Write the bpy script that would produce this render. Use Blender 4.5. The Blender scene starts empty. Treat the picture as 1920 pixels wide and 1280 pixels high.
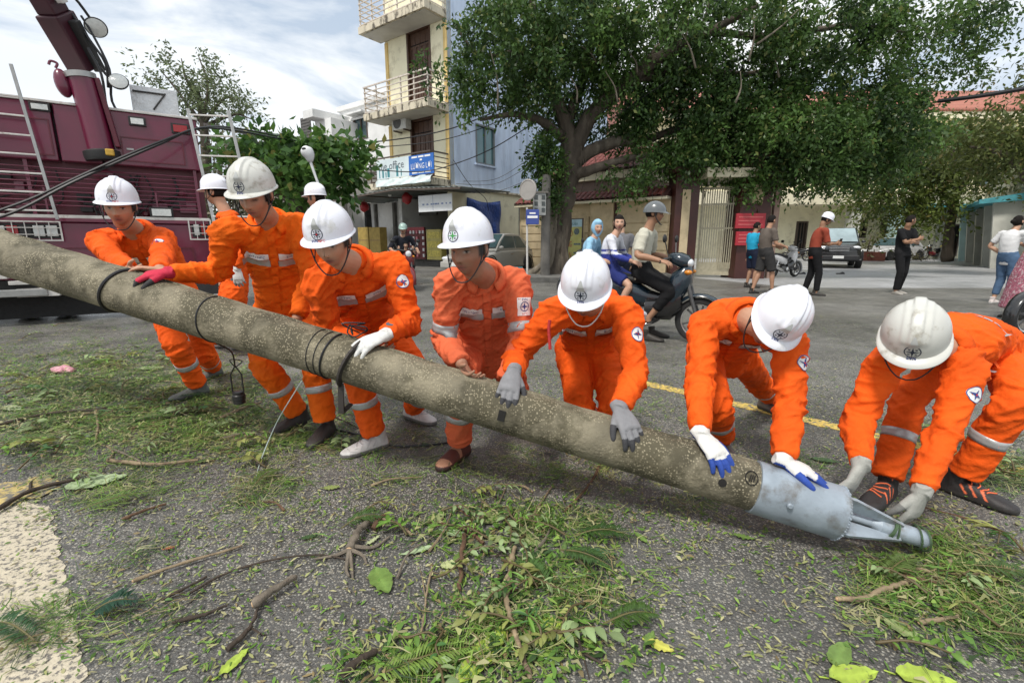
import bpy, math, random
import numpy as np
import openvdb
from mathutils import Vector, Matrix
from mathutils.bvhtree import BVHTree
random.seed(7)
RNG = np.random.default_rng(11)
SC = bpy.context.scene
COL = SC.collection

# ------------------------------------------------------------------ camera
CAMH = 1.12
FPX = 880.0
PITCH = math.atan(185.0 / FPX)
cam_d = bpy.data.cameras.new('camera')
cam_d.lens = 36.0 * FPX / 1920.0
cam_d.sensor_width = 36.0
cam_d.clip_start = 0.05
cam_d.clip_end = 3000
cam_o = bpy.data.objects.new('camera', cam_d)
COL.objects.link(cam_o)
cam_o.location = (0, 0, CAMH)
cam_o.rotation_euler = (math.pi / 2 - PITCH, 0, 0)
SC.camera = cam_o

# ------------------------------------------------------------------ sky, sun, exposure
SUN_EL, SUN_AZ = math.radians(58), math.radians(215)     # azimuth clockwise from +Y
W = bpy.data.worlds.new('World')
SC.world = W
W.use_nodes = True
wn, wl = W.node_tree.nodes, W.node_tree.links
wn.clear()
w_out = wn.new('ShaderNodeOutputWorld')
w_bg = wn.new('ShaderNodeBackground')
w_bg.inputs['Strength'].default_value = 0.085
w_sky = wn.new('ShaderNodeTexSky')
w_sky.sky_type = 'NISHITA'
w_sky.sun_disc = False
w_sky.sun_elevation = SUN_EL
w_sky.sun_rotation = SUN_AZ
w_tc = wn.new('ShaderNodeTexCoord')
w_map = wn.new('ShaderNodeMapping')
w_map.inputs['Scale'].default_value = (1.0, 1.0, 3.6)
w_map.inputs['Rotation'].default_value = (0.0, 0.16, 0.0)
w_n1 = wn.new('ShaderNodeTexNoise')
w_n1.inputs['Scale'].default_value = 2.6
w_n1.inputs['Detail'].default_value = 7
w_n1.inputs['Roughness'].default_value = 0.56
w_n1.inputs['Distortion'].default_value = 0.5
w_n2 = wn.new('ShaderNodeTexNoise')
w_n2.inputs['Scale'].default_value = 1.15
w_n2.inputs['Detail'].default_value = 3
w_cr = wn.new('ShaderNodeValToRGB')                     # cloud brightness
w_cr.color_ramp.elements[0].position = 0.36
w_cr.color_ramp.elements[0].color = (3.1, 3.65, 4.35, 1)
w_cr.color_ramp.elements[1].position = 0.51
w_cr.color_ramp.elements[1].color = (5.9, 6.05, 6.1, 1)
w_fr = wn.new('ShaderNodeValToRGB')                     # cloud cover
w_fr.color_ramp.elements[0].position = 0.30
w_fr.color_ramp.elements[0].color = (0.72, 0.72, 0.72, 1)
w_fr.color_ramp.elements[1].position = 0.55
w_fr.color_ramp.elements[1].color = (1, 1, 1, 1)
w_mix = wn.new('ShaderNodeMix')
w_mix.data_type = 'RGBA'
wl.new(w_tc.outputs['Generated'], w_map.inputs['Vector'])
wl.new(w_map.outputs['Vector'], w_n1.inputs['Vector'])
wl.new(w_map.outputs['Vector'], w_n2.inputs['Vector'])
wl.new(w_n1.outputs['Fac'], w_cr.inputs['Fac'])
wl.new(w_n2.outputs['Fac'], w_fr.inputs['Fac'])
wl.new(w_fr.outputs['Color'], w_mix.inputs['Factor'])
wl.new(w_sky.outputs['Color'], w_mix.inputs['A'])
wl.new(w_cr.outputs['Color'], w_mix.inputs['B'])
wl.new(w_mix.outputs['Result'], w_bg.inputs['Color'])
wl.new(w_bg.outputs['Background'], w_out.inputs['Surface'])
sun_d = bpy.data.lights.new('sun', 'SUN')
sun_d.energy = 1.5
sun_d.angle = math.radians(10)
sun_d.color = (1.0, 0.95, 0.88)
sun_o = bpy.data.objects.new('sun', sun_d)
COL.objects.link(sun_o)
sun_o.location = (-8, -8, 20)
sun_o.rotation_euler = (math.pi / 2 - SUN_EL, 0, math.pi - SUN_AZ)
SC.view_settings.view_transform = 'Standard'
SC.view_settings.look = 'None'
SC.view_settings.gamma = 1
SC.view_settings.use_curve_mapping = False
SC.view_settings.exposure = 1.15
SC.cycles.max_bounces = 6
SC.cycles.transparent_max_bounces = 6

# ------------------------------------------------------------------ helpers: points
CP, SP = math.cos(PITCH), math.sin(PITCH)
CAM = np.array([0.0, 0.0, CAMH])
def ray(px, py):
    dx, dy = (px - 960) / FPX, (640 - py) / FPX
    return np.array([dx, CP + dy * SP, dy * CP - SP])
def at(px, py, Y):
    d = ray(px, py)
    return CAM + d * (Y / d[1])
def gnd(px, py, z=0.0):
    d = ray(px, py)
    return CAM + d * ((z - CAMH) / d[2])
def v3(*a): return np.array(a, float)
def nrm(v):
    v = np.asarray(v, float)
    return v / (np.linalg.norm(v) + 1e-12)
def lerp(a, b, t): return np.asarray(a, float) * (1 - t) + np.asarray(b, float) * t

# ------------------------------------------------------------------ helpers: noise
_perm = RNG.permutation(256)
_perm = np.concatenate([_perm, _perm, _perm])
_grad = RNG.normal(size=(256, 3))
_grad /= np.linalg.norm(_grad, axis=1)[:, None]
def pnoise(P):
    P = np.asarray(P, float)
    I = np.floor(P).astype(int)
    Fr = P - I
    I &= 255
    u = Fr * Fr * Fr * (Fr * (Fr * 6 - 15) + 10)
    out = 0
    for dx in (0, 1):
        wx = u[:, 0] if dx else 1 - u[:, 0]
        for dy in (0, 1):
            wy = u[:, 1] if dy else 1 - u[:, 1]
            for dz in (0, 1):
                wz = u[:, 2] if dz else 1 - u[:, 2]
                h = _perm[_perm[_perm[(I[:, 0] + dx) & 255] + ((I[:, 1] + dy) & 255)] + ((I[:, 2] + dz) & 255)]
                g = _grad[h & 255]
                out = out + wx * wy * wz * ((Fr - np.array([dx, dy, dz])) * g).sum(1)
    return out

# ------------------------------------------------------------------ helpers: mesh builder
class MB:
    def __init__(s):
        s.v, s.f, s.m, s.n = [], [], [], 0
    def add(s, verts, faces, mi=0):
        verts = np.asarray(verts, float).reshape(-1, 3)
        s.v.append(verts)
        o = s.n
        for f in faces:
            s.f.append([i + o for i in f])
            s.m.append(mi)
        s.n += len(verts)
        return s
    def obox(s, c, ax, ay, az, mi=0):           # centre + three half-axis vectors
        c, ax, ay, az = (np.asarray(q, float) for q in (c, ax, ay, az))
        v = [c + i * ax + j * ay + k * az for k in (-1, 1) for j in (-1, 1) for i in (-1, 1)]
        fs = [(0, 2, 3, 1), (4, 5, 7, 6), (0, 1, 5, 4), (2, 6, 7, 3), (0, 4, 6, 2), (1, 3, 7, 5)]
        if np.dot(np.cross(ax, ay), az) < 0: fs = [f[::-1] for f in fs]
        return s.add(v, fs, mi)
    def box(s, x0, x1, y0, y1, z0, z1, mi=0):
        return s.obox(((x0 + x1) / 2, (y0 + y1) / 2, (z0 + z1) / 2), ((x1 - x0) / 2, 0, 0), (0, (y1 - y0) / 2, 0), (0, 0, (z1 - z0) / 2), mi)
    def bar(s, a, b, w, h, up=(0, 0, 1), mi=0):
        a, b = np.asarray(a, float), np.asarray(b, float)
        d = nrm(b - a)
        x = nrm(np.cross(d, up)) if abs(np.dot(d, nrm(up))) < .995 else nrm(np.cross(d, (1, 0, 0)))
        y = np.cross(x, d)
        return s.obox((a + b) / 2, (b - a) / 2, x * w / 2, y * h / 2, mi)
    def loft(s, rings, cap=True, mi=0):
        rings = np.asarray(rings, float)
        k, n = rings.shape[:2]
        fs = []
        for i in range(k - 1):
            for j in range(n):
                j2 = (j + 1) % n
                fs.append((i * n + j, i * n + j2, (i + 1) * n + j2, (i + 1) * n + j))
        v = rings.reshape(-1, 3)
        if cap:
            v = np.concatenate([v, [rings[0].mean(0), rings[-1].mean(0)]])
            for j in range(n):
                fs.append((k * n, (j + 1) % n, j))
                fs.append((k * n + 1, (k - 1) * n + j, (k - 1) * n + (j + 1) % n))
        return s.add(v, fs, mi)
    def tube(s, pts, r, n=8, mi=0, cap=True):
        return s.loft(tube_rings(pts, r, n), cap, mi)
    def lathe(s, o, axis, prof, n=24, mi=0, cap=True, ref=None):
        o, axis = np.asarray(o, float), nrm(axis)
        x = nrm(np.cross(axis, ref if ref is not None else ((0, 0, 1) if abs(axis[2]) < .9 else (1, 0, 0))))
        y = np.cross(axis, x)
        an = np.linspace(0, 2 * math.pi, n, endpoint=False)
        c = np.cos(an)[:, None] * x + np.sin(an)[:, None] * y
        return s.loft([o + axis * h + c * r for r, h in prof], cap, mi)
    def ell(s, c, r, n=12, k=8, R=None, mi=0):
        R = np.eye(3) if R is None else np.asarray(R, float)
        r = (r, r, r) if np.isscalar(r) else r
        rings = []
        for i in range(1, k):
            a = -math.pi / 2 + math.pi * i / k
            rings.append([np.array([math.cos(a) * math.cos(t) * r[0], math.cos(a) * math.sin(t) * r[1], math.sin(a) * r[2]]) for t in np.linspace(0, 2 * math.pi, n, endpoint=False)])
        rings = np.array(rings) @ R.T + np.asarray(c, float)
        nn = k - 1
        v = np.concatenate([rings.reshape(-1, 3), [np.asarray(c) - R[:, 2] * r[2], np.asarray(c) + R[:, 2] * r[2]]])
        fs = []
        for i in range(nn - 1):
            for j in range(n):
                fs.append((i * n + j, i * n + (j + 1) % n, (i + 1) * n + (j + 1) % n, (i + 1) * n + j))
        for j in range(n):
            fs.append((nn * n, (j + 1) % n, j))
            fs.append((nn * n + 1, (nn - 1) * n + j, (nn - 1) * n + (j + 1) % n))
        return s.add(v, fs, mi)
    def prism(s, poly, o, ax, ay, d, mi=0):     # 2d polygon extruded by vector d
        o, ax, ay, d = (np.asarray(q, float) for q in (o, ax, ay, d))
        p = [o + ax * a + ay * b for a, b in poly]
        k = len(p)
        A = sum(poly[i][0] * poly[(i + 1) % k][1] - poly[(i + 1) % k][0] * poly[i][1] for i in range(k))
        if A * np.dot(np.cross(ax, ay), d) < 0: p = p[::-1]
        v = p + [q + d for q in p]
        fs = [tuple(range(k))[::-1], tuple(range(k, 2 * k))] + [(i, (i + 1) % k, k + (i + 1) % k, k + i) for i in range(k)]
        return s.add(v, fs, mi)
    def grid(s, P, mi=0, wrap=False):           # (a,b,3) open sheet
        P = np.asarray(P, float)
        a, b = P.shape[:2]
        fs = [(i * b + j, i * b + (j + 1) % b, (i + 1) * b + (j + 1) % b, (i + 1) * b + j) for i in range(a - 1) for j in range(b if wrap else b - 1)]
        return s.add(P.reshape(-1, 3), fs, mi)
    def V(s): return np.concatenate(s.v)

def catmull(pts, sub=4):
    P = np.asarray(pts, float)
    if sub <= 1 or len(P) < 3: return P
    Q = np.concatenate([[2 * P[0] - P[1]], P, [2 * P[-1] - P[-2]]])
    out = []
    for i in range(1, len(Q) - 2):
        for t in np.linspace(0, 1, sub, endpoint=False):
            a, b, c, d = Q[i - 1], Q[i], Q[i + 1], Q[i + 2]
            out.append(.5 * (2 * b + (c - a) * t + (2 * a - 5 * b + 4 * c - d) * t * t + (3 * b - a - 3 * c + d) * t ** 3))
    out.append(P[-1])
    return np.array(out)
def tube_rings(pts, r, n=8, flat=None):
    P = np.asarray(pts, float)
    k = len(P)
    r = np.full(k, r) if np.isscalar(r) else np.asarray(r, float)
    T = np.gradient(P, axis=0)
    T /= np.linalg.norm(T, axis=1)[:, None] + 1e-12
    x = np.cross(T[0], (0, 0, 1))
    if np.linalg.norm(x) < .15: x = np.cross(T[0], (1, 0, 0))
    x = nrm(x)
    an = np.linspace(0, 2 * math.pi, n, endpoint=False)
    R = []
    for i in range(k):
        x = nrm(x - T[i] * np.dot(x, T[i]))
        y = np.cross(T[i], x)
        R.append(P[i] + r[i] * (np.cos(an)[:, None] * x + np.sin(an)[:, None] * y))
    return np.array(R)
def limb(mb, pts, rad, n=14, sub=4):
    P = catmull(np.concatenate([np.asarray(pts, float), np.asarray(rad, float)[:, None]], 1), sub)
    mb.tube(P[:, :3], np.maximum(P[:, 3], .003), n)

# ------------------------------------------------------------------ helpers: objects
def new_mesh(name, V, F, mats, base=(0, 0, 0), smooth=None, mi=None, col=None):
    me = bpy.data.meshes.new(name)
    V = np.asarray(V, float) - np.asarray(base, float)
    if isinstance(F, np.ndarray):
        nf, k = F.shape
        me.vertices.add(len(V))
        me.vertices.foreach_set('co', V.astype(np.float32).ravel())
        me.loops.add(nf * k)
        me.loops.foreach_set('vertex_index', F.astype(np.int32).ravel())
        me.polygons.add(nf)
        me.polygons.foreach_set('loop_start', np.arange(0, nf * k, k, dtype=np.int32))
        me.polygons.foreach_set('loop_total', np.full(nf, k, dtype=np.int32))
        me.update(calc_edges=True)
    else:
        me.from_pydata(V.tolist(), [], F)
    for m in (mats if isinstance(mats, (list, tuple)) else [mats]): me.materials.append(m)
    if mi is not None and len(me.materials) > 1:
        me.polygons.foreach_set('material_index', np.asarray(mi, np.int32))
    if col is not None:
        a = me.color_attributes.new('Col', 'FLOAT_COLOR', 'POINT')
        c = np.ones((len(V), 4), np.float32)
        c[:, :3] = col
        a.data.foreach_set('color', c.ravel())
    if smooth is not None:
        me.shade_smooth()
        if smooth < 3: me.set_sharp_from_angle(angle=smooth)
    return me
def wloc(o):
    p = np.zeros(3)
    while o is not None:
        p = p + np.array(o.location)
        o = o.parent
    return p
def obj(name, mb, mats, parent=None, smooth=.6, bevel=0, base=None, col=None):
    """one mesh object from a builder holding world coordinates"""
    if base is None: base = wloc(parent) if parent is not None else np.zeros(3)
    me = new_mesh(name, mb.V(), mb.f, mats, base, smooth, mb.m, col)
    o = bpy.data.objects.new(name, me)
    COL.objects.link(o)
    if parent is not None: o.parent = parent
    else: o.location = base
    if bevel:
        b = o.modifiers.new('bevel', 'BEVEL')
        b.width, b.segments, b.limit_method, b.angle_limit = bevel, 2, 'ANGLE', .7
    return o
def objm(name, me, parent=None, loc=None):
    o = bpy.data.objects.new(name, me)
    COL.objects.link(o)
    if parent is not None: o.parent = parent
    if loc is not None: o.location = loc
    return o
def tag(o, label=None, cat=None, group=None, kind=None):
    for k, v in (('label', label), ('category', cat), ('group', group), ('kind', kind)):
        if v: o[k] = v
    return o
def thing(name, label, cat, base, group=None):
    o = bpy.data.objects.new(name, None)
    o.empty_display_size = .2
    COL.objects.link(o)
    o.location = base
    return tag(o, label, cat, group)
def one(name, mb, mats, label, cat, group=None, smooth=.6, base=None, bevel=0, col=None):
    """a thing that is a single mesh"""
    if base is None:
        V = mb.V()
        base = np.array([V[:, 0].mean(), V[:, 1].mean(), V[:, 2].min()])
    return tag(obj(name, mb, mats, None, smooth, bevel, base, col), label, cat, group)
def structure(name, mb, mats, smooth=.6):
    return tag(obj(name, mb, mats, None, smooth), kind='structure')

# ------------------------------------------------------------------ helpers: materials
_mats = {}
def mat(name, col=(.5, .5, .5), rough=.6, metal=0, var=.12, vs=6, bump=.05, bs=80, bd=.01, col2=None, c2=(.55, .7), c2s=3, attr=False, coat=0, spec=.5, trans=0, emit=None, stretch=None, sheen=0, rvar=0, crease=0):
    if name in _mats: return _mats[name]
    m = bpy.data.materials.new(name)
    _mats[name] = m
    m.use_nodes = True
    nt = m.node_tree
    N, L = nt.nodes, nt.links
    b = N['Principled BSDF']
    b.inputs['Roughness'].default_value = rough
    b.inputs['Metallic'].default_value = metal
    b.inputs['Specular IOR Level'].default_value = spec
    if coat:
        b.inputs['Coat Weight'].default_value = coat
        b.inputs['Coat Roughness'].default_value = .08
    if sheen: b.inputs['Sheen Weight'].default_value = sheen
    if trans: b.inputs['Transmission Weight'].default_value = trans
    tc = N.new('ShaderNodeTexCoord')
    src = tc.outputs['Object']
    if stretch:
        mp = N.new('ShaderNodeMapping')
        mp.inputs['Scale'].default_value = stretch
        L.new(src, mp.inputs['Vector'])
        src = mp.outputs['Vector']
    base = None
    if attr:
        at_ = N.new('ShaderNodeAttribute')
        at_.attribute_name = 'Col'
        base = at_.outputs['Color']
    def mix(a, bcol, fac, mode='MIX'):
        x = N.new('ShaderNodeMix')
        x.data_type, x.blend_type = 'RGBA', mode
        for nm, q in (('A', a), ('B', bcol)):
            if isinstance(q, tuple): x.inputs[nm].default_value = (*q[:3], 1)
            else: L.new(q, x.inputs[nm])
        if isinstance(fac, float): x.inputs['Factor'].default_value = fac
        else: L.new(fac, x.inputs['Factor'])
        return x.outputs['Result']
    cur = base if base is not None else tuple(col)
    if col2 is not None:
        n2 = N.new('ShaderNodeTexNoise')
        n2.inputs['Scale'].default_value = c2s
        n2.inputs['Detail'].default_value = 6
        n2.inputs['Roughness'].default_value = .65
        L.new(src, n2.inputs['Vector'])
        r2 = N.new('ShaderNodeMapRange')
        r2.inputs['From Min'].default_value, r2.inputs['From Max'].default_value = c2
        L.new(n2.outputs['Fac'], r2.inputs['Value'])
        cur = mix(cur, tuple(col2), r2.outputs['Result'])
    if var:
        n1 = N.new('ShaderNodeTexNoise')
        n1.inputs['Scale'].default_value = vs
        n1.inputs['Detail'].default_value = 5
        L.new(src, n1.inputs['Vector'])
        r1 = N.new('ShaderNodeMapRange')
        r1.inputs['From Min'].default_value, r1.inputs['From Max'].default_value = .3, .7
        r1.inputs['To Min'].default_value, r1.inputs['To Max'].default_value = 1 - var, 1 + var
        L.new(n1.outputs['Fac'], r1.inputs['Value'])
        cmb = N.new('ShaderNodeCombineColor')
        for q in ('Red', 'Green', 'Blue'): L.new(r1.outputs['Result'], cmb.inputs[q])
        cur = mix(cur, cmb.outputs['Color'], 1.0, 'MULTIPLY')
        if rvar:
            r3 = N.new('ShaderNodeMapRange')
            r3.inputs['From Min'].default_value, r3.inputs['From Max'].default_value = .3, .7
            r3.inputs['To Min'].default_value, r3.inputs['To Max'].default_value = rough - rvar, rough + rvar
            L.new(n1.outputs['Fac'], r3.inputs['Value'])
            L.new(r3.outputs['Result'], b.inputs['Roughness'])
    if isinstance(cur, tuple): b.inputs['Base Color'].default_value = (*cur[:3], 1)
    else: L.new(cur, b.inputs['Base Color'])
    if bump:
        n3 = N.new('ShaderNodeTexNoise')
        n3.inputs['Scale'].default_value = bs
        n3.inputs['Detail'].default_value = 4
        L.new(src, n3.inputs['Vector'])
        bp = N.new('ShaderNodeBump')
        bp.inputs['Strength'].default_value = min(1, bump * 4)
        bp.inputs['Distance'].default_value = bd
        L.new(n3.outputs['Fac'], bp.inputs['Height'])
        if crease:
            n4 = N.new('ShaderNodeTexNoise')
            n4.noise_type = 'RIDGED_MULTIFRACTAL'
            n4.inputs['Scale'].default_value = 8
            n4.inputs['Detail'].default_value = 3
            n4.inputs['Distortion'].default_value = .6
            m4 = N.new('ShaderNodeMapping')
            m4.inputs['Rotation'].default_value = (.5, .4, .6)
            m4.inputs['Scale'].default_value = (.7, 1.0, 1.7)
            L.new(src, m4.inputs['Vector'])
            L.new(m4.outputs['Vector'], n4.inputs['Vector'])
            b4 = N.new('ShaderNodeBump')
            b4.inputs['Strength'].default_value = crease
            b4.inputs['Distance'].default_value = .022
            L.new(n4.outputs['Fac'], b4.inputs['Height'])
            L.new(b4.outputs['Normal'], bp.inputs['Normal'])
        L.new(bp.outputs['Normal'], b.inputs['Normal'])
    if emit:
        b.inputs['Emission Color'].default_value = (*emit[:3], 1)
        b.inputs['Emission Strength'].default_value = emit[3]
    return m

# ------------------------------------------------------------------ helpers: text as 2d triangles
_txt = {}
def text2d(s):
    """flat lettering, height of capitals about 1, centred: (verts2, faces)"""
    if s in _txt: return _txt[s]
    cu = bpy.data.curves.new('lettering', 'FONT')
    cu.body, cu.align_x, cu.resolution_u = s, 'CENTER', 2
    o = bpy.data.objects.new('lettering', cu)
    me = o.to_mesh()
    V = np.array([v.co[:2] for v in me.vertices], float)
    F = [tuple(p.vertices) for p in me.polygons]
    o.to_mesh_clear()
    bpy.data.objects.remove(o)
    bpy.data.curves.remove(cu)
    V[:, 1] -= .35
    V /= .7
    _txt[s] = (V, F)
    return _txt[s]
def put_text(mb, s, o, ax, ay, h, w=None, mi=0, sx=1):
    V, F = text2d(s)
    V = V.copy() * h
    V[:, 0] *= sx
    if w: V[:, 0] *= w / (V[:, 0].max() - V[:, 0].min())
    o, ax, ay = np.asarray(o, float), np.asarray(ax, float), np.asarray(ay, float)
    P = o + V[:, :1] * ax + V[:, 1:] * ay
    mb.add(P, F, mi)

# ------------------------------------------------------------------ helpers: blended solids
def to_tq(mb):
    V = mb.V().astype(np.float32)
    T = [f for f in mb.f if len(f) == 3]
    Q = [f for f in mb.f if len(f) == 4]
    return V, np.array(T, np.uint32).reshape(-1, 3), np.array(Q, np.uint32).reshape(-1, 4)
def edges_of(F):
    e = np.concatenate([F[:, [0, 1]], F[:, [1, 2]], F[:, [2, 3]], F[:, [3, 0]]])
    e = np.unique(np.sort(e, 1), axis=0)
    return e
def lap(V, E, it, lam=.5):
    n = len(V)
    deg = np.bincount(E[:, 0], minlength=n) + np.bincount(E[:, 1], minlength=n)
    deg = np.maximum(deg, 1)[:, None]
    for _ in range(it):
        S = np.stack([np.bincount(E[:, 0], V[E[:, 1], k], n) + np.bincount(E[:, 1], V[E[:, 0], k], n) for k in range(3)], 1)
        V = V + lam * (S / deg - V)
    return V
def vnormals(V, F):
    d1, d2 = V[F[:, 2]] - V[F[:, 0]], V[F[:, 3]] - V[F[:, 1]]
    fn = np.cross(d1, d2)
    n = len(V)
    N = np.zeros_like(V)
    for k in range(4):
        for c in range(3): N[:, c] += np.bincount(F[:, k], fn[:, c], n)
    return N / (np.linalg.norm(N, axis=1)[:, None] + 1e-12)
def solid(mb, vox, smooth=3, iso=0.0):
    """one continuous surface round all the closed pieces in the builder"""
    V, T, Q = to_tq(mb)
    g = openvdb.FloatGrid.createLevelSetFromPolygons(V, triangles=T, quads=Q, transform=openvdb.createLinearTransform(vox), halfWidth=3.0)
    P, T2, Q2 = g.convertToPolygons(isovalue=iso, adaptivity=0)
    P, F = P.astype(float), Q2.astype(np.int64)[:, ::-1]
    if len(T2):
        T2 = T2.astype(np.int64)[:, ::-1]
        F = np.concatenate([F, T2[:, [0, 1, 2, 2]]])
    P = lap(P, edges_of(F), smooth)
    d = P[F[:, 2]] - P[F[:, 0]]
    n = np.cross(d, P[F[:, 3]] - P[F[:, 1]])
    if (n * (P[F].mean(1) - P.mean(0))).sum() < 0: F = F[:, ::-1].copy()
    return P, F
CABLE = mat('black_cable', (.012, .012, .014), rough=.5, var=.1, bump=0)
# ================================================================== ground
def asphalt(name, dark, light, speck, yard=False):
    m = bpy.data.materials.new(name)
    m.use_nodes = True
    N, L = m.node_tree.nodes, m.node_tree.links
    b = N['Principled BSDF']
    tc = N.new('ShaderNodeTexCoord')
    def noise(sc, det=5, ro=.6):
        n = N.new('ShaderNodeTexNoise')
        n.inputs['Scale'].default_value, n.inputs['Detail'].default_value, n.inputs['Roughness'].default_value = sc, det, ro
        L.new(tc.outputs['Object'], n.inputs['Vector'])
        return n.outputs['Fac']
    def rng(s, a, b_, c, d):
        r = N.new('ShaderNodeMapRange')
        for k, v in zip(('From Min', 'From Max', 'To Min', 'To Max'), (a, b_, c, d)): r.inputs[k].default_value = v
        L.new(s, r.inputs['Value'])
        return r.outputs['Result']
    def mix(a, bb, f, mode='MIX'):
        x = N.new('ShaderNodeMix')
        x.data_type, x.blend_type = 'RGBA', mode
        for k, q in (('A', a), ('B', bb)):
            if isinstance(q, tuple): x.inputs[k].default_value = (*q, 1)
            else: L.new(q, x.inputs[k])
        if isinstance(f, float): x.inputs['Factor'].default_value = f
        else: L.new(f, x.inputs['Factor'])
        return x.outputs['Result']
    def mth(op, a, bb):
        x = N.new('ShaderNodeMath')
        x.operation = op
        for i, q in enumerate((a, bb)):
            if isinstance(q, float): x.inputs[i].default_value = q
            else: L.new(q, x.inputs[i])
        return x.outputs['Value']
    big = noise(.55, 6, .6)
    mid = noise(5, 5)
    c = mix(dark, light, rng(mth('ADD', mth('MULTIPLY', big, .65), mth('MULTIPLY', noise(2.6, 6, .7), .35)), .38, .62, 0, 1))
    c = mix(c, tuple(q * .72 for q in dark), rng(mid, .5, .75, 0, .7))
    vo = N.new('ShaderNodeTexVoronoi')
    vo.inputs['Scale'].default_value = 120 if not yard else 60
    vo.inputs['Randomness'].default_value = 1
    L.new(tc.outputs['Object'], vo.inputs['Vector'])
    sep = N.new('ShaderNodeSeparateColor')
    L.new(vo.outputs['Color'], sep.inputs['Color'])
    shape = rng(vo.outputs['Distance'], .40, .54, 1, 0)
    pick = rng(sep.outputs['Red'], .25, .70, 0, 1)
    dens = rng(noise(1.3, 4), .35, .6, .5, 1)
    sp = mth('MULTIPLY', mth('MULTIPLY', shape, pick), dens)
    tint = mix(speck, (speck[0] * .62, speck[1] * .56, speck[2] * .46), sep.outputs['Green'])
    c = mix(c, tint, mth('MULTIPLY', sp, .72 if not yard else .35))
    fine = noise(420, 2)
    c = mix(c, (.018, .017, .015), rng(fine, .54, .62, 0, .6))
    L.new(c, b.inputs['Base Color'])
    L.new(rng(big, .35, .65, .26, .62), b.inputs['Roughness'])
    bp = N.new('ShaderNodeBump')
    bp.inputs['Strength'].default_value = .7 if not yard else .3
    bp.inputs['Distance'].default_value = .006
    h = mth('ADD', rng(vo.outputs['Distance'], .1, .6, 1, 0), mth('MULTIPLY', fine, 1.0))
    L.new(h, bp.inputs['Height'])
    L.new(bp.outputs['Normal'], b.inputs['Normal'])
    _mats[name] = m
    return m
ASPH = asphalt('road_asphalt', (.060, .059, .055), (.162, .160, .150), (.72, .70, .62))
YARD = asphalt('yard_concrete', (.30, .305, .31), (.44, .445, .45), (.5, .5, .5), True)
PAVE = mat('pavement_concrete', (.14, .135, .125), rough=.8, var=.25, vs=3, bump=.1, bs=50, col2=(.06, .06, .05), c2s=2)
def paint(name, col, s):
    m = mat(name, col, rough=.7, var=.14, vs=30, bump=.15, bs=140, bd=.004, col2=(.13, .12, .105), c2=(.50, .58), c2s=s)
    return m
mb = MB()
mb.box(-160, 160, -12, 260, -1.5, 0)
structure('road', mb, ASPH)
def sheet(name, pts, z, m, th=.003):
    mb = MB()
    A = sum(pts[i][0] * pts[(i + 1) % len(pts)][1] - pts[(i + 1) % len(pts)][0] * pts[i][1] for i in range(len(pts)))
    if A < 0: pts = pts[::-1]
    mb.prism([(p[0], p[1]) for p in pts], (0, 0, z - th), (1, 0, 0), (0, 1, 0), (0, 0, th))
    return structure(name, mb, m, None)
g2 = lambda x, y: tuple(gnd(x, y)[:2])
sheet('school_yard', [g2(1309, 522), g2(1500, 540), (12.6, 11.9), (60, 8), (90, 60), (6, 60)], .004, YARD)
# pale painted band at lower left, with a worn yellow patch at its top
WP = paint('worn_white_paint', (.50, .445, .335), 60)
YP = paint('worn_yellow_paint', (.56, .40, .09), 40)
e0, e1 = gnd(98, 950), gnd(172, 1330)
_er = random.Random(3)
sheet('road_marking', [tuple((lerp(e0, e1, i / 40) + v3(_er.uniform(-.022, .012), 0, 0))[:2]) for i in range(41)] + [ (e1[0] - .9, e1[1] - .15), (e0[0] - 1.9, e0[1] - .2), tuple((e0 + v3(-.5, .12, 0))[:2])], .004, WP)
y0, y1 = gnd(108, 915), gnd(-60, 1000)
sheet('yellow_marking', [tuple((lerp(gnd(*a), gnd(*b), i / 10) + v3(_er.uniform(-.03, .03), _er.uniform(-.02, .02), 0))[:2]) for a, b in (((102, 893), (96, 925)), ((92, 930), (-120, 978)), ((-120, 974), (-120, 935)), ((-112, 932), (98, 890))) for i in range(10)], .008, mat('faded_yellow_paint', (.44, .34, .13), rough=.75, var=.2, vs=20, bump=.15, bs=140, bd=.004, col2=(.15, .14, .115), c2=(.46, .56), c2s=34))
a, b = gnd(1198, 716), gnd(2100, 922)
d = nrm(b - a)
n_ = v3(-d[1], d[0], 0)
Lm = np.linalg.norm(b - a)
P = []
for i in range(60): P.append((a + d * Lm * i / 59 + n_ * (.058 + .006 * math.sin(i * 2.3) + .004 * math.sin(i * 5.1)))[:2])
for i in range(59, -1, -1): P.append((a + d * Lm * i / 59 - n_ * (.058 + .006 * math.sin(i * 1.9) + .004 * math.sin(i * 4.7)))[:2])
sheet('centre_line', [tuple(p) for p in P], .004, YP)
# raised pavement with kerb in front of the tree and the shop
mb = MB()
pv = [g2(968, 529), g2(1120, 531), (4.9, 14.4), (5.1, 16.1), (2.2, 19.0), (4, 30), (-14, 36), (-16, 27), (-6.6, 20.2), (-3.2, 17.2), (-1.2, 16.6)]
A = sum(pv[i][0] * pv[(i + 1) % len(pv)][1] - pv[(i + 1) % len(pv)][0] * pv[i][1] for i in range(len(pv)))
mb.prism(pv, (0, 0, .0), (1, 0, 0), (0, 1, 0), (0, 0, .13))
structure('pavement', mb, PAVE, None)
mb = MB()
for i in range(len(pv) - 8): mb.bar(v3(*pv[i], .07), v3(*pv[i + 1], .07), .16, .15)
structure('kerb', mb, mat('kerb_stone', (.10, .098, .09), rough=.85, var=.3, vs=6, bump=.1, bs=40), .5)
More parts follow.
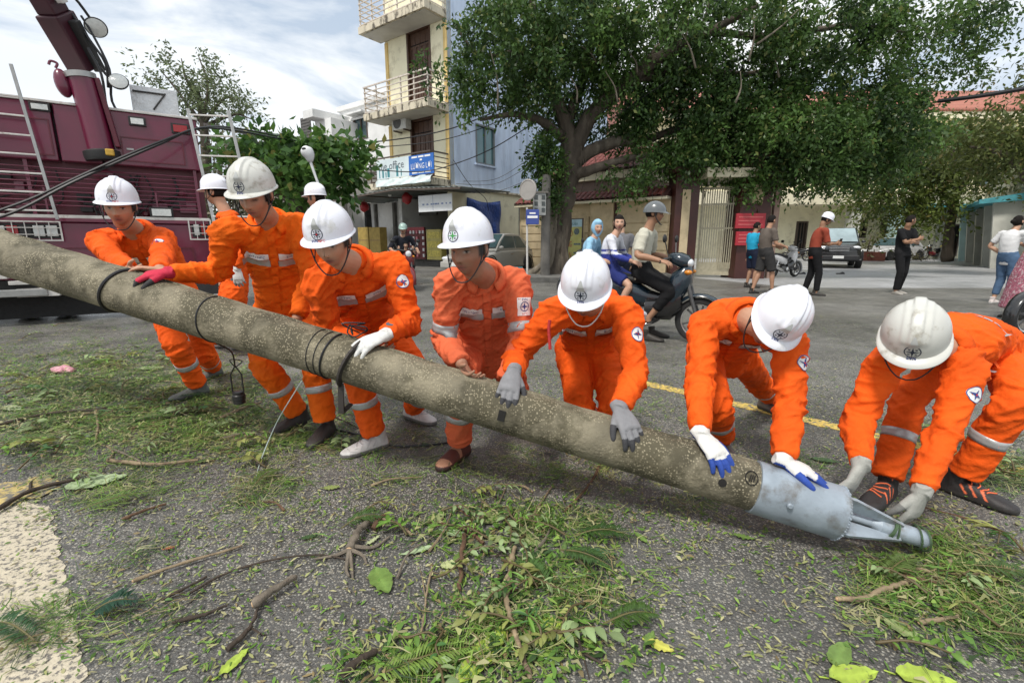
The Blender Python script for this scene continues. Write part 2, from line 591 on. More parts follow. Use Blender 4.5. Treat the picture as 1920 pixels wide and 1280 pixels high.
# ================================================================== buildings
class Plane:
    """a vertical face: origin o, a along u, z up, n outward (towards the viewer)"""
    def __init__(s, o, u):
        s.o = v3(o[0], o[1], 0)
        s.u = nrm(v3(u[0], u[1], 0))
        n = v3(-s.u[1], s.u[0], 0)
        s.n = n if np.dot(n, CAM - s.o) > 0 else -n
    def az(s, px, py, off=0):
        d = ray(px, py)
        k = np.dot(s.o + s.n * off - CAM, s.n) / np.dot(d, s.n)
        p = CAM + d * k
        return np.dot(p - s.o, s.u), p[2]
    def p(s, a, z, d=0): return s.o + s.u * a + s.n * d + v3(0, 0, z)
    def px(s, px, py, d=0): return s.p(*s.az(px, py, d), d)
    def box(s, mb, a0, a1, z0, z1, d0, d1, mi=0):
        return mb.obox(s.p((a0 + a1) / 2, (z0 + z1) / 2, (d0 + d1) / 2), s.u * abs(a1 - a0) / 2, s.n * (d1 - d0) / 2, v3(0, 0, (z1 - z0) / 2), mi)
    def frame(s, mb, a0, a1, z0, z1, w, d0, d1):
        a0, a1 = min(a0, a1), max(a0, a1)
        s.box(mb, a0, a1, z0, z0 + w, d0, d1); s.box(mb, a0, a1, z1 - w, z1, d0, d1)
        s.box(mb, a0, a0 + w, z0 + w, z1 - w, d0, d1); s.box(mb, a1 - w, a1, z0 + w, z1 - w, d0, d1)
def wall_with_holes(pl, mb, a0, a1, z0, z1, holes, d0, d1):
    """a wall slab from a0..a1, z0..z1 with rectangular openings (a0,a1,z0,z1)"""
    A = sorted({a0, a1, *[h for q in holes for h in q[:2] if a0 < h < a1]})
    Z = sorted({z0, z1, *[h for q in holes for h in q[2:] if z0 < h < z1]})
    for i in range(len(A) - 1):
        run = None
        for j in range(len(Z) - 1):
            ca, cz = (A[i] + A[i + 1]) / 2, (Z[j] + Z[j + 1]) / 2
            hole = any(q[0] < ca < q[1] and q[2] < cz < q[3] for q in holes)
            if not hole:
                run = [Z[j], Z[j + 1]] if run is None else [run[0], Z[j + 1]]
            if (hole or j == len(Z) - 2) and run:
                pl.box(mb, A[i], A[i + 1], run[0], run[1], d0, d1)
                run = None
YEL = mat('cream_yellow_plaster', (.84, .79, .58), rough=.85, var=.07, vs=2, bump=.04, bs=30, col2=(.45, .40, .26), c2=(.54, .75), c2s=1.5)
YTR = mat('ochre_trim', (.74, .54, .22), rough=.8, var=.12, vs=4, bump=.04)
BLU = mat('pale_blue_plaster', (.56, .66, .82), rough=.85, var=.10, vs=1.6, bump=.04, bs=30, col2=(.38, .47, .62), c2=(.5, .72), c2s=1.2, stretch=(2.2, 2.2, .5))
WHP = mat('white_plaster', (.74, .74, .73), rough=.85, var=.10, vs=1.5, bump=.04, col2=(.42, .42, .40), c2=(.54, .74), c2s=1.2)
GRP = mat('bare_render', (.22, .21, .19), rough=.9, var=.22, vs=1.5, bump=.08, bs=25, col2=(.09, .09, .08), c2s=1)
SLAB = mat('stained_slab', (.58, .52, .40), rough=.85, var=.15, vs=3, bump=.06, col2=(.10, .085, .065), c2=(.50, .60), c2s=3.5, stretch=(1.5, 1.5, .6))
SOFF = mat('slab_soffit', (.50, .49, .46), rough=.85, var=.12, vs=2, bump=.04)
WOOD = mat('brown_door', (.075, .035, .02), rough=.5, var=.3, vs=5, bump=.05, bs=30, stretch=(8, 8, 1))
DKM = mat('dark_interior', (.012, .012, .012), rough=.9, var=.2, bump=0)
GLASS = mat('window_glass', (.05, .09, .10), rough=.08, var=.1, vs=2, bump=0, spec=.8)
GLASST = mat('teal_glass', (.10, .22, .24), rough=.08, var=.1, vs=2, bump=0, spec=.8)
RAILP = mat('pale_railing', (.58, .52, .46), rough=.6, metal=.1, var=.2, vs=12, bump=.03, col2=(.25, .13, .08), c2=(.6, .75), c2s=14)
RAILD = mat('dark_railing', (.10, .075, .06), rough=.6, metal=.2, var=.2, vs=12, bump=.03)
TIN = mat('tin_roof', (.16, .18, .17), rough=.55, metal=.3, var=.2, vs=3, bump=.04)
TARP = mat('blue_tarp', (.012, .05, .24), rough=.45, var=.2, vs=5, bump=.2, bs=10, bd=.05)
ACW = mat('ac_white', (.55, .55, .52), rough=.5, var=.15, vs=8, bump=.02)

FD, SD = v3(-.80, .60, 0), v3(.60, .80, 0)
C0 = v3(*at(848, 455, 19.4)[:2], 0)
FAC, SID = Plane(C0, FD), Plane(C0, SD)
zz = lambda x, y: FAC.az(x, y)[1]
Z1, Z2, Z3 = 3.32, 6.15, 9.35
ZT = 13.2
town = thing('townhouse', 'narrow cream yellow townhouse with balconies and a pale blue side wall above a shop', 'house', C0 + FD * 1.8 + SD * 4)
# facade with door openings
dA1 = sorted([FAC.az(770, 260)[0], FAC.az(813, 260)[0]])
dA2 = sorted([FAC.az(763, 100)[0], FAC.az(808, 100)[0]])
zd1 = (Z1 + .45, FAC.az(790, 222)[1])
zd2 = (Z2 + .2, FAC.az(785, 52)[1])
Wd = 3.55
mb = MB()
wall_with_holes(FAC, mb, 0, Wd, Z1, ZT, [(dA1[0], dA1[1], *zd1), (dA2[0], dA2[1], *zd2)], -.22, 0)
obj('front_wall', mb, YEL, town, smooth=None)
mb = MB()
for ta in (.0, Wd - .18):
    for tz0, tz1 in ((Z1, Z2 - .2), (Z2 + .2, Z3 - .2)):
        mb = MB(); FAC.box(mb, ta, ta + .16, tz0, tz1, .001, .05); obj('corner_trim', mb, YTR, town, smooth=None)
wa = [sorted([SID.az(893, 260)[0], SID.az(926, 260)[0]]), sorted([SID.az(1006, 300)[0], SID.az(1030, 300)[0]])]
wz = [(SID.az(910, 308)[1], SID.az(910, 238)[1]), (SID.az(1010, 322)[1], SID.az(1010, 250)[1])]
mb = MB()
wall_with_holes(SID, mb, .0, 13.5, Z1, ZT, [(wa[0][0], wa[0][1], *wz[0]), (wa[1][0], wa[1][1], *wz[1])], -.22, 0)
obj('side_wall', mb, BLU, town, smooth=None)
ga = sorted([SID.az(972, 420)[0], SID.az(1001, 420)[0]])
gz = (SID.az(985, 447)[1], SID.az(985, 384)[1])
mb = MB()
wall_with_holes(SID, mb, .02, 13.5, .0, Z1 - .06, [(ga[0], ga[1], *gz)], -.22, .05)
obj('ground_floor_wall', mb, YEL, town, smooth=None)
mb = MB()
SID.box(mb, .02, 13.5, Z1 - .058, Z1 + .02, -.2, .16)
obj('ledge', mb, SLAB, town, smooth=None)
mb = MB()
mb.obox(C0 + FD * Wd / 2 + SD * 6.7 + v3(0, 0, ZT + .06), FD * (Wd / 2), SD * 6.7, v3(0, 0, .06))
obj('roof', mb, SOFF, town, smooth=None)
mb = MB()
BK = Plane(C0 + FD * (Wd - .001), SD)
mb.obox(C0 + FD * (Wd - .11) + SD * 6.8 + v3(0, 0, ZT / 2), FD * .11, SD * 6.5, v3(0, 0, ZT / 2 - .05))
obj('far_wall', mb, WHP, town, smooth=None)
# windows of the side wall
for (a0, a1), (z0, z1) in zip(wa, wz):
    f = MB()
    SID.frame(f, a0 - .04, a1 + .04, z0 - .04, z1 + .04, .07, -.1, .03)
    SID.box(f, (a0 + a1) / 2 - .03, (a0 + a1) / 2 + .03, z0 + .02, z1 - .02, -.09, .01)
    wf = obj('window', f, mat('window_frame_grey', (.13, .15, .16), rough=.5), town, smooth=None)
    for k in range(2):
        q = MB()
        SID.box(q, a0 + (a1 - a0) * k / 2 + .02, a0 + (a1 - a0) * (k + 1) / 2 - .02, z0 + .02, z1 - .02, -.07, -.05)
        obj('pane', q, GLASST, wf, smooth=None)
    q = MB()
    SID.box(q, a0 - .12, a1 + .12, z0 - .10, z0 - .04, 0, .09)
    obj('sill', q, BLU, wf, smooth=None)
f = MB()
SID.frame(f, ga[0] - .04, ga[1] + .04, gz[0] - .04, gz[1] + .04, .06, -.05, .07)
wf = obj('window', f, mat('window_frame_grey'), town, smooth=None)
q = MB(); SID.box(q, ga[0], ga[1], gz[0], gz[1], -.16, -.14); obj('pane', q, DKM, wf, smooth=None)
for k in range(1, 5):
    q = MB()
    a = lerp(ga[0], ga[1], k / 5)
    SID.box(q, a - .012, a + .012, gz[0], gz[1], -.03, 0)
    obj('bar', q, RAILD, wf, smooth=None)
q = MB(); SID.box(q, ga[0] - .1, ga[1] + .1, gz[0] - .11, gz[0] - .04, .05, .13); obj('sill', q, YEL, wf, smooth=None)
# doors of the facade
for (a0, a1), (z0, z1) in ((dA1, zd1), (dA2, zd2)):
    f = MB()
    FAC.frame(f, a0, a1, z0, z1, .09, -.16, .02)
    df = obj('door', f, WOOD, town, smooth=None)
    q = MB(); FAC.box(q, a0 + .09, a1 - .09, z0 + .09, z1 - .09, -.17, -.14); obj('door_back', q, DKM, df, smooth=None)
    n_l = 4
    for k in range(n_l):
        x0, x1 = lerp(a0 + .1, a1 - .1, k / n_l), lerp(a0 + .1, a1 - .1, (k + 1) / n_l)
        q = MB()
        FAC.frame(q, x0 + .01, x1 - .01, z0 + .1, z1 - .55, .07, -.13, -.08)
        hz = z0 + .1 + (z1 - .55 - z0 - .1) * .45
        FAC.box(q, x0 + .08, x1 - .08, hz - .04, hz + .04, -.13, -.085)
        FAC.box(q, x0 + .06, x1 - .06, z0 + .15, hz - .03, -.125, -.105)
        FAC.box(q, x0 + .06, x1 - .06, hz + .03, z1 - .6, -.125, -.105)
        FAC.box(q, x0 + .01, x1 - .01, z1 - .5, z1 - .1, -.125, -.10)
        obj('door_leaf', q, WOOD, df, smooth=None)
# balconies
def balcony(z, depth, a0, a1, rails, hgt, rm, posts):
    mb = MB()
    FAC.box(mb, a0, a1, z - .13, z + .12, .002, depth)
    s = obj('balcony_slab', mb, SLAB, town, smooth=None)
    mb = MB()
    FAC.box(mb, a0 + .12, a1 - .12, z - .145, z - .125, .05, depth - .12)
    obj('soffit', mb, SOFF, s, smooth=None)
    for k in range(rails):
        h = z + .12 + .06 + (hgt - .06) * k / (rails - 1)
        q = MB()
        t = .05 if k == rails - 1 else .032
        FAC.box(q, a0 + .03, a1 - .03, h - t / 2, h + t / 2, depth - .07, depth - .07 + t)
        for a in (a0 + .03, a1 - .03 - t): FAC.box(q, a, a + t, h - t / 2, h + t / 2, .0, depth - .071)
        obj('rail', q, rm, s, smooth=None)
    for k in range(posts + 1):
        a = lerp(a0 + .05, a1 - .05, k / posts)
        q = MB()
        FAC.box(q, a - .022, a + .022, z + .12, z + .12 + hgt - .03, depth - .115, depth - .072)
        obj('post', q, rm, s, smooth=None)
    return s
balcony(Z1 + .1, 1.05, -.0, 3.75, 6, .95, RAILD, 4)
balcony(Z2, 1.1, -.0, 3.8, 6, 1.0, RAILP, 5)
balcony(Z3, 1.1, -.0, 3.8, 6, 1.0, RAILP, 5)
# air conditioner under the second balcony
mb = MB()
c = FAC.px(750, 230, .35)
acx = FAC.az(750, 230, .35)
ac = thing('air_conditioner', 'dingy white air conditioner unit fixed under the townhouse balcony', 'air conditioner', c - v3(0, 0, .3))
FAC.box(mb, acx[0] - .42, acx[0] + .42, acx[1] - .28, acx[1] + .28, .12, .42)
obj('casing', mb, ACW, ac, smooth=None, bevel=.02)
q = MB(); q.lathe(FAC.p(acx[0] + .1, acx[1], .415), FAC.n, [(.235, 0), (.235, .02), (.2, .02), (.19, .006), (.05, .006), (.05, .02), (0, .02)], 24); obj('fan_grille', q, mat('ac_grille', (.1, .1, .1), rough=.6), ac)
for k in (-1, 1):
    q = MB(); FAC.box(q, acx[0] + k * .3 - .02, acx[0] + k * .3 + .02, acx[1] - .33, acx[1] - .28, .0, .45); obj('bracket', q, RAILD, ac, smooth=None)
# banners on the first balcony
BW = mat('banner_white', (.60, .68, .70), rough=.6, var=.1, vs=2, bump=.06, bs=8, bd=.02)
BB = mat('banner_blue', (.022, .13, .46), rough=.55, var=.08, vs=3, bump=.06, bs=8, bd=.02)
LTD = mat('banner_ink', (.06, .08, .10), rough=.6, bump=0)
LTW = mat('lettering_white', (.80, .80, .80), rough=.6, bump=0, var=.03)
LTT = mat('lettering_teal', (.05, .22, .25), rough=.6, bump=0, var=.05)
D1 = 1.12
a_l, zt = FAC.az(706, 302, D1)
a_m = FAC.az(768, 290, D1)[0]
zb = FAC.az(706, 338, D1)[1]
ban = thing('banner', 'pale banner reading the office tied along the first balcony railing', 'banner', FAC.p((a_l + a_m) / 2, zb, D1))
mb = MB(); FAC.box(mb, a_m, a_l, zb, zt, D1 + .0, D1 + .015); obj('cloth', mb, BW, ban, smooth=None)
mb = MB()
u_ = -FAC.u
put_text(mb, 'the office', FAC.p((a_m * .45 + a_l * .55), zb + (zt - zb) * .66, D1 + .02), u_, (0, 0, 1), .30, 1.55)
for k, (f0, w0, h0) in enumerate(((.78, .10, .32), (.70, .06, .2), (.60, .14, .34), (.34, .12, .4), (.24, .05, .25), (.9, .05, .3))):
    FAC.box(mb, lerp(a_m, a_l, f0), lerp(a_m, a_l, f0) + w0, zb + .05, zb + .05 + h0, D1 + .015, D1 + .02, 1)
obj('lettering', mb, [LTD, LTT], ban, smooth=None)
a0, z0 = FAC.az(828, 288, D1 + .05); a1, z1 = FAC.az(768, 330, D1 + .05)
zt2 = FAC.az(800, 288, D1 + .05)[1]; zb2 = FAC.az(800, 326, D1 + .05)[1]
a0 = FAC.az(814, 310, D1 + .05)[0]
bsg = thing('banner', 'blue banner with white capital lettering hung beside the pale office banner', 'banner', FAC.p((a0 + a1) / 2, zb2, D1 + .05))
mb = MB(); FAC.box(mb, a0, a1, zb2, zt2, D1 + .05, D1 + .065); obj('cloth', mb, BB, bsg, smooth=None)
mb = MB()
am = (a0 + a1) / 2
hh = zt2 - zb2
put_text(mb, 'LƯƠNG LỢI', FAC.p(am, zb2 + hh * .44, D1 + .07), u_, (0, 0, 1), hh * .28, abs(a1 - a0) * .82)
for f0, w0 in ((.90, .36), (.74, .14), (.12, .36)):
    for k in range(-1, 2): FAC.box(mb, am + k * w0 * 1.0 - w0 * .42, am + k * w0 * 1.0 + w0 * .42, zb2 + hh * f0 - .03, zb2 + hh * f0 + .03, D1 + .066, D1 + .07) if w0 > .2 or k == 0 else None
obj('lettering', mb, LTW, bsg, smooth=None)
a2 = FAC.az(813, 330, D1 - .0)[0]
zb3 = FAC.az(720, 352, D1)[1]
mb = MB()
G = []
for i in range(9):
    row = []
    for j in range(20):
        a = lerp(a_l - .05, a2, j / 19)
        row.append(FAC.p(a, lerp(zb2 - .02, zb3, i / 8), D1 + .03 + .05 * math.sin(j * 1.3 + i * .7) + .012 * i * 2))
    G.append(row)
mb.grid(G)
one('plastic_sheet', mb, mat('plastic_sheet_white', (.58, .66, .66), rough=.4, var=.15, vs=4, bump=.1, bs=12, bd=.02), 'crumpled white plastic sheet hanging below the two balcony banners', 'plastic sheet', smooth=1).modifiers.new('thick', 'SOLIDIFY').thickness = .006
# ground floor shop under the awning
SHP = Plane(C0 + SD * .9, FD)
shop = thing('shop_front', 'dark open shop front with grey posts under the tin awning', 'shop', C0 + FD * 2.8 + SD * .9)
mb = MB()
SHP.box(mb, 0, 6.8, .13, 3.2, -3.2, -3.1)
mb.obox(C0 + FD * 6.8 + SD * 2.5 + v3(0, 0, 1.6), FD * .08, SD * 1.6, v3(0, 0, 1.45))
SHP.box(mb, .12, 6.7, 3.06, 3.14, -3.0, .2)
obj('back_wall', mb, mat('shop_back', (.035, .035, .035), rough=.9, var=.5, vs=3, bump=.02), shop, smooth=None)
for px, w in ((668, .22), (735, .16), (700, .12)):
    a = SHP.az(px, 440)[0]
    q = MB(); SHP.box(q, a - w / 2, a + w / 2, .13, 2.98, -.4, -.15); obj('post', q, mat('shop_post', (.13, .125, .115), rough=.8, var=.3, vs=4), shop, smooth=None)
q = MB(); SHP.box(q, 2.2, 4.4, 2.35, 2.5, -.5, -.41); obj('lintel', q, mat('shop_post'), shop, smooth=None)
for px in (690, 715):
    a = SHP.az(px, 440)[0]
    q = MB(); SHP.frame(q, a - .45, a + .45, .5, 2.3, .05, -.8, -.75); SHP.box(q, a - .02, a + .02, .55, 2.25, -.8, -.76); obj('door_frame', q, mat('shop_post'), shop, smooth=None)
q = MB(); SHP.box(q, .1, 4.3, .0, .42, -2.2, .35); obj('step', q, PAVE, shop, smooth=None, bevel=.02)
# awning: corrugated tin sheet on a frame
awn = thing('awning', 'dark corrugated tin awning over the shop entrance', 'awning', C0 + FD * 2.6 - SD * .7)
AP = Plane(C0 - SD * 1.9, FD)
pA, pB, pC = AP.px(618, 375), AP.px(738, 353), AP.px(864, 349)
for (q0, q1, nm) in ((pA, pB, 'roof_sheet'), (pB, pC, 'roof_sheet')):
    q = MB()
    k = 40
    rows = []
    for j, dep in ((0, 0.), (1, 2.3)):
        rows.append([lerp(q0, q1, i / k) + SD * dep * 1.2 + v3(0, 0, .05 * j + .022 * math.sin(i * 2.2)) for i in range(k + 1)])
    q.grid(rows)
    o = obj(nm, q, TIN, awn, smooth=9)
    o.modifiers.new('thick', 'SOLIDIFY').thickness = .02
    q = MB(); q.bar(q0 - v3(0, 0, .06), q1 - v3(0, 0, .06), .06, .06); obj('beam', q, RAILD, awn, smooth=None)
for p in (lerp(pA, pB, .5), pB, lerp(pB, pC, .55)):
    q = MB(); q.bar(p + v3(0, 0, -.05), p + SD * 2.2 + v3(0, 0, .02), .05, .05); obj('rafter', q, RAILD, awn, smooth=None)
# white notice banner under the awning
NB = Plane(C0 - SD * 1.5, FD)
a0, z1 = NB.az(848, 372); a1, z0 = NB.az(786, 398)
nb = thing('banner', 'white rectangular banner with a faint blue line of print under the awning', 'banner', NB.p((a0 + a1) / 2, z0, 0))
zt = NB.az(817, 365)[1]
mb = MB(); NB.box(mb, a0, a1, z0, zt, 0, .02); obj('cloth', mb, mat('banner_clean_white', (.74, .76, .77), rough=.6, var=.05, bump=.03), nb, smooth=None)
mb = MB()
rr = random.Random(3)
a = min(a0, a1) + .05
while a < max(a0, a1) - .14:
    w = rr.uniform(.05, .16)
    NB.box(mb, a, a + w, lerp(z0, zt, .40), lerp(z0, zt, .40) + .055, .02, .025)
    a += w + rr.choice([.02, .03, .12])
NB.box(mb, lerp(a0, a1, .55), lerp(a0, a1, .55) + .015, z0 + .03, zt - .03, .02, .024)
obj('print', mb, mat('print_blue', (.20, .26, .42), rough=.6, bump=0), nb, smooth=None)
# blue tarp on the side wall, and things for sale
mb = MB()
a0, a1 = sorted([SID.az(873, 410)[0], SID.az(935, 410)[0]])
zt, zb = SID.az(890, 372)[1], SID.az(890, 462)[1]
G = [[SID.p(lerp(a0, a1, j / 22), lerp(zt - .13 * math.sin(j / 22 * math.pi) * (1 - i / 12), zb, i / 12), .10 + .05 * math.sin(j * .9 + i * .5) * (i / 12) + .03 * math.sin(j * .45 - i * .8)) for j in range(23)] for i in range(13)]
mb.grid(G)
one('tarpaulin', mb, TARP, 'creased blue tarpaulin hung on the cream ground floor wall', 'tarpaulin', smooth=1).modifiers.new('thick', 'SOLIDIFY').thickness = .01
DSP = Plane(C0 + SD * .1, FD)
def disp(px0, px1, py0, py1, d=0):
    a0, a1 = sorted([DSP.az(px0, (py0 + py1) / 2, d)[0], DSP.az(px1, (py0 + py1) / 2, d)[0]])
    xm = (px0 + px1) / 2
    return a0, a1, DSP.az(xm, py1, d)[1], DSP.az(xm, py0, d)[1]
a0, a1, z0, z1 = disp(753, 797, 427, 488)
z0 = .42
rack = thing('display_rack', 'dark red display rack of small white packets outside the shop', 'rack', DSP.p((a0 + a1) / 2, z0))
mb = MB(); DSP.box(mb, a0, a1, z0, z1, -.06, 0); obj('backboard', mb, mat('rack_red', (.10, .012, .014), rough=.6, var=.2), rack, smooth=None)
q = MB(); DSP.box(q, a0, a1, z1 - .14, z1 + .02, .0, .04); obj('header', q, mat('rack_header', (.26, .02, .03), rough=.5), rack, smooth=None)
pk = None
rr = random.Random(9)
PKM = [mat('packet_white', (.66, .65, .66), rough=.4, var=.15, vs=20, bump=0), mat('packet_pink', (.5, .16, .2), rough=.4, var=.15, bump=0)]
for r in range(5):
    for c in range(8):
        if rr.random() < .18: continue
        a = lerp(a0 + .07, a1 - .07, c / 7)
        z = z0 + .10 + (z1 - z0 - .35) * r / 4
        q = MB(); DSP.box(q, a - .042, a + .042, z, z + .125, .0, .05)
        obj('packet', q, PKM[1 if rr.random() < .15 else 0], rack, smooth=None)
a0, a1, z0, z1 = disp(800, 827, 430, 486, .1)
mb = MB(); DSP.box(mb, a0, a1, .42, z1, -.2, .1)
for k in range(3): DSP.box(mb, a0 + .08, a1 - .08, .55 + k * .38, .80 + k * .38, .1, .115, 1)
one('yellow_cabinet', mb, [mat('cabinet_yellow', (.42, .36, .10), rough=.5, var=.2, vs=6), mat('cabinet_print', (.5, .42, .08), rough=.5, var=.35, vs=14)], 'yellow printed cabinet standing right of the packet rack', 'cabinet', smooth=None)
for px0, px1, lab in ((671, 690, 'left of the two yellow cartons stacked by the shop post'), (692, 712, 'right of the two yellow cartons behind the helmeted rider')):
    a0, a1, z0, z1 = disp(px0, px1, 426, 446, .2)
    mb = MB(); DSP.box(mb, a0, a1, .42, z1, -.2, .2); DSP.box(mb, a0 + .02, a1 - .02, z1 * .5 + .3, z1 * .5 + .34, .2, .205, 1)
    one('carton', mb, [mat('carton_yellow', (.34, .24, .06), rough=.7, var=.2), mat('carton_tape', (.2, .12, .05), rough=.5)], lab, 'carton', smooth=None)
RB = mat('red_plastic_bag', (.36, .02, .025), rough=.4, var=.25, vs=8, bump=.15, bs=20, bd=.02)
for px, py, r, lab in ((683, 388, .19, 'round red bag hanging at the left under the awning'), (763, 372, .20, 'larger crumpled red bag hanging beneath the middle of the awning')):
    c = DSP.px(px, py, .9)
    q = MB()
    q.ell(c, (r, r, r * 1.15), 20, 14)
    V = q.v[0]
    V += (V - c) * (pnoise(V * 7)[:, None] * .35 + pnoise(V * 17)[:, None] * .15)
    q.tube([c + v3(0, 0, r), c + v3(.02, 0, r + .12), c + v3(0, 0, r + .3)], .012, 5)
    one('hanging_bag', q, RB, lab, 'bag', smooth=9)
c = DSP.px(731, 365, 1.0)
bulb = thing('light_bulb', 'white bulb hanging from the edge of the awning', 'bulb', c)
q = MB(); q.lathe(c - v3(0, 0, .08), (0, 0, 1), [(.01, 0), (.06, .02), (.08, .06), (.07, .10), (.035, .15), (.03, .19)], 14); obj('glass', q, mat('bulb_white', (.8, .8, .78), rough=.3, bump=0), bulb)
q = MB(); q.tube([c + v3(0, 0, .1), c + v3(0, 0, .45)], .01, 5); obj('flex', q, CABLE, bulb)
# white house and bare wall left of the townhouse
WF = Plane(C0 + SD * 1.2 + FD * 3.56, FD)
zr = WF.az(690, 196)[1]
wx0 = 0
wx1 = WF.az(640, 260)[0]
wh = thing('white_house', 'white flat roofed house behind the leafy tree left of the townhouse', 'house', WF.p(wx1, 0, -3))
wn0 = sorted([WF.az(664, 250)[0], WF.az(690, 250)[0]])
wnz = (WF.az(676, 262)[1], WF.az(676, 218)[1])
mb = MB(); wall_with_holes(WF, mb, 0, wx1, 0, zr, [(wn0[0], wn0[1], *wnz)], -.25, 0); obj('front_wall', mb, WHP, wh, smooth=None)
mb = MB(); WF.box(mb, 0, wx1 + .1, zr, zr + .22, -8, .12); WF.box(mb, 0, wx1 + .05, zr - .55, zr - .45, 0, .06); obj('roof', mb, WHP, wh, smooth=None)
mb = MB(); WF.box(mb, wx1 - .25, wx1, 0, zr, -7.9, -.25); obj('side_wall', mb, WHP, wh, smooth=None)
f = MB(); WF.frame(f, wn0[0], wn0[1], wnz[0], wnz[1], .07, -.12, .03); WF.box(f, sum(wn0) / 2 - .03, sum(wn0) / 2 + .03, wnz[0] + .07, wnz[1] - .07, -.1, .0); wo = obj('window', f, RAILD, wh, smooth=None)
for k in range(2):
    q = MB(); WF.box(q, lerp(*wn0, k / 2) + .07, lerp(*wn0, (k + 1) / 2) - .04, wnz[0] + .07, wnz[1] - .07, -.08, -.06); obj('pane', q, GLASS, wo, smooth=None)
q = MB(); WF.box(q, wn0[0] - .1, wn0[1] + .1, wnz[1] + .06, wnz[1] + .14, 0, .4); obj('window_hood', q, WHP, wh, smooth=None)
bl0 = WF.az(638, 230, 2.0)[0]
bl1 = WF.az(592, 230, 2.0)[0]
zb_ = WF.az(592, 201, 2.0)[1]
mb = MB(); WF.box(mb, wx1 + .02, bl1 - .3, 0, zb_ - .35, -5, 1.4); obj('wing', mb, WHP, wh, smooth=None)
mb = MB(); WF.box(mb, wx1 + .02, bl1 + .2, zb_ - .35, zb_, -5, 2.0); obj('wing_roof', mb, WHP, wh, smooth=None)
q = MB(); zz0 = WF.az(625, 262, 1.4)[1]; WF.box(q, wx1 + .35, wx1 + 1.25, zz0, zz0 + 1.3, 1.4, 1.43)
so = obj('shutter', q, mat('shutter_grey', (.12, .115, .11), rough=.7), wh, smooth=None)
for k in range(9):
    q = MB(); WF.box(q, wx1 + .38, wx1 + 1.22, zz0 + .05 + k * .14, zz0 + .13 + k * .14, 1.43, 1.45); obj('slat', q, mat('shutter_grey'), so, smooth=None)
# bare rendered wall in front of it
BWp = Plane(C0 - SD * .2 + FD * 3.7, FD)
z1 = BWp.az(650, 330)[1]
mb = MB(); BWp.box(mb, .1, 7.5, 3.16, z1, -.25, 0); BWp.box(mb, .05, 7.55, z1, z1 + .1, -.3, .05); BWp.box(mb, 3.3, 7.5, 0, 3.16, -.25, 0)
one('garden_wall', mb, GRP, 'grey bare rendered wall behind the leafy tree beside the shop', 'wall', smooth=None)
# a low tin shed far left behind the truck
mb = MB()
c = at(505, 245, 24)
mb.box(c[0] - 2.2, c[0] + 2.0, c[1], c[1] + 5, 0, c[2] - .5)
mb.obox(c + v3(0, 2, .0), (2.5, 0, -.35), (0, 3, .3), (.0, 0, .06), 1)
one('shed', mb, [GRP, mat('shed_tin', (.07, .06, .06), rough=.6, metal=.2, var=.3)], 'low shed with a dark sloping tin roof beyond the red truck', 'shed', smooth=None)

# ------------------------------------------------------------------ school wall with tiled coping
BEI = mat('beige_plaster', (.56, .45, .28), rough=.85, var=.12, vs=2, bump=.05, bs=30, col2=(.30, .235, .14), c2=(.5, .74), c2s=1.6)
BRN = mat('dark_brown_tile', (.055, .014, .010), rough=.45, var=.22, vs=4, bump=.03)
TILE = mat('red_roof_tile', (.17, .045, .035), rough=.65, var=.3, vs=4, bump=.06, bs=40)
CRM = mat('cream_plaster', (.74, .68, .50), rough=.85, var=.1, vs=2, bump=.04, col2=(.40, .34, .23), c2=(.54, .74), c2s=1.5)
w0, w1 = v3(1.55, 18.6, 0), v3(5.12, 15.75, 0)
SW = Plane(w0, w1 - w0)
Ls = np.linalg.norm(w1 - w0)
zc = SW.az(1200, 377)[1]
sw = thing('school_wall', 'beige grooved wall with a red tiled coping beside the school gate', 'wall', lerp(w0, w1, .5))
mb = MB()
SW.box(mb, -1.6, Ls, .13, zc, -.2, -.02)
SW.box(mb, -1.6, Ls, .13, .55, -.02, .06)
obj('wall_body', mb, BEI, sw, smooth=None)
# raised panels leave the grooves between them
pa = [-1.5, SW.az(1108, 440)[0] - .1, SW.az(1150, 440)[0], Ls - .03]
for a0, a1 in ((pa[0], pa[1]), (pa[2] + .12, pa[3])):
    z, k = .58, 0
    while z < zc - .5:
        q = MB(); SW.box(q, a0, a1, z, z + .265, -.02, .02); obj('panel', q, BEI, sw, smooth=None)
        z += .30
q = MB(); SW.box(q, pa[1] + .1, pa[2], .55, zc, -.02, .10); obj('pier', q, BEI, sw, smooth=None)
q = MB(); SW.box(q, pa[2] + .01, pa[2] + .09, .55, zc, -.02, .03); obj('brown_strip', q, BRN, sw, smooth=None)
q = MB(); SW.box(q, -1.6, Ls, zc, zc + .09, -.32, .34); obj('coping_beam', q, CRM, sw, smooth=None)
tm = MB()
P = [[((.105 if False else .095) * math.cos(t), y, .06 * math.sin(t)) for t in np.linspace(0, math.pi, 7)] for y in (0, .34)]
P[1] = [(x * .86, y, z * .86) for x, y, z in P[1]]
tm.grid(P)
tme = new_mesh('tile', tm.V(), tm.f, TILE, (0, 0, 0), 9)
nT = int((Ls + 1.6) / .2)
for k in range(nT):
    for r in range(2):
        o = objm('tile', tme, sw)
        p = SW.p(-1.5 + k * .2, zc + .10 + r * .155, .36 - r * .27) - wloc(sw)
        xa, ya = SW.u, nrm(-SW.n * .87 + v3(0, 0, .5))
        za = np.cross(xa, ya)
        if za[2] < 0: xa, za = -xa, -za
        o.matrix_local = Matrix(((xa[0], ya[0], za[0], p[0]), (xa[1], ya[1], za[1], p[1]), (xa[2], ya[2], za[2], p[2]), (0, 0, 0, 1)))
        mdn = o
q = MB()
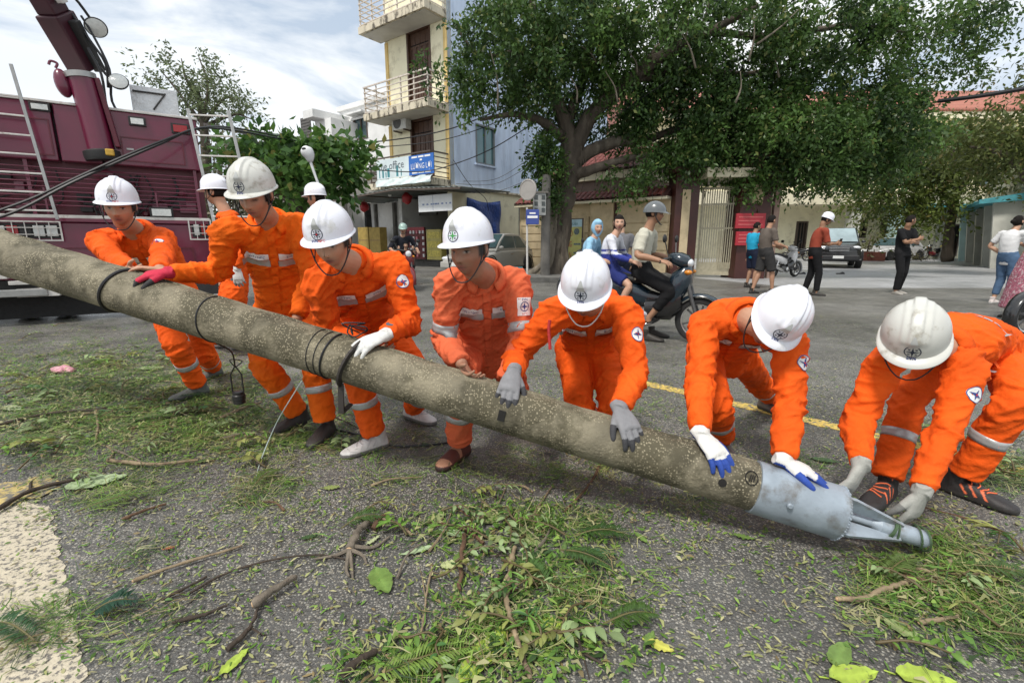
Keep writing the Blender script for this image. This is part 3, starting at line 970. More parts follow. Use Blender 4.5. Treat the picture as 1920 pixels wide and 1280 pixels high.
q.prism([(.37, zc + .085), (-.30, zc + .47), (-.30, zc + .085)], SW.p(-1.6, 0), SW.n, (0, 0, 1), SW.u * (Ls + 1.58)); obj('tile_bed', q, mat('tile_bed', (.06, .02, .016), rough=.8), sw, smooth=None)
# guard house behind the wall with tiled roof
GH = Plane(w0 + v3(.3, 1.2, 0), w1 - w0)
g0, gz0 = GH.az(1060, 345); g1, gz1 = GH.az(1290, 322)
gh = thing('guard_house', 'small cream building with a red tiled roof behind the beige wall', 'house', GH.p(1.5, 0, -1))
gl = 3.6
zt = GH.az(1100, 326)[1]
mb = MB(); GH.box(mb, -.2, gl, 0, zt - .28, -3.5, -.1); obj('wall', mb, mat('mauve_plaster', (.26, .19, .16), rough=.85, var=.12, vs=3), gh, smooth=None)
mb = MB(); GH.box(mb, -.3, gl + .1, zt - .28, zt, -3.6, .15); obj('eave', mb, CRM, gh, smooth=None)
rb = MB()
rb.prism([(.3, zt + .0), (-1.7, zt + 1.15), (-3.7, zt)], GH.p(-.4, 0), GH.n, (0, 0, 1), GH.u * (gl + .6))
rf = obj('roof', rb, mat('tile_bed'), gh, smooth=None)
for k in range(int((gl + .6) / .2)):
    for r in range(6):
        o = objm('tile', tme, rf)
        dn = nrm(-GH.n * 2.0 + v3(0, 0, 1.15))
        p = GH.p(-.3 + k * .2, zt + .02, .3) + dn * .33 * r - wloc(rf)
        xa, ya = GH.u, dn
        za = np.cross(xa, ya)
        if za[2] < 0: xa, za = -xa, -za
        o.matrix_local = Matrix(((xa[0], ya[0], za[0], p[0]), (xa[1], ya[1], za[1], p[1]), (xa[2], ya[2], za[2], p[2]), (0, 0, 0, 1)))
# gate pillars, gate, gate canopy
def pillar(px0, px1, yb, label, Y, top, insets):
    p0, p1 = at(px0, 455, Y), at(px1, 455, Y)
    w = p1[0] - p0[0]
    t = thing('gate_pillar', label, 'pillar', v3((p0[0] + p1[0]) / 2, Y, 0), 'school gate pillars')
    mb = MB(); mb.box(p0[0], p1[0], Y, Y + w, 0, top); obj('shaft', mb, BRN, t, smooth=None, bevel=.01)
    mb = MB(); mb.box(p0[0] - .12, p1[0] + .12, Y - .12, Y + w + .12, top, top + .16); obj('cap', mb, BRN, t, smooth=None)
    for f0, f1, z0, z1 in insets:
        q = MB(); q.box(lerp(p0[0], p1[0], f0), lerp(p0[0], p1[0], f1), Y - .025, Y + .01, z0, z1); obj('inset', q, BEI, t, smooth=None)
    return t
pillar(1261, 1305, 520, 'dark brown gate pillar with a tall beige inset right of the beige wall', 15.4, 3.25, ((.28, .62, .35, 2.75),))
pil2 = pillar(1382, 1440, 525, 'dark brown gate pillar behind the boy in the blue shirt', 15.0, 3.6, ((.32, .68, 2.3, 2.9),))
q = MB(); p = at(1449, 455, 15.2); q.box(p[0] - .07, p[0] + .10, 15.2, 15.35, 0, 3.6)
one('gate_post', q, mat('pinkish_post', (.30, .20, .16), rough=.7, var=.15), 'slim pale post right of the pillar carrying red boards', 'post', smooth=None)
GT = mat('cream_gate_steel', (.42, .38, .27), rough=.5, metal=.1, var=.15, vs=12, bump=.02)
gp0, gp1 = v3(*at(1309, 455, 15.75)[:2], 0), v3(*at(1384, 455, 15.35)[:2], 0)
GP = Plane(gp0, gp1 - gp0)
gl = np.linalg.norm(gp1 - gp0)
gate = thing('school_gate', 'cream barred steel gate between the two brown pillars', 'gate', lerp(gp0, gp1, .5))
mb = MB(); GP.frame(mb, 0, gl, .08, 2.85, .07, -.03, .03)
for z in (1.55, 2.3): GP.box(mb, .07, gl - .07, z, z + .05, -.026, .026)
obj('frame', mb, GT, gate, smooth=None)
q = MB(); GP.box(q, .07, gl - .07, .12, .50, -.012, .012); obj('kick_panel', q, GT, gate, smooth=None)
for k in range(15):
    q = MB(); a = .07 + (gl - .14) * (k + .5) / 15; GP.box(q, a - .017, a + .017, .5, 2.8, -.017, .017); obj('bar', q, GT, gate, smooth=None)
for k in range(9):
    q = MB(); a = gl * .5 + (gl * .46) * (k + .5) / 9; GP.box(q, a - .012, a + .012, .3, 1.5 , .05, .075); obj('picket', q, GT, gate, smooth=None)
q = MB()
c0_, c1_ = at(1318, 340, 15.2), at(1400, 335, 15.2)
q.box(c0_[0], c1_[0] + .2, 14.9, 17.2, 3.06, 3.34)
one('gate_canopy', q, CRM, 'cream concrete slab canopy over the school gate', 'canopy', smooth=None, bevel=.02)
# red notice boards on the pillar
RDB = mat('red_board', (.36, .018, .03), rough=.4, var=.12, vs=4, bump=0)
RDL = mat('red_board_print', (.50, .10, .10), rough=.5, bump=0)
for y0, y1, lab in ((400, 428, 'upper red notice board on the brown gate pillar'), (434, 460, 'lower red notice board on the brown gate pillar')):
    p0, p1 = at(1378, y1, 14.9), at(1436, y0, 14.9)
    t = thing('notice_board', lab, 'sign', v3((p0[0] + p1[0]) / 2, 14.9, p0[2]), 'red boards on the pillar')
    q = MB(); q.box(p0[0], p1[0], 14.88, 14.93, p0[2], p1[2]); obj('board', q, RDB, t, smooth=None)
    q = MB()
    for k in range(3):
        z = lerp(p0[2], p1[2], .25 + .25 * k)
        q.box(p0[0] + .08, p1[0] - .08 - .1 * (k % 2), 14.874, 14.88, z - .018, z + .018)
    obj('print', q, RDL, t, smooth=None)
# food sign leaning at the wall
SG = Plane(SW.p(SW.az(1052, 450)[0], 0, 1.0), SW.u)
a0, a1 = SG.az(1050, 450)[0], SG.az(1091, 450)[0]
z0, z1 = .16, SG.az(1070, 411)[1]
t = thing('food_sign', 'tall yellow food stall sign with red lettering beside the tree trunk', 'sign', SG.p((a0 + a1) / 2, z0))
q = MB(); SG.box(q, a0, a1, z0, z1, -.03, 0); obj('panel', q, mat('sign_yellow', (.52, .50, .16), rough=.5, var=.22, vs=3, bump=0, col2=(.56, .56, .40), c2s=2), t, smooth=None)
q = MB(); SG.box(q, a0 + .01, a1 - .01, lerp(z0, z1, .85), z1 - .01, 0, .004); obj('header', q, mat('sign_pale_blue', (.42, .60, .66), rough=.5, bump=0), t, smooth=None)
q = MB(); SG.frame(q, a0 - .025, a1 + .025, z0 - .02, z1 + .02, .03, -.035, .012); obj('frame', q, RAILD, t, smooth=None)
for s_, f_, h_, w_, m_, af in (('Thảo Liên', .915, .11, .62, LTT, .5), ('CHÁO', .725, .20, .44, None, .36), ('LÒNG', .52, .20, .42, None, .34), ('XUÂN', .31, .20, .40, None, .34), ('PM 7h', .13, .11, .42, mat('sign_green', (.06, .24, .05), rough=.5, bump=0), .45)):
    q = MB()
    put_text(q, s_, SG.p(lerp(a0, a1, af), lerp(z0, z1, f_), .008), SG.u, (0, 0, 1), h_, w_ * (a1 - a0))
    obj('lettering', q, m_ if m_ else mat('sign_red', (.42, .02, .03), rough=.5, bump=0), t, smooth=None)
q = MB(); q.lathe(SG.p(lerp(a0, a1, .76), lerp(z0, z1, .76), .004), SG.n, [(.11, 0), (.11, .004), (.0, .004)], 18); obj('bowl_picture', q, mat('sign_grey', (.12, .16, .16), rough=.5, var=.5, vs=18, bump=0), t)
for f_ in (.50, .33):
    q = MB(); SG.box(q, lerp(a0, a1, .64), lerp(a0, a1, .94), lerp(z0, z1, f_), lerp(z0, z1, f_ + .035), 0, .004); obj('print', q, mat('sign_grey'), t, smooth=None)

# ------------------------------------------------------------------ school building
TEA = mat('teal_paint', (.07, .30, .34), rough=.6, var=.2, vs=3, bump=.03)
PTE = mat('pale_teal_paint', (.45, .62, .60), rough=.7, var=.15, vs=2, bump=.03)
GCO = mat('grey_column', (.52, .52, .46), rough=.8, var=.15, vs=2, bump=.04)
SY = 35.0
school = thing('school_building', 'two storey cream school with teal trim at the back of the yard', 'school', v3(26, SY, 0))
SF = Plane((12, SY), (1, 0))
H1 = SF.az(1640, 388)[1]
zr = SF.az(1850, 220)[1]
LX = 46
sx = lambda px: SF.az(px, 430)[0]
wins = []
for p0, p1, top, bot, nm in ((1492, 1514, 415, 470, 'd'), (1585, 1625, 413, 446, 'w'), (1650, 1692, 413, 446, 'w'), (1755, 1802, 420, 465, 'd')):
    wins.append((sx(p0), sx(p1), SF.az(1600, bot)[1] if nm == 'w' else .15, SF.az(1600, top)[1]))
mb = MB()
ups = [(a, a + 2.2, H1 + 1.4, H1 + 3.0) for a in np.arange(1, 30, 5.0)]
wall_with_holes(SF, mb, -4, LX - 12, 0, zr - .4, wins + ups, -.3, 0)
obj('front_wall', mb, YEL, school, smooth=None)
for a0, a1, z0, z1 in wins + ups:
    f = MB(); SF.frame(f, a0, a1, z0, z1, .1, -.2, .04)
    wo = obj('window', f, RAILD, school, smooth=None)
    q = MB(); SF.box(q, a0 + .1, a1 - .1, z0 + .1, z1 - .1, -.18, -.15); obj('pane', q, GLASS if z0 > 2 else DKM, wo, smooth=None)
    for k in range(1, 4):
        q = MB(); a = lerp(a0, a1, k / 4); SF.box(q, a - .035, a + .035, z0 + .1, z1 - .1, -.14, -.08); obj('bar', q, RAILD, wo, smooth=None)
mb = MB(); SF.box(mb, -4, LX - 12, H1, H1 + .85, 0, 2.4); obj('gallery_parapet', mb, CRM, school, smooth=None)
mb = MB(); SF.box(mb, sx(1640), LX - 12, H1 - .22, H1 - .004, 0, 2.9); obj('teal_ledge', mb, TEA, school, smooth=None)
for px, m_ in ((1563, GCO), (1640, PTE), (1728, GCO)):
    a = sx(px)
    q = MB(); SF.box(q, a - .3, a + .3, 0, H1 - .23, 1.5, 2.2); obj('column', q, m_, school, smooth=None)
mb = MB(); SF.box(mb, -4.3, LX - 11.7, zr - .4, zr + .05, -8, 1.4); obj('eave', mb, CRM, school, smooth=None)
mb = MB(); mb.prism([(1.5, zr + .06), (-4.5, zr + 2.9), (-8.2, zr + .06)], SF.p(-4.4, 0), SF.n, (0, 0, 1), SF.u * (LX - 7.4))
rf = obj('roof', mb, mat('faded_roof_tile', (.36, .14, .10), rough=.7, var=.2, vs=2), school, smooth=None)
rid = MB()
dn = nrm(-SF.n * 6 + v3(0, 0, 2.84))
rid.tube([v3(0, 0, 0), dn * 6.6], .10, 6)
rm = new_mesh('tile_ridge', rid.V(), rid.f, mat('faded_roof_tile'), (0, 0, 0), 9)
for k in range(110):
    a = 12 + k * .22
    objm('tile_ridge', rm, rf, SF.p(a, zr + .08, 1.5) - wloc(rf))
# right wing closing the yard: slanted fins under a teal canopy
w0_, w1_ = v3(*at(1826, 455, 31)[:2], 0), v3(*at(1922, 455, 20.0)[:2], 0)
WG = Plane(w1_, w0_ - w1_)
Lw = np.linalg.norm(w1_ - w0_)
wing = thing('school_wing', 'grey school wing with tall leaning fins and a teal canopy at the right', 'building', lerp(w0_, w1_, .5))
hc = WG.az(1850, 380, 1.2)[1]
mb = MB(); WG.box(mb, -6, Lw + 1, 0, hc + 2.6, -3, -.2); obj('wall', mb, mat('wing_wall', (.50, .47, .38), rough=.85, var=.15, vs=1.5), wing, smooth=None)
for f_ in (.06, .22, .40, .62, .84):
    a = Lw * f_
    q = MB()
    z1 = hc - .02
    q.prism([(-.2, 0), (.8, 0), (1.1, z1), (-.2, z1)], WG.p(a - .2, 0), WG.n, (0, 0, 1), WG.u * .3)
    obj('fin', q, GCO if f_ < .7 else PTE, wing, smooth=None)
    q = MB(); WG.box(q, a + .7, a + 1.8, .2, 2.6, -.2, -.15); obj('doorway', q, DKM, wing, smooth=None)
q = MB()
q.prism([(-.2, hc), (1.6, hc - .12), (1.6, hc + .02), (-.2, hc + .30)], WG.p(Lw * .02, 0), WG.n, (0, 0, 1), WG.u * Lw * 1.02); obj('canopy', q, TEA, wing, smooth=None)
for k in range(9):
    q = MB(); a = Lw * (.04 + .11 * k); q.prism([(-.2, hc + .31), (1.58, hc + .03), (1.58, hc + .07), (-.2, hc + .36)], WG.p(a, 0), WG.n, (0, 0, 1), WG.u * .12); obj('canopy_rib', q, TEA, wing, smooth=None)
q = MB(); WG.box(q, -6, Lw + 1, hc + 2.6, hc + 2.8, -3.2, .4); obj('roof_slab', q, CRM, wing, smooth=None)
for k in range(14):
    q = MB(); a = Lw * (.02 + .075 * k); WG.box(q, a, a + .35, hc + .75, hc + 1.05, -.2, -.1); obj('vent_block', q, CRM, wing, smooth=None)
# ================================================================== the crane truck at left
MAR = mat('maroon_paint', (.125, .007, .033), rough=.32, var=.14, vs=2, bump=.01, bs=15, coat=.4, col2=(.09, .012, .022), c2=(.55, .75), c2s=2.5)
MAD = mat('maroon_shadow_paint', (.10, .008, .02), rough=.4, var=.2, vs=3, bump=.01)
BLK = mat('truck_black', (.018, .018, .018), rough=.6, var=.25, vs=6, bump=.03)
ALU = mat('aluminium', (.33, .33, .32), rough=.38, metal=.7, var=.12, vs=10, bump=.02)
ALP = mat('worn_white_paint_metal', (.55, .53, .50), rough=.5, var=.18, vs=9, bump=.02, col2=(.28, .22, .2), c2=(.58, .72), c2s=9)
LMP = mat('lamp_lens', (.62, .64, .62), rough=.15, var=.1, vs=30, bump=.05, bs=60)
RLN = mat('red_lens', (.30, .015, .02), rough=.2, var=.1, bump=.02)
RUB = mat('tyre_rubber', (.018, .018, .018), rough=.85, var=.2, vs=20, bump=.08, bs=60)
TR_Y = 7.75
R0 = at(396, 455, TR_Y) * v3(1, 1, 0)
TP = Plane(R0, (-.83, -.56))
TB = -TP.n
truck = thing('crane_truck', 'maroon crane truck seen from its rear with a raised boom at the left', 'truck', R0 + TP.u * 1.5)
T = lambda px, py, d=0: TP.px(px, py, d)
az = TP.az
WT = 3.1
zt0 = az(350, 228)[1]
ztL = az(5, 178)[1]
zb = az(300, 440)[1]
# body: side panels butt together, each piece a part
def tbox(nm, px0, px1, py0, py1, d0, d1, m, bev=.012, par=None, ym=None):
    xm, y_ = (px0 + px1) / 2, (py0 + py1) / 2
    a0, a1 = sorted([az(px0, y_, d1)[0], az(px1, y_, d1)[0]])
    z0, z1 = az(xm, py1, d1)[1], az(xm, py0, d1)[1]
    q = MB(); TP.box(q, a0, a1, z0, z1, d0, d1)
    return obj(nm, q, m, par or truck, smooth=None, bevel=bev)
ztop = (zt0 + ztL) / 2
q = MB(); TP.box(q, 0, WT, 1.02, ztop - .004, -1.6, -.25); obj('body', q, MAR, truck, smooth=None, bevel=.02)
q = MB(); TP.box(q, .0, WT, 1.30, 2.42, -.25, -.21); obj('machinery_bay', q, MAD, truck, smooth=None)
# upper panels
for a0, a1 in ((.0, 1.16), (1.19, 1.62), (1.65, 2.45), (2.48, WT)):
    q = MB(); TP.box(q, a0, a1, 2.22, ztop, -.249, .0 if a0 < 2.4 else -.05); obj('upper_panel', q, MAR, truck, smooth=None, bevel=.015)
q = MB(); TP.box(q, -.02, WT, ztop + .001, ztop + .035, -1.62, .02); obj('top_trim', q, ALP, truck, smooth=None, bevel=.006)
q = MB(); TP.box(q, 2.5, WT, ztop - .34, ztop - .12, -.05, -.045); obj('dark_recess', q, BLK, truck, smooth=None)
# lower body panels and white strip
q = MB(); TP.box(q, -.0, WT, .62, 1.40, -.26, .0); obj('lower_panel', q, MAR, truck, smooth=None, bevel=.015)
zs = az(200, 408)[1]
q = MB(); TP.box(q, -.02, WT, zs - .022, zs + .022, .001, .03); obj('white_strip', q, ALP, truck, smooth=None, bevel=.004)
for a in (.62, 1.2, 1.85, 2.5):
    q = MB(); TP.box(q, a, a + .02, zs + .03, zs + .38, .0, .014); obj('rib', q, MAR, truck, smooth=None)
q = MB(); TP.box(q, .0, WT, 1.405, 1.46, -.2, .03); obj('shelf', q, MAR, truck, smooth=None, bevel=.006)
# rods across the machinery bay
for k in range(9):
    z = 1.62 + k * .062
    q = MB(); q.tube([TP.p(.12, z - .0, -.03), TP.p(2.75, z + .015, -.03)], .008, 6); obj('guard_rod', q, MAR, truck)
for a in (.10, 2.0, 2.77):
    q = MB(); TP.box(q, a - .02, a + .02, 1.46, 2.22, -.07, -.03); obj('rod_post', q, MAR, truck, smooth=None)
rr = random.Random(4)
for k in range(24):
    q = MB()
    a, z = rr.uniform(.2, 2.7), rr.uniform(1.48, 2.12)
    w, h = rr.uniform(.05, .22), rr.uniform(.06, .2)
    if k % 3 == 0: q.lathe(TP.p(a, z, -.2), TP.n, [(h * .6, 0), (h * .6, .08), (h * .3, .1), (h * .3, .13)], 14)
    else: TP.box(q, a - w / 2, a + w / 2, z - h / 2, z + h / 2, -.21, -.09)
    obj('valve_block', q, [MAD, BLK, MAR][k % 3], truck, smooth=.6)
for k in range(10):
    q = MB()
    a = rr.uniform(.3, 2.4)
    q.tube(catmull([TP.p(a, 2.1, -.12), TP.p(a + rr.uniform(-.1, .3), 1.85, -.06), TP.p(a + rr.uniform(0, .5), 1.66, -.1), TP.p(a + rr.uniform(.1, .7), 1.5, -.14)], 4), .012, 6)
    obj('hydraulic_hose', q, BLK, truck)
for k in range(6):
    a = .9 + k * .09
    q = MB(); q.tube([TP.p(a, 1.47, -.02), TP.p(a + .015, 1.62, .0)], .008, 6); q.ell(TP.p(a + .015, 1.64, .0), .018, 8, 6)
    obj('control_lever', q, BLK if k % 2 else MAR, truck)
for a0, a1, z0, z1 in ((.2, .95, 2.28, 2.62), (1.68, 2.4, 2.28, 2.75), (.25, 1.1, .70, 1.05), (1.3, 2.2, .70, 1.05)):
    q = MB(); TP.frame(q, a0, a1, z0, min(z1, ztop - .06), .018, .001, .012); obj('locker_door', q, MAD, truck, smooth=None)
    q = MB(); TP.box(q, a1 - .14, a1 - .06, (z0 + z1) / 2 - .012, (z0 + z1) / 2 + .012, .001, .025); obj('latch', q, ALU, truck, smooth=None)
# lamps
for (x0, x1, y0, y1, mm) in ((58, 89, 195, 205, LMP), (245, 269, 222, 233, LMP), (325, 351, 235, 248, RLN), (285, 321, 392, 405, LMP)):
    l = tbox('marker_lamp', x0 - 4, x1 + 4, y0 - 3, y1 + 3, .001, .03, BLK, .004)
    tbox('lens', x0, x1, y0, y1, .03, .045, mm, .004, l)
for x0, x1, y0, y1 in ((-22, 118, 414, 452), (354, 397, 412, 450)):
    l = tbox('tail_lamp', x0 + 6, x1 - 6, y0 + 5, y1 - 5, -.02, .012, BLK, .004)
    n_ = 5 if x1 - x0 > 80 else 2
    for k in range(n_):
        xa, xb = lerp(x0 + 8, x1 - 8, k / n_), lerp(x0 + 8, x1 - 8, (k + 1) / n_)
        tbox('lens', xa + 2, xb - 2, y0 + 9, y1 - 9, .013, .03, [LMP, RLN, BLK, LMP, LMP][k if n_ == 5 else k * 1], .003, l)
    q = MB()
    ya = (y0 + y1) / 2
    a0, a1 = sorted([az(x0, ya)[0], az(x1, ya)[0]])
    z0, z1 = az((x0 + x1) / 2, y1)[1], az((x0 + x1) / 2, y0)[1]
    TP.frame(q, a0, a1, z0, z1, .018, .05, .068)
    for k in range(1, 3): TP.box(q, a0 + .018, a1 - .018, lerp(z0, z1, k / 3) - .005, lerp(z0, z1, k / 3) + .005, .053, .064)
    for k in range(1, n_ + 1): TP.box(q, lerp(a0, a1, k / (n_ + 1)) - .005, lerp(a0, a1, k / (n_ + 1)) + .005, z0 + .018, z1 - .018, .055, .062)
    obj('lamp_guard', q, ALP, l, smooth=None)
# chassis, bumper, steps, wheels
q = MB(); TP.box(q, .1, WT, .42, .62, -1.6, -.05); obj('chassis', q, BLK, truck, smooth=None, bevel=.01)
q = MB(); TP.box(q, -.05, .5, .30, .62, -.5, .02); obj('rear_box', q, BLK, truck, smooth=None, bevel=.01)
for x0, x1, y0, y1 in ((15, 55, 527, 534), (30, 112, 541, 556), (-60, 12, 512, 524)):
    tbox('step_plate', x0, x1, y0, y1, -.15, .12, ALP, .004)
q = MB(); TP.box(q, 2.0, WT, .40, .5, .0, .14); obj('bumper_bar', q, ALU, truck, smooth=None, bevel=.01)
for a in (.62, 1.0, 2.0, 2.42):
    c = TP.p(a, .48, -.75)
    q = MB()
    q.lathe(c - TP.u * .14, TP.u, [(.30, 0), (.44, .0), (.475, .04), (.48, .14), (.475, .24), (.44, .28), (.30, .28)], 32, ref=(0, 1, 0))
    w_ = obj('wheel', q, RUB, truck, smooth=.5)
    q = MB(); q.lathe(c - TP.u * .1, TP.u, [(.29, 0), (.28, .03), (.12, .05), (.12, .16), (.28, .2), (.29, .2)], 24, ref=(0, 1, 0)); obj('rim', q, BLK, w_, smooth=.5)
q = MB(); TP.box(q, 1.35, WT, .06, .52, -.30, -.27); obj('mud_flap', q, RUB, truck, smooth=None)
q = MB(); TP.box(q, .05, .55, .05, .40, -.40, -.37); obj('mud_flap', q, RUB, truck, smooth=None)
# crane column and boom, standing on the deck
base = T(192, 282, .02)
topc = T(150, 138, .02)
q = MB()
limb(q, [base - v3(0, 0, .1), lerp(base, topc, .5), topc], [.155, .15, .15], 24, 3)
col_ = obj('crane_column', q, MAR, truck, smooth=.7)
q = MB(); q.lathe(base - v3(0, 0, .14), nrm(topc - base), [(.2, 0), (.21, .04), (.21, .12), (.17, .14)], 24); obj('column_foot', q, BLK, col_)
q = MB()
d_ = nrm(topc - base)
off = nrm(np.cross(d_, TP.n))
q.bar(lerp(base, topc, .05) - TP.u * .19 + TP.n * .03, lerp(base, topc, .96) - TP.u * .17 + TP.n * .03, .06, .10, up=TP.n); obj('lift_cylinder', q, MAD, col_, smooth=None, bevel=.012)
q = MB(); q.lathe(lerp(base, topc, .93), d_, [(.155, 0), (.17, .0), (.17, .07), (.155, .07)], 24); obj('collar_band', q, ALU, col_)
q = MB()
c = lerp(base, topc, .84) + TP.u * .21
q.ell(c, (.09, .09, .18), 16, 10, np.stack([TP.u, TP.n, d_], 1)); obj('motor', q, MAR, col_)
q = MB(); q.tube(catmull([c + d_ * .18 + TP.u * .03, c + d_ * .24, c + d_ * .26 + TP.u * .06, c + d_ * .21 + TP.u * .09], 4), .016, 8); obj('hook', q, MAR, col_)
q = MB(); q.obox(T(206, 286, .2), TP.u * .05, TP.n * .03, v3(0, 0, .045)); obj('yellow_block', q, mat('hook_yellow', (.55, .33, .04), rough=.5), col_, smooth=None, bevel=.015)
bT = at(158, 122, 7.5)
bE = at(0, -150, 6.6)
q = MB()
dB = nrm(bE - bT)
sB = nrm(np.cross(dB, (0, 1, 0)))
q.bar(bT - dB * .05, lerp(bT, bE, .40), .36, .30, up=sB)
q.bar(lerp(bT, bE, .40), bE, .29, .25, up=sB)
boom = obj('boom', q, mat('boom_dark_maroon', (.045, .008, .016), rough=.45, var=.2, vs=3, bump=.02), truck, smooth=None, bevel=.02)
q = MB()
sw = sB if np.dot(sB, (1, 0, 0)) > 0 else -sB
q.bar(bT + sw * .20 + dB * .75, bE + sw * .20, .10, .09, up=sw); obj('boom_cylinder', q, mat('pale_boom_paint', (.60, .58, .56), rough=.4, var=.12, vs=3), boom, smooth=None, bevel=.01)
q = MB(); q.bar(bT + sw * .19 - dB * .08, bT + sw * .21 + dB * .55, .10, .12, up=sw); obj('pivot_plate', q, BLK, boom, smooth=None, bevel=.012)
for (px, py, ax, r, lab) in ((180, 52, (.5, -.6, -.6), .125, 'a'), (222, 153, (.5, -.8, .35), .115, 'b')):
    c = at(px, py, 7.35)
    q = MB(); ax = nrm(ax)
    q.lathe(c - ax * .10, ax, [(.03, 0), (.07, .01), (r * .95, .07), (r * 1.06, .1), (r, .11)], 24)
    l = obj('work_lamp', q, BLK, truck)
    q = MB(); q.lathe(c + ax * .008, ax, [(r * .98, 0), (r * .6, .022), (0, .03)], 20); obj('lens', q, LMP, l)
    q = MB(); e = (bT + sw * .2 + dB * (.95 if lab == 'a' else .02)); q.tube(catmull([c - ax * .06, lerp(c, e, .5) + v3(0, 0, .12 if lab == 'a' else -.06), e], 4), .018, 6); obj('lamp_bracket', q, BLK, l)
for k, pts in enumerate((((152, 30), (172, 62), (205, 130), (210, 190), (235, 225), (258, 250), (238, 275), (232, 290)), ((165, 90), (190, 140), (200, 200), (215, 230), (222, 262)), ((130, 20), (168, 75), (198, 120), (203, 165)))):
    q = MB(); q.tube(catmull([at(x, y, 7.25 + .04 * i) for i, (x, y) in enumerate(pts)], 4), .017, 6); obj('hydraulic_hose', q, CABLE, truck)
# chequered tool box on the deck
q = MB()
c = T(290, 190, -.5)
TP.box(q, az(335, 200, -.4)[0], az(248, 200, -.4)[0], ztop + .04, az(290, 165, -.4)[1], -1.0, -.4)
obj('tool_box', q, mat('chequer_plate', (.50, .51, .52), rough=.35, metal=.5, var=.10, vs=6, bump=.25, bs=28, bd=.01), truck, smooth=None, bevel=.01)
q = MB(); q.tube([T(248, 170, -.38), T(310, 178, -.38)], .014, 6); q.tube([T(310, 176, -.38), T(288, 206, -.38)], .012, 6); obj('lid_stay', q, BLK, truck)
# ladders leaning on the truck
def ladder(p0, p1, off, n, label, f0=.1, f1=.95, rail=.036):
    t = thing('ladder', label, 'ladder', np.minimum(p0, p1))
    for s in (0, 1):
        q = MB(); q.bar(p0 + off * s, p1 + off * s, rail, .028, up=TP.n); obj('side_rail', q, ALU, t, smooth=None, bevel=.004)
    for k in range(n):
        f = lerp(f0, f1, k / (n - 1))
        q = MB(); a = lerp(p0, p1, f); q.bar(a, a + off,   .024, .022); obj('rung', q, ALP, t, smooth=None, bevel=.004)
    return t
ladder(T(108, 412, .25), T(20, 120, .12), TP.u * .62 - TP.n * .0, 7, 'aluminium ladder leaning at far left against the truck', .06, .80)
ladder(at(404, 428, 7.0), at(352, 204, 7.3), at(448, 300, 7.0) - at(378, 300, 7.0) + v3(0, .1, .0), 6, 'weathered ladder standing at the right corner of the truck', .1, .95, .042)
# cables slung in front of the truck
for pts, r, lab in ((((-40, 408, 5.6), (60, 372, 5.9), (150, 330, 6.2), (235, 292, 6.5), (310, 262, 6.9), (375, 240, 7.6), (440, 240, 9.5), (520, 255, 12)), .016, 'black cable slung in front of the truck, upper of the pair'),
                    (((-40, 420, 5.6), (40, 392, 5.8), (130, 345, 6.1), (225, 302, 6.5), (305, 268, 6.9), (372, 241, 7.6), (450, 246, 9.5), (540, 262, 12), (640, 268, 14), (740, 262, 15.5), (850, 240, 16), (980, 188, 16)), .018, 'black cable slung in front of the truck and on past the townhouse')):
    q = MB(); q.tube(catmull([at(*p) for p in pts], 4), r, 6)
    one('cable', q, CABLE, lab, 'cable')
# ================================================================== street furniture and cables
def cable(pts, r, label):
    q = MB(); q.tube(catmull([at(*p) for p in pts], 5), r, 5)
    return one('cable', q, CABLE, label, 'cable')
cable(((500, 250, 14), (640, 275, 14.5), (760, 272, 15), (860, 255, 15.5), (960, 215, 16), (1040, 160, 16)), .013, 'thin cable crossing the townhouse above the banners')
cable(((690, 318, 15), (790, 322, 15.3), (860, 305, 15.6), (930, 275, 16), (1010, 225, 16)), .016, 'cable sagging across the blue banner into the big tree')
cable(((850, 300, 17), (880, 345, 17.5), (910, 372, 18), (916, 395, 18.4)), .011, 'cable dropping down the corner of the blue wall')
for k, (y0, y1, y2, Y, lab) in enumerate(((350, 352, 290, 19, 'lowest'), (345, 330, 262, 19.5, 'middle'), (340, 318, 245, 20, 'highest'))):
    cable(((855, y0, Y), (925, (y0 + y1) / 2 + 8, Y), (975, y1 - 8, Y), (1010, y2 + 40, Y - 1)), .010, lab + ' of three wires strung along the blue side wall')
cable(((1760, 190, 13), (1840, 180, 12), (1960, 160, 11)), .05, 'thick black cable bundle at upper right before the school roof')
cable(((1100, 260, 15), (1180, 200, 14.8), (1300, 120, 14.5)), .008, 'thin wire rising inside the big tree crown')
# concrete service pole by the tree, meter box, round sign, blue sign
SPY = 14.9
p = at(1022, 515, SPY)
GPL = mat('grey_pole', (.15, .14, .125), rough=.85, var=.2, vs=4, bump=.05)
q = MB(); q.lathe(v3(p[0], SPY, .12), (0, 0, 1), [(.15, 0), (.14, 2.0), (.13, 3.0)], 18)
one('service_pole', q, GPL, 'plain grey concrete service pole standing behind the tree roots', 'pole')
m0, m1 = at(1000, 404, 14.6), at(1019, 362, 14.6)
mbx = thing('meter_box', 'grey electricity meter box strapped to the service pole', 'meter box', v3(m0[0], 14.6, m0[2]))
q = MB(); q.box(m0[0], m1[0] + .08, 14.6, 14.85, m0[2], m1[2]); obj('box', q, mat('meter_grey', (.34, .35, .34), rough=.5, var=.15, vs=8), mbx, smooth=None, bevel=.015)
q = MB(); q.box(m0[0] - .03, m1[0] + .14, 14.57, 14.88, m1[2], m1[2] + .05); obj('lid', q, GPL, mbx, smooth=None)
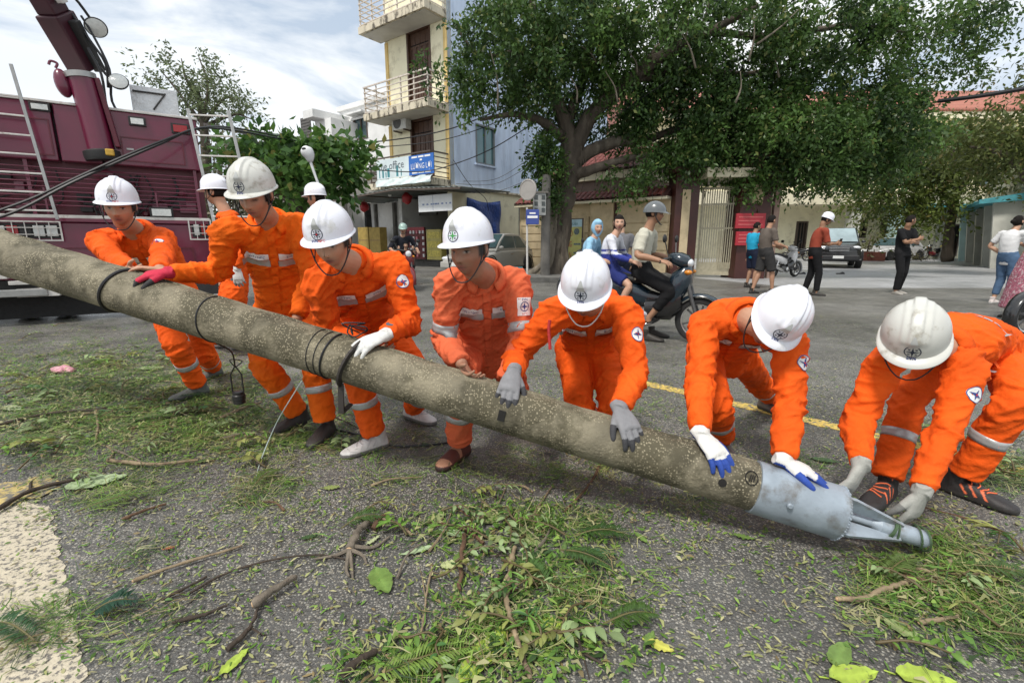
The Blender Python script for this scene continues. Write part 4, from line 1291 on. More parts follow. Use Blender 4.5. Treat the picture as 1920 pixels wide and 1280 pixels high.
for i in range(2):
    for j in range(3):
        q = MB(); xa = lerp(m0[0] + .03, m1[0] - .05, i); za = lerp(m0[2] + .1, m1[2] - .18, j / 2); q.box(xa, xa + .10, 14.585, 14.6, za, za + .12)
        obj('meter_window', q, mat('meter_dark', (.06, .07, .07), rough=.3), mbx, smooth=None)
c = at(990, 356, 14.2)
rs = thing('round_sign', 'round grey sign seen at a slant above the meter box', 'sign', c - v3(0, 0, .3))
ax = nrm((-.62, -.78, 0))
q = MB(); q.lathe(c, ax, [(.0, -.03), (.27, -.03), (.30, -.02), (.30, .02), (.27, .03), (.265, .015), (0, .015)], 32); obj('disc', q, mat('sign_disc_grey', (.34, .32, .30), rough=.5, var=.1), rs, smooth=.5)
q = MB(); q.tube([c + v3(.02, .02, 0), v3(c[0] + .28, 14.8, c[2] - .05)], .025, 6); obj('arm', q, GPL, rs)
b0 = at(986, 421, 14.0); b1 = at(1004, 393, 14.0)
bs = thing('street_sign', 'small blue street sign on a thin white post left of the trunk', 'sign', v3(*at(989, 505, 14.0)[:2], .13))
q = MB(); xb = at(989, 460, 14)[0]; q.tube([v3(xb, 14.0, .13), v3(xb - .02, 14.0, b1[2] + .05)], .03, 8); obj('post', q, ALP, bs)
q = MB(); q.box(b0[0], b1[0] + .10, 13.93, 13.96, b0[2], b1[2]); obj('panel', q, mat('street_blue', (.04, .07, .28), rough=.4, var=.08, bump=0), bs, smooth=None, bevel=.01)
q = MB(); q.box(b0[0] + .04, b1[0] + .06, 13.922, 13.93, lerp(b0[2], b1[2], .42), lerp(b0[2], b1[2], .58)); q.box(b0[0] + .10, b1[0] + .0, 13.922, 13.93, lerp(b0[2], b1[2], .70), lerp(b0[2], b1[2], .8)); obj('print', q, LTW, bs, smooth=None)
# teal crate near the kerb and fallen street lamp in the leafy tree
c = gnd(965, 512, .13)
cr = thing('crate', 'small teal plastic crate at the foot of the blue street sign', 'crate', c)
q = MB()
for s in ((-.26, -.24, -.2, .2), (.24, .26, -.2, .2)): q.box(c[0] + s[0], c[0] + s[1], c[1] + s[2], c[1] + s[3], c[2], c[2] + .2)
for s in ((-.24, .24, -.2, -.18), (-.24, .24, .18, .2), ): q.box(c[0] + s[0], c[0] + s[1], c[1] + s[2], c[1] + s[3], c[2], c[2] + .2)
q.box(c[0] - .24, c[0] + .24, c[1] - .18, c[1] + .18, c[2], c[2] + .02)
obj('tub', q, mat('teal_plastic', (.05, .22, .26), rough=.5), cr, smooth=None)
LW = mat('lamp_white', (.62, .63, .64), rough=.4, var=.1, vs=6)
l0, l1 = at(574, 280, 10.2), at(592, 332, 10.2)
sl_ = thing('street_lamp', 'broken white street lamp head hanging among the leaves of the tree', 'street lamp', l1)
q = MB(); limb(q, [l0 + v3(-.03, 0, .05), l0 + v3(.0, 0, -.02), l0 + v3(.05, 0, -.12), lerp(l0, l1, .45)], [.05, .12, .11, .05], 14, 4); obj('lamp_head', q, LW, sl_, smooth=9)
q = MB(); q.tube([lerp(l0, l1, .4), l1, l1 + v3(.15, 0, -.5)], [.03, .026, .026], 8); obj('arm', q, LW, sl_)
q = MB(); q.ell(l0 + v3(.0, -.10, -.01), (.05, .03, .03), 10, 6); obj('lens', q, BLK, sl_)
# ================================================================== trees
def leaf_mat(name, trl=.35):
    m = bpy.data.materials.new(name)
    m.use_nodes = True
    N, L = m.node_tree.nodes, m.node_tree.links
    b = N['Principled BSDF']
    at_ = N.new('ShaderNodeAttribute')
    at_.attribute_name = 'Col'
    L.new(at_.outputs['Color'], b.inputs['Base Color'])
    b.inputs['Roughness'].default_value = .42
    b.inputs['Specular IOR Level'].default_value = .3
    t = N.new('ShaderNodeBsdfTranslucent')
    h = N.new('ShaderNodeHueSaturation')
    h.inputs['Value'].default_value = 1.6
    h.inputs['Hue'].default_value = .48
    L.new(at_.outputs['Color'], h.inputs['Color'])
    L.new(h.outputs['Color'], t.inputs['Color'])
    x = N.new('ShaderNodeMixShader')
    x.inputs[0].default_value = trl
    L.new(b.outputs['BSDF'], x.inputs[1])
    L.new(t.outputs['BSDF'], x.inputs[2])
    L.new(x.outputs['Shader'], N['Material Output'].inputs['Surface'])
    return m
LEAF = leaf_mat('leaf')
LEAFT = leaf_mat('thin_leaf', .25)
BARK = mat('tree_bark', (.075, .06, .045), rough=.9, var=.35, vs=5, bump=.25, bs=18, bd=.03, col2=(.15, .13, .10), c2=(.52, .7), c2s=3, stretch=(1, 1, .3))
BARKP = mat('pale_bark', (.17, .145, .11), rough=.9, var=.3, vs=6, bump=.2, bs=25, bd=.02, stretch=(1, 1, .3))
def leaves(P, D, size, asp, cols, rng, fold=.25):
    """leaf quads at P pointing along D"""
    n = len(P)
    D = D / (np.linalg.norm(D, axis=1)[:, None] + 1e-9)
    R = rng.normal(size=(n, 3))
    X = np.cross(D, R)
    X /= np.linalg.norm(X, axis=1)[:, None] + 1e-9
    Z = np.cross(X, D)
    s = size * rng.uniform(.65, 1.25, n)[:, None]
    V = np.empty((n, 4, 3))
    V[:, 0] = P
    V[:, 1] = P + D * s * .5 + X * s * asp + Z * s * fold * .3
    V[:, 2] = P + D * s
    V[:, 3] = P + D * s * .5 - X * s * asp + Z * s * fold * .3
    C = np.repeat(cols, 4, axis=0)
    return V.reshape(-1, 3), np.arange(n * 4).reshape(n, 4), C
def crown(parent, blobs, size, asp, c_dark, c_light, c_odd, seed, dens=1.0, droop=.5, tips=14, m=LEAF, name='crown', tw=6.0):
    """blobs: (centre, radii, number of twigs). Leaves sit along drooping twigs scattered through each blob"""
    rng = np.random.default_rng(seed)
    Ps, Ds, Cs = [], [], []
    for c, r, k in blobs:
        k = int(k * dens)
        u = rng.normal(size=(k, 3))
        u /= np.linalg.norm(u, axis=1)[:, None]
        rad = rng.uniform(.15, 1, k) ** .55
        o = np.asarray(c) + u * rad[:, None] * np.asarray(r)
        # clumps: pull the twigs towards a few centres so that gaps open between them
        nc = max(4, k // 26)
        cc = o[rng.integers(0, k, nc)]
        idx = np.argmin(((o[:, None] - cc[None]) ** 2).sum(2), 1)
        o = lerp(o, cc[idx], .42) if k > 8 else o
        tone = rng.uniform(0, 1, nc)[idx]
        d = u + np.array([0, 0, -droop]) + rng.normal(size=(k, 3)) * .5
        d /= np.linalg.norm(d, axis=1)[:, None]
        ln = rng.uniform(.5, 1.2, k) * size * tw
        for j in range(tips):
            t = (j + rng.uniform(0, 1, k)) / tips
            p = o + d * (ln * t)[:, None] + np.array([0, 0, -1]) * (droop * ln * t * t * .5)[:, None] + rng.normal(size=(k, 3)) * size * .45
            Ps.append(p)
            Ds.append(d * .6 + rng.normal(size=(k, 3)) * .8 + np.array([0, 0, -.5 * droop]))
            mix = np.clip(tone * .75 + rng.uniform(0, .4, k) - .1, 0, 1)[:, None]
            col = np.array(c_dark) * (1 - mix) + np.array(c_light) * mix
            odd = rng.uniform(0, 1, k) < .05
            col[odd] = np.array(c_odd)
            Cs.append(col * rng.uniform(.75, 1.25, (k, 1)))
    V, F, C = leaves(np.concatenate(Ps), np.concatenate(Ds), size, asp, np.concatenate(Cs), rng)
    return objm(name, new_mesh(name, V, F, m, wloc(parent), None, None, C), parent)
def branch(parent, pts, rad, m=BARK, name='limb', n=10, sub=5, rough_=.06, seed=0):
    q = MB()
    P = catmull(np.concatenate([np.asarray(pts, float), np.asarray(rad, float)[:, None]], 1), sub)
    R = tube_rings(P[:, :3], np.maximum(P[:, 3], .006), n)
    A = R.reshape(-1, 3)
    c = np.repeat(P[:, :3], n, axis=0)
    A = A + (A - c) * (pnoise(A * 3.1 + seed)[:, None] * rough_ * 6 + pnoise(A * 9 + seed)[:, None] * rough_ * 3)
    q.loft(A.reshape(R.shape))
    return obj(name, q, m, parent, smooth=9)
# ---- the big fig
TY = 14.6
tb = gnd(1042, 512, .13)
TY = tb[1]
fig = thing('fig_tree', 'huge dark leaved fig tree with aerial roots spreading over the street', 'tree', tb)
A_ = lambda x, y, dy=0: at(x, y, TY + dy)
trunk = branch(fig, [A_(1040, 522), A_(1040, 490), A_(1048, 430), A_(1058, 370), A_(1068, 310), A_(1072, 262)], [.62, .44, .37, .36, .37, .30], name='trunk', n=26, rough_=.07)
for i, (x0, x1, y1, r) in enumerate(((985, 1030, 455, .09), (1000, 1034, 430, .10), (1016, 1040, 400, .11), (1030, 1046, 380, .10), (1052, 1056, 400, .11), (1066, 1060, 420, .10), (1078, 1058, 450, .08), (1092, 1060, 470, .07))):
    branch(trunk, [A_(x0, 519, -.35 + .05 * i), A_(lerp(x0, x1, .6), 500, -.34), A_(x1, lerp(500, y1, .5), -.33), A_(x1 + 3, y1, -.26), A_(x1 + 6, y1 - 60, -.2)], [r * 1.3, r, r * .85, r * .7, r * .4], BARKP if i < 3 else BARK, 'root', 9, 4, .08, i)
limbs = [([(1072, 285), (1058, 225), (1030, 150), (1010, 80), (995, -20)], [.30, .24, .18, .13, .09], (0, 0, -.3, -.6, -1)),
         ([(1070, 290), (1110, 215), (1180, 150), (1260, 95), (1330, 60), (1420, 10)], [.28, .24, .20, .16, .12, .08], (0, -.2, -.6, -1, -1.3, -1.6)),
         ([(1066, 315), (1105, 285), (1150, 268), (1210, 262), (1280, 235)], [.26, .21, .18, .14, .08], (0, 0, .1, .2, .5)),
         ([(1062, 332), (1110, 318), (1160, 302), (1215, 290)], [.22, .15, .11, .07], (-.1, -.3, -.4, -.4)),
         ([(1060, 235), (1090, 160), (1110, 80), (1150, -20)], [.2, .16, .12, .08], (0, .5, .9, 1.3)),
         ([(1055, 260), (1010, 225), (960, 215), (900, 225)], [.18, .12, .08, .04], (0, -.4, -.7, -1)),
         ([(1020, 120), (960, 100), (900, 105), (850, 45)], [.12, .08, .06, .03], (-.3, -.6, -.9, -1.1)),
         ([(1180, 150), (1290, 130), (1400, 140), (1520, 110)], [.16, .12, .09, .05], (-.6, -.5, -.2, .2)),
         ([(1330, 60), (1450, 70), (1580, 50), (1700, 60)], [.10, .09, .07, .04], (-1.3, -1, -.8, -.5)),
         ([(1210, 262), (1320, 230), (1430, 230), (1540, 235)], [.12, .10, .07, .04], (.2, .3, .3, .2)),
         ([(1200, 130), (1255, 60), (1280, -20)], [.10, .07, .04], (-.7, -.8, -1))]
for i, (px, r, dy) in enumerate(limbs): branch(fig, [A_(x, y, d) for (x, y), d in zip(px, dy)], r, name='limb', seed=i * 3)
rng_ = np.random.default_rng(5)
for i in range(13):                                             # bare twigs showing against the leaves
    x, y = rng_.uniform(880, 1500), rng_.uniform(40, 230)
    a = rng_.uniform(-2.4, -.5)
    l = rng_.uniform(40, 110)
    dy = rng_.uniform(-2.4, -1.2)
    branch(fig, [A_(x, y, dy), A_(x + l * .5 * math.cos(a) + 6, y + l * .5 * math.sin(a), dy - .1), A_(x + l * math.cos(a), y + l * math.sin(a), dy - .2)], [.03, .02, .008], BARKP, 'twig', 5, 3, .02, i)
for i in range(34):                                             # hanging aerial roots
    x, y = rng_.uniform(1010, 1330), rng_.uniform(270, 330)
    dy = rng_.uniform(-.7, .3)
    l = rng_.uniform(20, 70)
    branch(fig, [A_(x, y, dy), A_(x + rng_.uniform(-4, 4), y + l * .5, dy), A_(x + rng_.uniform(-6, 6), y + l, dy)], [.012, .009, .004], BARK, 'aerial_root', 4, 2, .01, i)
FIGB = [(955, 95, 84, 84, -1.0, 270), (890, 150, 30, 44, -1.2, 60), (1010, 40, 100, 70, -.6, 300), (1005, 175, 66, 46, -.5, 150), (1120, 50, 130, 80, -.4, 420), (1140, 190, 90, 70, .5, 260), (1250, 70, 140, 90, -.8, 480), (1270, 220, 110, 85, .2, 420),
        (1390, 90, 130, 100, -.6, 480), (1360, 265, 105, 62, 0, 340), (1450, 250, 95, 72, -.4, 330), (1545, 30, 120, 46, -.8, 220), (1560, 262, 105, 80, -.6, 420), (1660, 45, 110, 36, -.6, 130), (1640, 225, 88, 66, -.4, 300),
        (1500, 298, 120, 46, -.5, 290), (1620, 300, 70, 36, -.4, 110), (1770, 26, 110, 30, -.3, 110), (1870, 20, 80, 22, -.1, 46), (1760, 120, 60, 30, -.2, 40), (1820, 100, 50, 25, -.2, 26), (1030, 320, 26, 62, -.55, 90), (1014, 270, 20, 40, -.5, 46), (1240, 310, 60, 30, -.2, 70), (1405, 308, 44, 34, -.6, 100), (1180, 330, 50, 18, -.3, 26), (1330, 165, 110, 60, 0, 220), (1480, 150, 50, 40, -.5, 30), (1555, 145, 90, 44, -.5, 180), (1690, 170, 50, 46, -.3, 90), (870, 70, 34, 46, -1.2, 26), (850, 140, 20, 40, -1.3, 7), (815, 90, 30, 30, -1.6, 8)]
pm_ = FPX / TY
bl = [(A_(x, y, dy), (rx / pm_, 1.9 if rx > 50 else .5, ry / pm_), k) for x, y, rx, ry, dy, k in FIGB]
crown(fig, bl, .150, .24, (.018, .042, .015), (.095, .180, .042), (.16, .19, .06), 21, dens=1.22, droop=.7, tips=16, tw=4.2)
# ---- lighter tree in the school yard
oy = 25
yt = thing('yard_tree', 'olive green tree with a short trunk in the school yard', 'tree', v3(*at(1785, 482, oy)[:2], 0))
B_ = lambda x, y, dy=0: at(x, y, oy + dy)
branch(yt, [B_(1776, 490), B_(1779, 440), B_(1786, 395), B_(1790, 350)], [.28, .22, .19, .15], name='trunk', n=14)
for pts, r in (([(1786, 395), (1760, 340), (1720, 300)], [.16, .10, .05]), ([(1790, 370), (1820, 320), (1850, 280)], [.16, .10, .05]), ([(1788, 360), (1785, 300), (1790, 250)], [.14, .1, .05])): branch(yt, [B_(x, y, -.4) for x, y in pts], r)
po = FPX / oy
bl = [(B_(x, y, dy), (rx / po, 1.8, ry / po), k) for x, y, rx, ry, dy, k in ((1700, 330, 80, 52, 0, 330), (1780, 290, 90, 50, 0, 330), (1740, 270, 70, 40, -.5, 200), (1830, 300, 60, 46, 0, 180), (1650, 350, 60, 36, .4, 140), (1735, 375, 50, 30, 0, 110), (1690, 400, 40, 20, 0, 40))]
crown(yt, bl, .23, .22, (.045, .075, .018), (.17, .22, .05), (.19, .17, .05), 22, droop=.5, tips=12)
# ---- arching branch tree at the right edge
ry_ = 16
rt = thing('edge_tree', 'tree arching in from the right edge with a dark curved branch', 'tree', v3(*at(1990, 480, ry_)[:2], 0))
E_ = lambda x, y, dy=0: at(x, y, ry_ + dy)
branch(rt, [E_(1990, 520), E_(1975, 440), E_(1945, 370), E_(1915, 318), E_(1880, 288), E_(1820, 275)], [.26, .22, .17, .13, .09, .04], name='trunk', n=12)
pe = FPX / ry_
bl = [(E_(x, y, dy), (rx / pe, 1.2, ry / pe), k) for x, y, rx, ry, dy, k in ((1870, 262, 70, 42, 0, 150), (1920, 250, 60, 50, 0, 120), (1905, 300, 40, 26, .2, 60), (1905, 130, 30, 40, 0, 26), (1895, 195, 40, 22, 0, 22), (1820, 268, 50, 28, 0, 60))]
crown(rt, bl, .17, .22, (.035, .055, .016), (.13, .16, .045), (.18, .16, .06), 23, droop=.4, tips=12)
# ---- tree beyond the truck
dy_ = 26
dt = thing('distant_tree', 'thin airy tree rising beyond the red truck', 'tree', v3(*at(390, 470, dy_)[:2], 0))
D_ = lambda x, y, d=0: at(x, y, dy_ + d)
branch(dt, [D_(388, 470), D_(386, 300), D_(380, 220), D_(370, 170)], [.3, .24, .18, .1], name='trunk', n=10)
for pts in ([(384, 240), (340, 180), (300, 130)], [(382, 220), (390, 160), (372, 105)], [(384, 230), (420, 185), (450, 190)], [(380, 200), (350, 150), (340, 110)], [(384, 250), (330, 215), (280, 190)], [(386, 235), (440, 215), (475, 225)]):
    branch(dt, [D_(x, y) for x, y in pts], [.10, .06, .02], BARK, 'limb', 6)
pd_ = FPX / dy_
bl = [(D_(x, y), (rx / pd_, 1.5, ry / pd_), k) for x, y, rx, ry, k in ((310, 145, 40, 28, 40), (360, 128, 40, 26, 44), (400, 165, 45, 32, 70), (350, 175, 50, 26, 60), (430, 195, 45, 24, 56), (290, 185, 36, 16, 24), (415, 145, 20, 20, 12), (455, 210, 24, 14, 12), (345, 205, 60, 14, 20))]
crown(dt, bl, .22, .2, (.06, .09, .045), (.15, .19, .09), (.16, .16, .1), 24, droop=.3, tips=11, tw=4)
# ---- leafy almond by the white house
ay = 12.5
al = thing('almond_tree', 'low leafy tree with large glossy leaves left of the shop', 'tree', v3(*at(565, 500, ay)[:2], 0))
L_ = lambda x, y, d=0: at(x, y, ay + d)
branch(al, [L_(560, 530), L_(562, 430), L_(556, 370), L_(550, 300)], [.17, .14, .12, .08], name='trunk', n=10)
for pts in ([(556, 370), (600, 330), (640, 308), (676, 306)], [(556, 360), (510, 310), (470, 280)], [(552, 330), (580, 285), (610, 265)], [(556, 375), (610, 360), (650, 335)], [(558, 390), (520, 365), (480, 350)]):
    branch(al, [L_(x, y) for x, y in pts], [.07, .05, .03, .015][:len(pts)], BARKP, 'limb', 6)
pa_ = FPX / ay
bl = [(L_(x, y, d), (rx / pa_, .9, ry / pa_), k) for x, y, rx, ry, d, k in ((500, 285, 60, 30, 0, 60), (570, 292, 70, 24, 0, 66), (640, 288, 56, 22, 0, 46), (520, 325, 70, 36, .2, 70), (600, 330, 62, 30, -.2, 62), (652, 306, 34, 20, 0, 26), (460, 300, 30, 40, .2, 30), (545, 370, 50, 18, .3, 26))]
crown(al, bl, .26, .27, (.03, .08, .02), (.12, .24, .05), (.20, .20, .06), 25, droop=.2, tips=8, tw=2.2)
# overgrown weeds behind the truck corner, a planter hedge at the school
q = np.random.default_rng(8)
wd = thing('vine_wall', 'tangle of weeds and pale sticks behind the ladder at the truck corner', 'vines', v3(*at(455, 480, 15)[:2], 0))
bl = [(at(x, y, 15), (rx / 60, .5, ry / 60), k) for x, y, rx, ry, k in ((430, 280, 46, 26, 60), (440, 330, 50, 40, 80), (480, 390, 50, 40, 60), (420, 400, 40, 50, 60))]
crown(wd, bl, .16, .2, (.03, .04, .018), (.09, .10, .045), (.2, .17, .1), 26, droop=.3, tips=10)
for i in range(16):
    x = q.uniform(405, 470)
    branch(wd, [at(x, 440, 14.9), at(x + q.uniform(-8, 8), 340, 14.9), at(x + q.uniform(-12, 12), q.uniform(250, 300), 14.9)], [.03, .025, .012], BARKP, 'stick', 4, 2, .02, i)
for i, (px, py, lab) in enumerate(((1625, 478, 'small bushy plant in a brick planter before the school, by the black car'), (1700, 485, 'dry brown cuttings heaped at the foot of the yard tree'))):
    c = at(px, py, 30)
    sh = thing('potted_shrub' if i == 0 else 'brush_heap', lab, 'plant', v3(c[0], c[1], 0))
    if i == 0:
        q2 = MB(); q2.box(c[0] - .9, c[0] + .9, c[1] - .4, c[1] + .4, 0, .55); obj('planter', q2, mat('brick_planter', (.14, .045, .03), rough=.8, var=.25, vs=8), sh, smooth=None, bevel=.02)
        branch(sh, [v3(c[0], c[1], .5), v3(c[0] + .1, c[1], 1.6)], [.05, .03], BARK, 'stem', 6, 2)
        crown(sh, [(v3(c[0], c[1], 1.6), (.9, .5, .9), 40)], .22, .25, (.05, .07, .02), (.16, .17, .07), (.2, .2, .1), 31, tips=8)
    else: crown(sh, [(v3(c[0], c[1], .25), (1.1, .5, .3), 60)], .25, .1, (.05, .05, .02), (.12, .11, .05), (.2, .17, .1), 32, tips=8, name='cuttings')
# ================================================================== the concrete pole being lowered
PA, PE = at(0, 473, 2.70), at(1570, 960, 1.577)
PD = nrm(PE - PA)
PLEN = np.linalg.norm(PE - PA)
PUP = nrm(np.cross(np.cross(PD, (0, 0, 1)), PD))
PFR = np.cross(PD, PUP)
if PFR[1] > 0: PFR = -PFR
def pole_r(s): return .120 + (.091 - .120) * s / PLEN
def pole_axis(s): return PA + PD * s
def pole_s(px):
    s0, s1 = -1.2, PLEN + .8
    for _ in range(40):
        m = (s0 + s1) / 2
        p = pole_axis(m)
        q = p - CAM
        depth = q[1] * CP - q[2] * SP
        if 960 + FPX * q[0] / depth < px: s0 = m
        else: s1 = m
    return (s0 + s1) / 2
def pole_dir(ang):
    a = math.radians(ang)
    return PUP * math.cos(a) + PFR * math.sin(a)
def pole_at(px, ang, lift=.016):
    s = pole_s(px)
    return pole_axis(s) + pole_dir(ang) * (pole_r(s) + lift)

CONC = mat('old_concrete', (.195, .172, .118), rough=.85, var=.28, vs=7, bump=.12, bs=70, bd=.012, col2=(.080, .070, .042), c2=(.42, .55), c2s=4.6)
# pale aggregate showing through the weathered concrete
_nt = CONC.node_tree
_b = _nt.nodes['Principled BSDF']
_lk = [l for l in _nt.links if l.to_socket == _b.inputs['Base Color']][0]
_vo = _nt.nodes.new('ShaderNodeTexVoronoi')
_vo.inputs['Scale'].default_value = 115
_n2 = _nt.nodes.new('ShaderNodeTexNoise')
_n2.inputs['Scale'].default_value = 9
_mr = _nt.nodes.new('ShaderNodeMapRange')
_mr.inputs['From Min'].default_value, _mr.inputs['From Max'].default_value = .30, .46
_mr.inputs['To Min'].default_value, _mr.inputs['To Max'].default_value = .6, 0
_tc = _nt.nodes.new('ShaderNodeTexCoord')
_ns = _nt.nodes.new('ShaderNodeMath')
_ns.operation = 'MULTIPLY'
_cr = _nt.nodes.new('ShaderNodeMapRange')
_cr.inputs['From Min'].default_value, _cr.inputs['From Max'].default_value = .36, .56
_sep = _nt.nodes.new('ShaderNodeSeparateColor')
_m3 = _nt.nodes.new('ShaderNodeMath')
_m3.operation = 'GREATER_THAN'
_m3.inputs[1].default_value = .40
_m4 = _nt.nodes.new('ShaderNodeMath')
_m4.operation = 'MULTIPLY'
_mx = _nt.nodes.new('ShaderNodeMix')
_mx.data_type = 'RGBA'
_mx.inputs['B'].default_value = (.40, .35, .24, 1)
for a_, b_ in ((_tc.outputs['Object'], _vo.inputs['Vector']), (_tc.outputs['Object'], _n2.inputs['Vector']), (_vo.outputs['Distance'], _mr.inputs['Value']),
               (_n2.outputs['Fac'], _cr.inputs['Value']), (_mr.outputs['Result'], _ns.inputs[0]), (_cr.outputs['Result'], _ns.inputs[1]),
               (_vo.outputs['Color'], _sep.inputs['Color']), (_sep.outputs['Red'], _m3.inputs[0]), (_ns.outputs['Value'], _m4.inputs[0]), (_m3.outputs['Value'], _m4.inputs[1]),
               (_lk.from_socket, _mx.inputs['A']), (_m4.outputs['Value'], _mx.inputs['Factor']), (_mx.outputs['Result'], _b.inputs['Base Color'])):
    _nt.links.new(a_, b_)
GALV = mat('galvanised_steel', (.30, .35, .40), rough=.5, metal=.25, var=.2, vs=9, bump=.06, bs=45, bd=.006, col2=(.15, .14, .125), c2=(.50, .70), c2s=10)
RUSTY = mat('dark_rusty_steel', (.045, .038, .034), rough=.7, metal=.2, var=.25, vs=20, bump=.1, bs=90, bd=.005)
HOLE = mat('dark_hole', (.012, .011, .01), rough=.95, var=0, bump=0)

pole = thing('utility_pole', 'long weathered concrete pole with a grey steel sleeve and spike being lowered by the workers', 'pole', pole_axis(PLEN * .5) * v3(1, 1, 0))
_s1 = pole_s(1416)
mb = MB()
ss = np.linspace(-1.1, _s1, 90)
rings = tube_rings([pole_axis(s) for s in ss], [pole_r(s) for s in ss], 48)
q = rings.reshape(-1, 3)
n_ = pnoise(q * 9) * .0022 + pnoise(q * 28) * .0011
ax_ = PA + ((q - PA) @ PD)[:, None] * PD
q = q + (q - ax_) / np.linalg.norm(q - ax_, axis=1)[:, None] * n_[:, None]
mb.loft(q.reshape(rings.shape))
shaft = obj('concrete_shaft', mb, CONC, pole, smooth=1.0)
_shb = BVHTree.FromPolygons(mb.V().tolist(), mb.f)
# ragged moulding seam along the top
mb = MB()
pts = [pole_axis(s) + pole_dir(-14) * (pole_r(s) + .001) for s in np.linspace(-1.1, _s1 - .02, 60)]
mb.tube(pts, [.006 + .003 * math.sin(i * 1.7) for i in range(60)], 6)
obj('mould_seam', mb, CONC, shaft)
def band(s, r, name, w=1.0, tilt=0, par=pole, m=CABLE):
    q = MB()
    P = [pole_axis(s + tilt * math.cos(a)) + (PUP * math.cos(a) + PFR * math.sin(a)) * (pole_r(s) + r * .8) for a in np.linspace(0, 2 * math.pi, 37)]
    q.tube(P, r, 6, cap=False)
    return obj(name, q, m, par)
band(pole_s(232), .0075, 'wire_ring', tilt=.03)
band(pole_s(405), .0035, 'wire_ring', tilt=-.02)
for k in range(3): band(pole_s(602 + k * 13), .0022 + .0022 * (k == 2), 'wire_ring', tilt=.008 * (k - 1))
# square holes and a stamp in the concrete
for px, ang, w in ((952, 84, .018), (1345, 80, .015)):
    s = pole_s(px)
    c = pole_axis(s) + pole_dir(ang) * pole_r(s)
    q = MB()
    t = np.cross(PD, pole_dir(ang))
    if px < 1000: q.obox(c, PD * w * .8, t * w * 1.2, pole_dir(ang) * .004)
    else: q.lathe(c - pole_dir(ang) * .002, pole_dir(ang), [(w, 0), (w, .004), (w * .4, .0045)], 16)
    obj('bolt_hole', q, HOLE, shaft, smooth=None)
q = MB()
s = pole_s(1392)
c, n__, t = pole_axis(s) + pole_dir(50) * pole_r(s), pole_dir(50), np.cross(pole_dir(50), PD)
an = np.linspace(0, 2 * math.pi, 25)
q.tube([c + n__ * .001 + (PD * math.cos(a) * .022 + t * math.sin(a) * .026) for a in an], .002, 5)
for k in (-1, 0, 1): q.tube([c + n__ * .0015 + PD * .007 * k - t * .013, c + n__ * .0015 + PD * (.007 * k + .004) + t * .013], .002, 5)
obj('stamp', q, HOLE, shaft)
# steel sleeve, gussets and spike
mb = MB()
sE = PLEN
mb.lathe(pole_axis(_s1 - .012), PD, [(pole_r(_s1) + .001, 0), (pole_r(_s1) + .0085, .001), (.1005, (sE - _s1) * .5), (.0995, sE - _s1 + .005), (.0985, sE - _s1 + .012), (.09, sE - _s1 + .012), (.088, sE - _s1 - .01), (.0, sE - _s1 - .012)], 48, ref=(0, 1, 0))
sl = obj('steel_sleeve', mb, GALV, pole, smooth=.5)
mb = MB()
an = np.linspace(0, 2 * math.pi, 60, endpoint=False)
for k in range(60):
    d = PUP * math.cos(an[k]) + PFR * math.sin(an[k])
    mb.ell(pole_axis(sE - .002) + d * .0985, .0045 + .0015 * math.sin(k * 2.7), 5, 4)
tag(obj('weld_seam', mb, GALV, sl), kind='stuff')
q = MB()
c = pole_axis(pole_s(1463)) + pole_dir(82) * .1
q.lathe(c, pole_dir(82), [(.011, -.005), (.011, .012), (.007, .016)], 10)
obj('bolt', q, GALV, sl)
mb = MB()
mb.lathe(pole_axis(sE - .02), PD, [(.016, 0), (.016, .13), (.033, .155), (.033, .20), (.031, .305), (.022, .318)], 24)
sp_ = obj('spike', mb, GALV, pole, smooth=.5)
for ang in (-95, -5, 85, 175):
    d = pole_dir(ang + 30)
    t = np.cross(PD, d)
    q = MB()
    o = pole_axis(sE)
    q.prism([(0, .03), (0, .094), (.02, .094), (.20, .042), (.20, .03)], o - t * .006, PD, d, t * .012)
    obj('gusset', q, GALV, pole, smooth=None)
for k in range(5):
    q = MB()
    s = sE + .165 + .016 * k + (.05 if k > 2 else 0)
    P = [pole_axis(s + .012 * math.cos(a + k)) + (PUP * math.cos(a) + PFR * math.sin(a)) * .040 for a in np.linspace(0, 2 * math.pi, 21)]
    q.tube(P, .0035, 5)
    obj('tie_wire', q, mat('green_wire', (.05, .09, .04), rough=.7, var=.3, vs=40), sp_)
# clamp bracket hanging round the pole, with loose wire
s = pole_s(668)
mb = MB()
P = [pole_axis(s + .03 * math.cos(a)) + pole_dir(math.degrees(a)) * (pole_r(s) + .008) for a in np.linspace(-.9, 2.5, 16)]
tt = nrm(PD)
for a_, b_ in zip(P[:-1], P[1:]): mb.bar(a_, b_ + (b_ - a_) * .1, .034, .012, up=tt)
br = obj('clamp_bracket', mb, RUSTY, pole, smooth=None, bevel=.002)
mb = MB()
e = P[-1]
e2 = at(640, 775, e[1])
mb.bar(e, e2, .026, .01, up=(0, 1, .2))
mb.bar(e2, at(650, 765, e[1]) + v3(0, .06, 0), .024, .01)
mb.bar(e2 + v3(0, .01, 0), at(637, 745, e[1]) + v3(0, .02, .02), .024, .01)
obj('hook', mb, RUSTY, br, smooth=None, bevel=.002)
mb = MB()
e = pole_at(655, -10)
rr = random.Random(5)
P = [e + v3(rr.uniform(-.06, .05), rr.uniform(-.04, .04), rr.uniform(0, .06)) for _ in range(14)]
mb.tube(catmull(P, 4), .0035, 5)
obj('loose_wire', mb, CABLE, br)
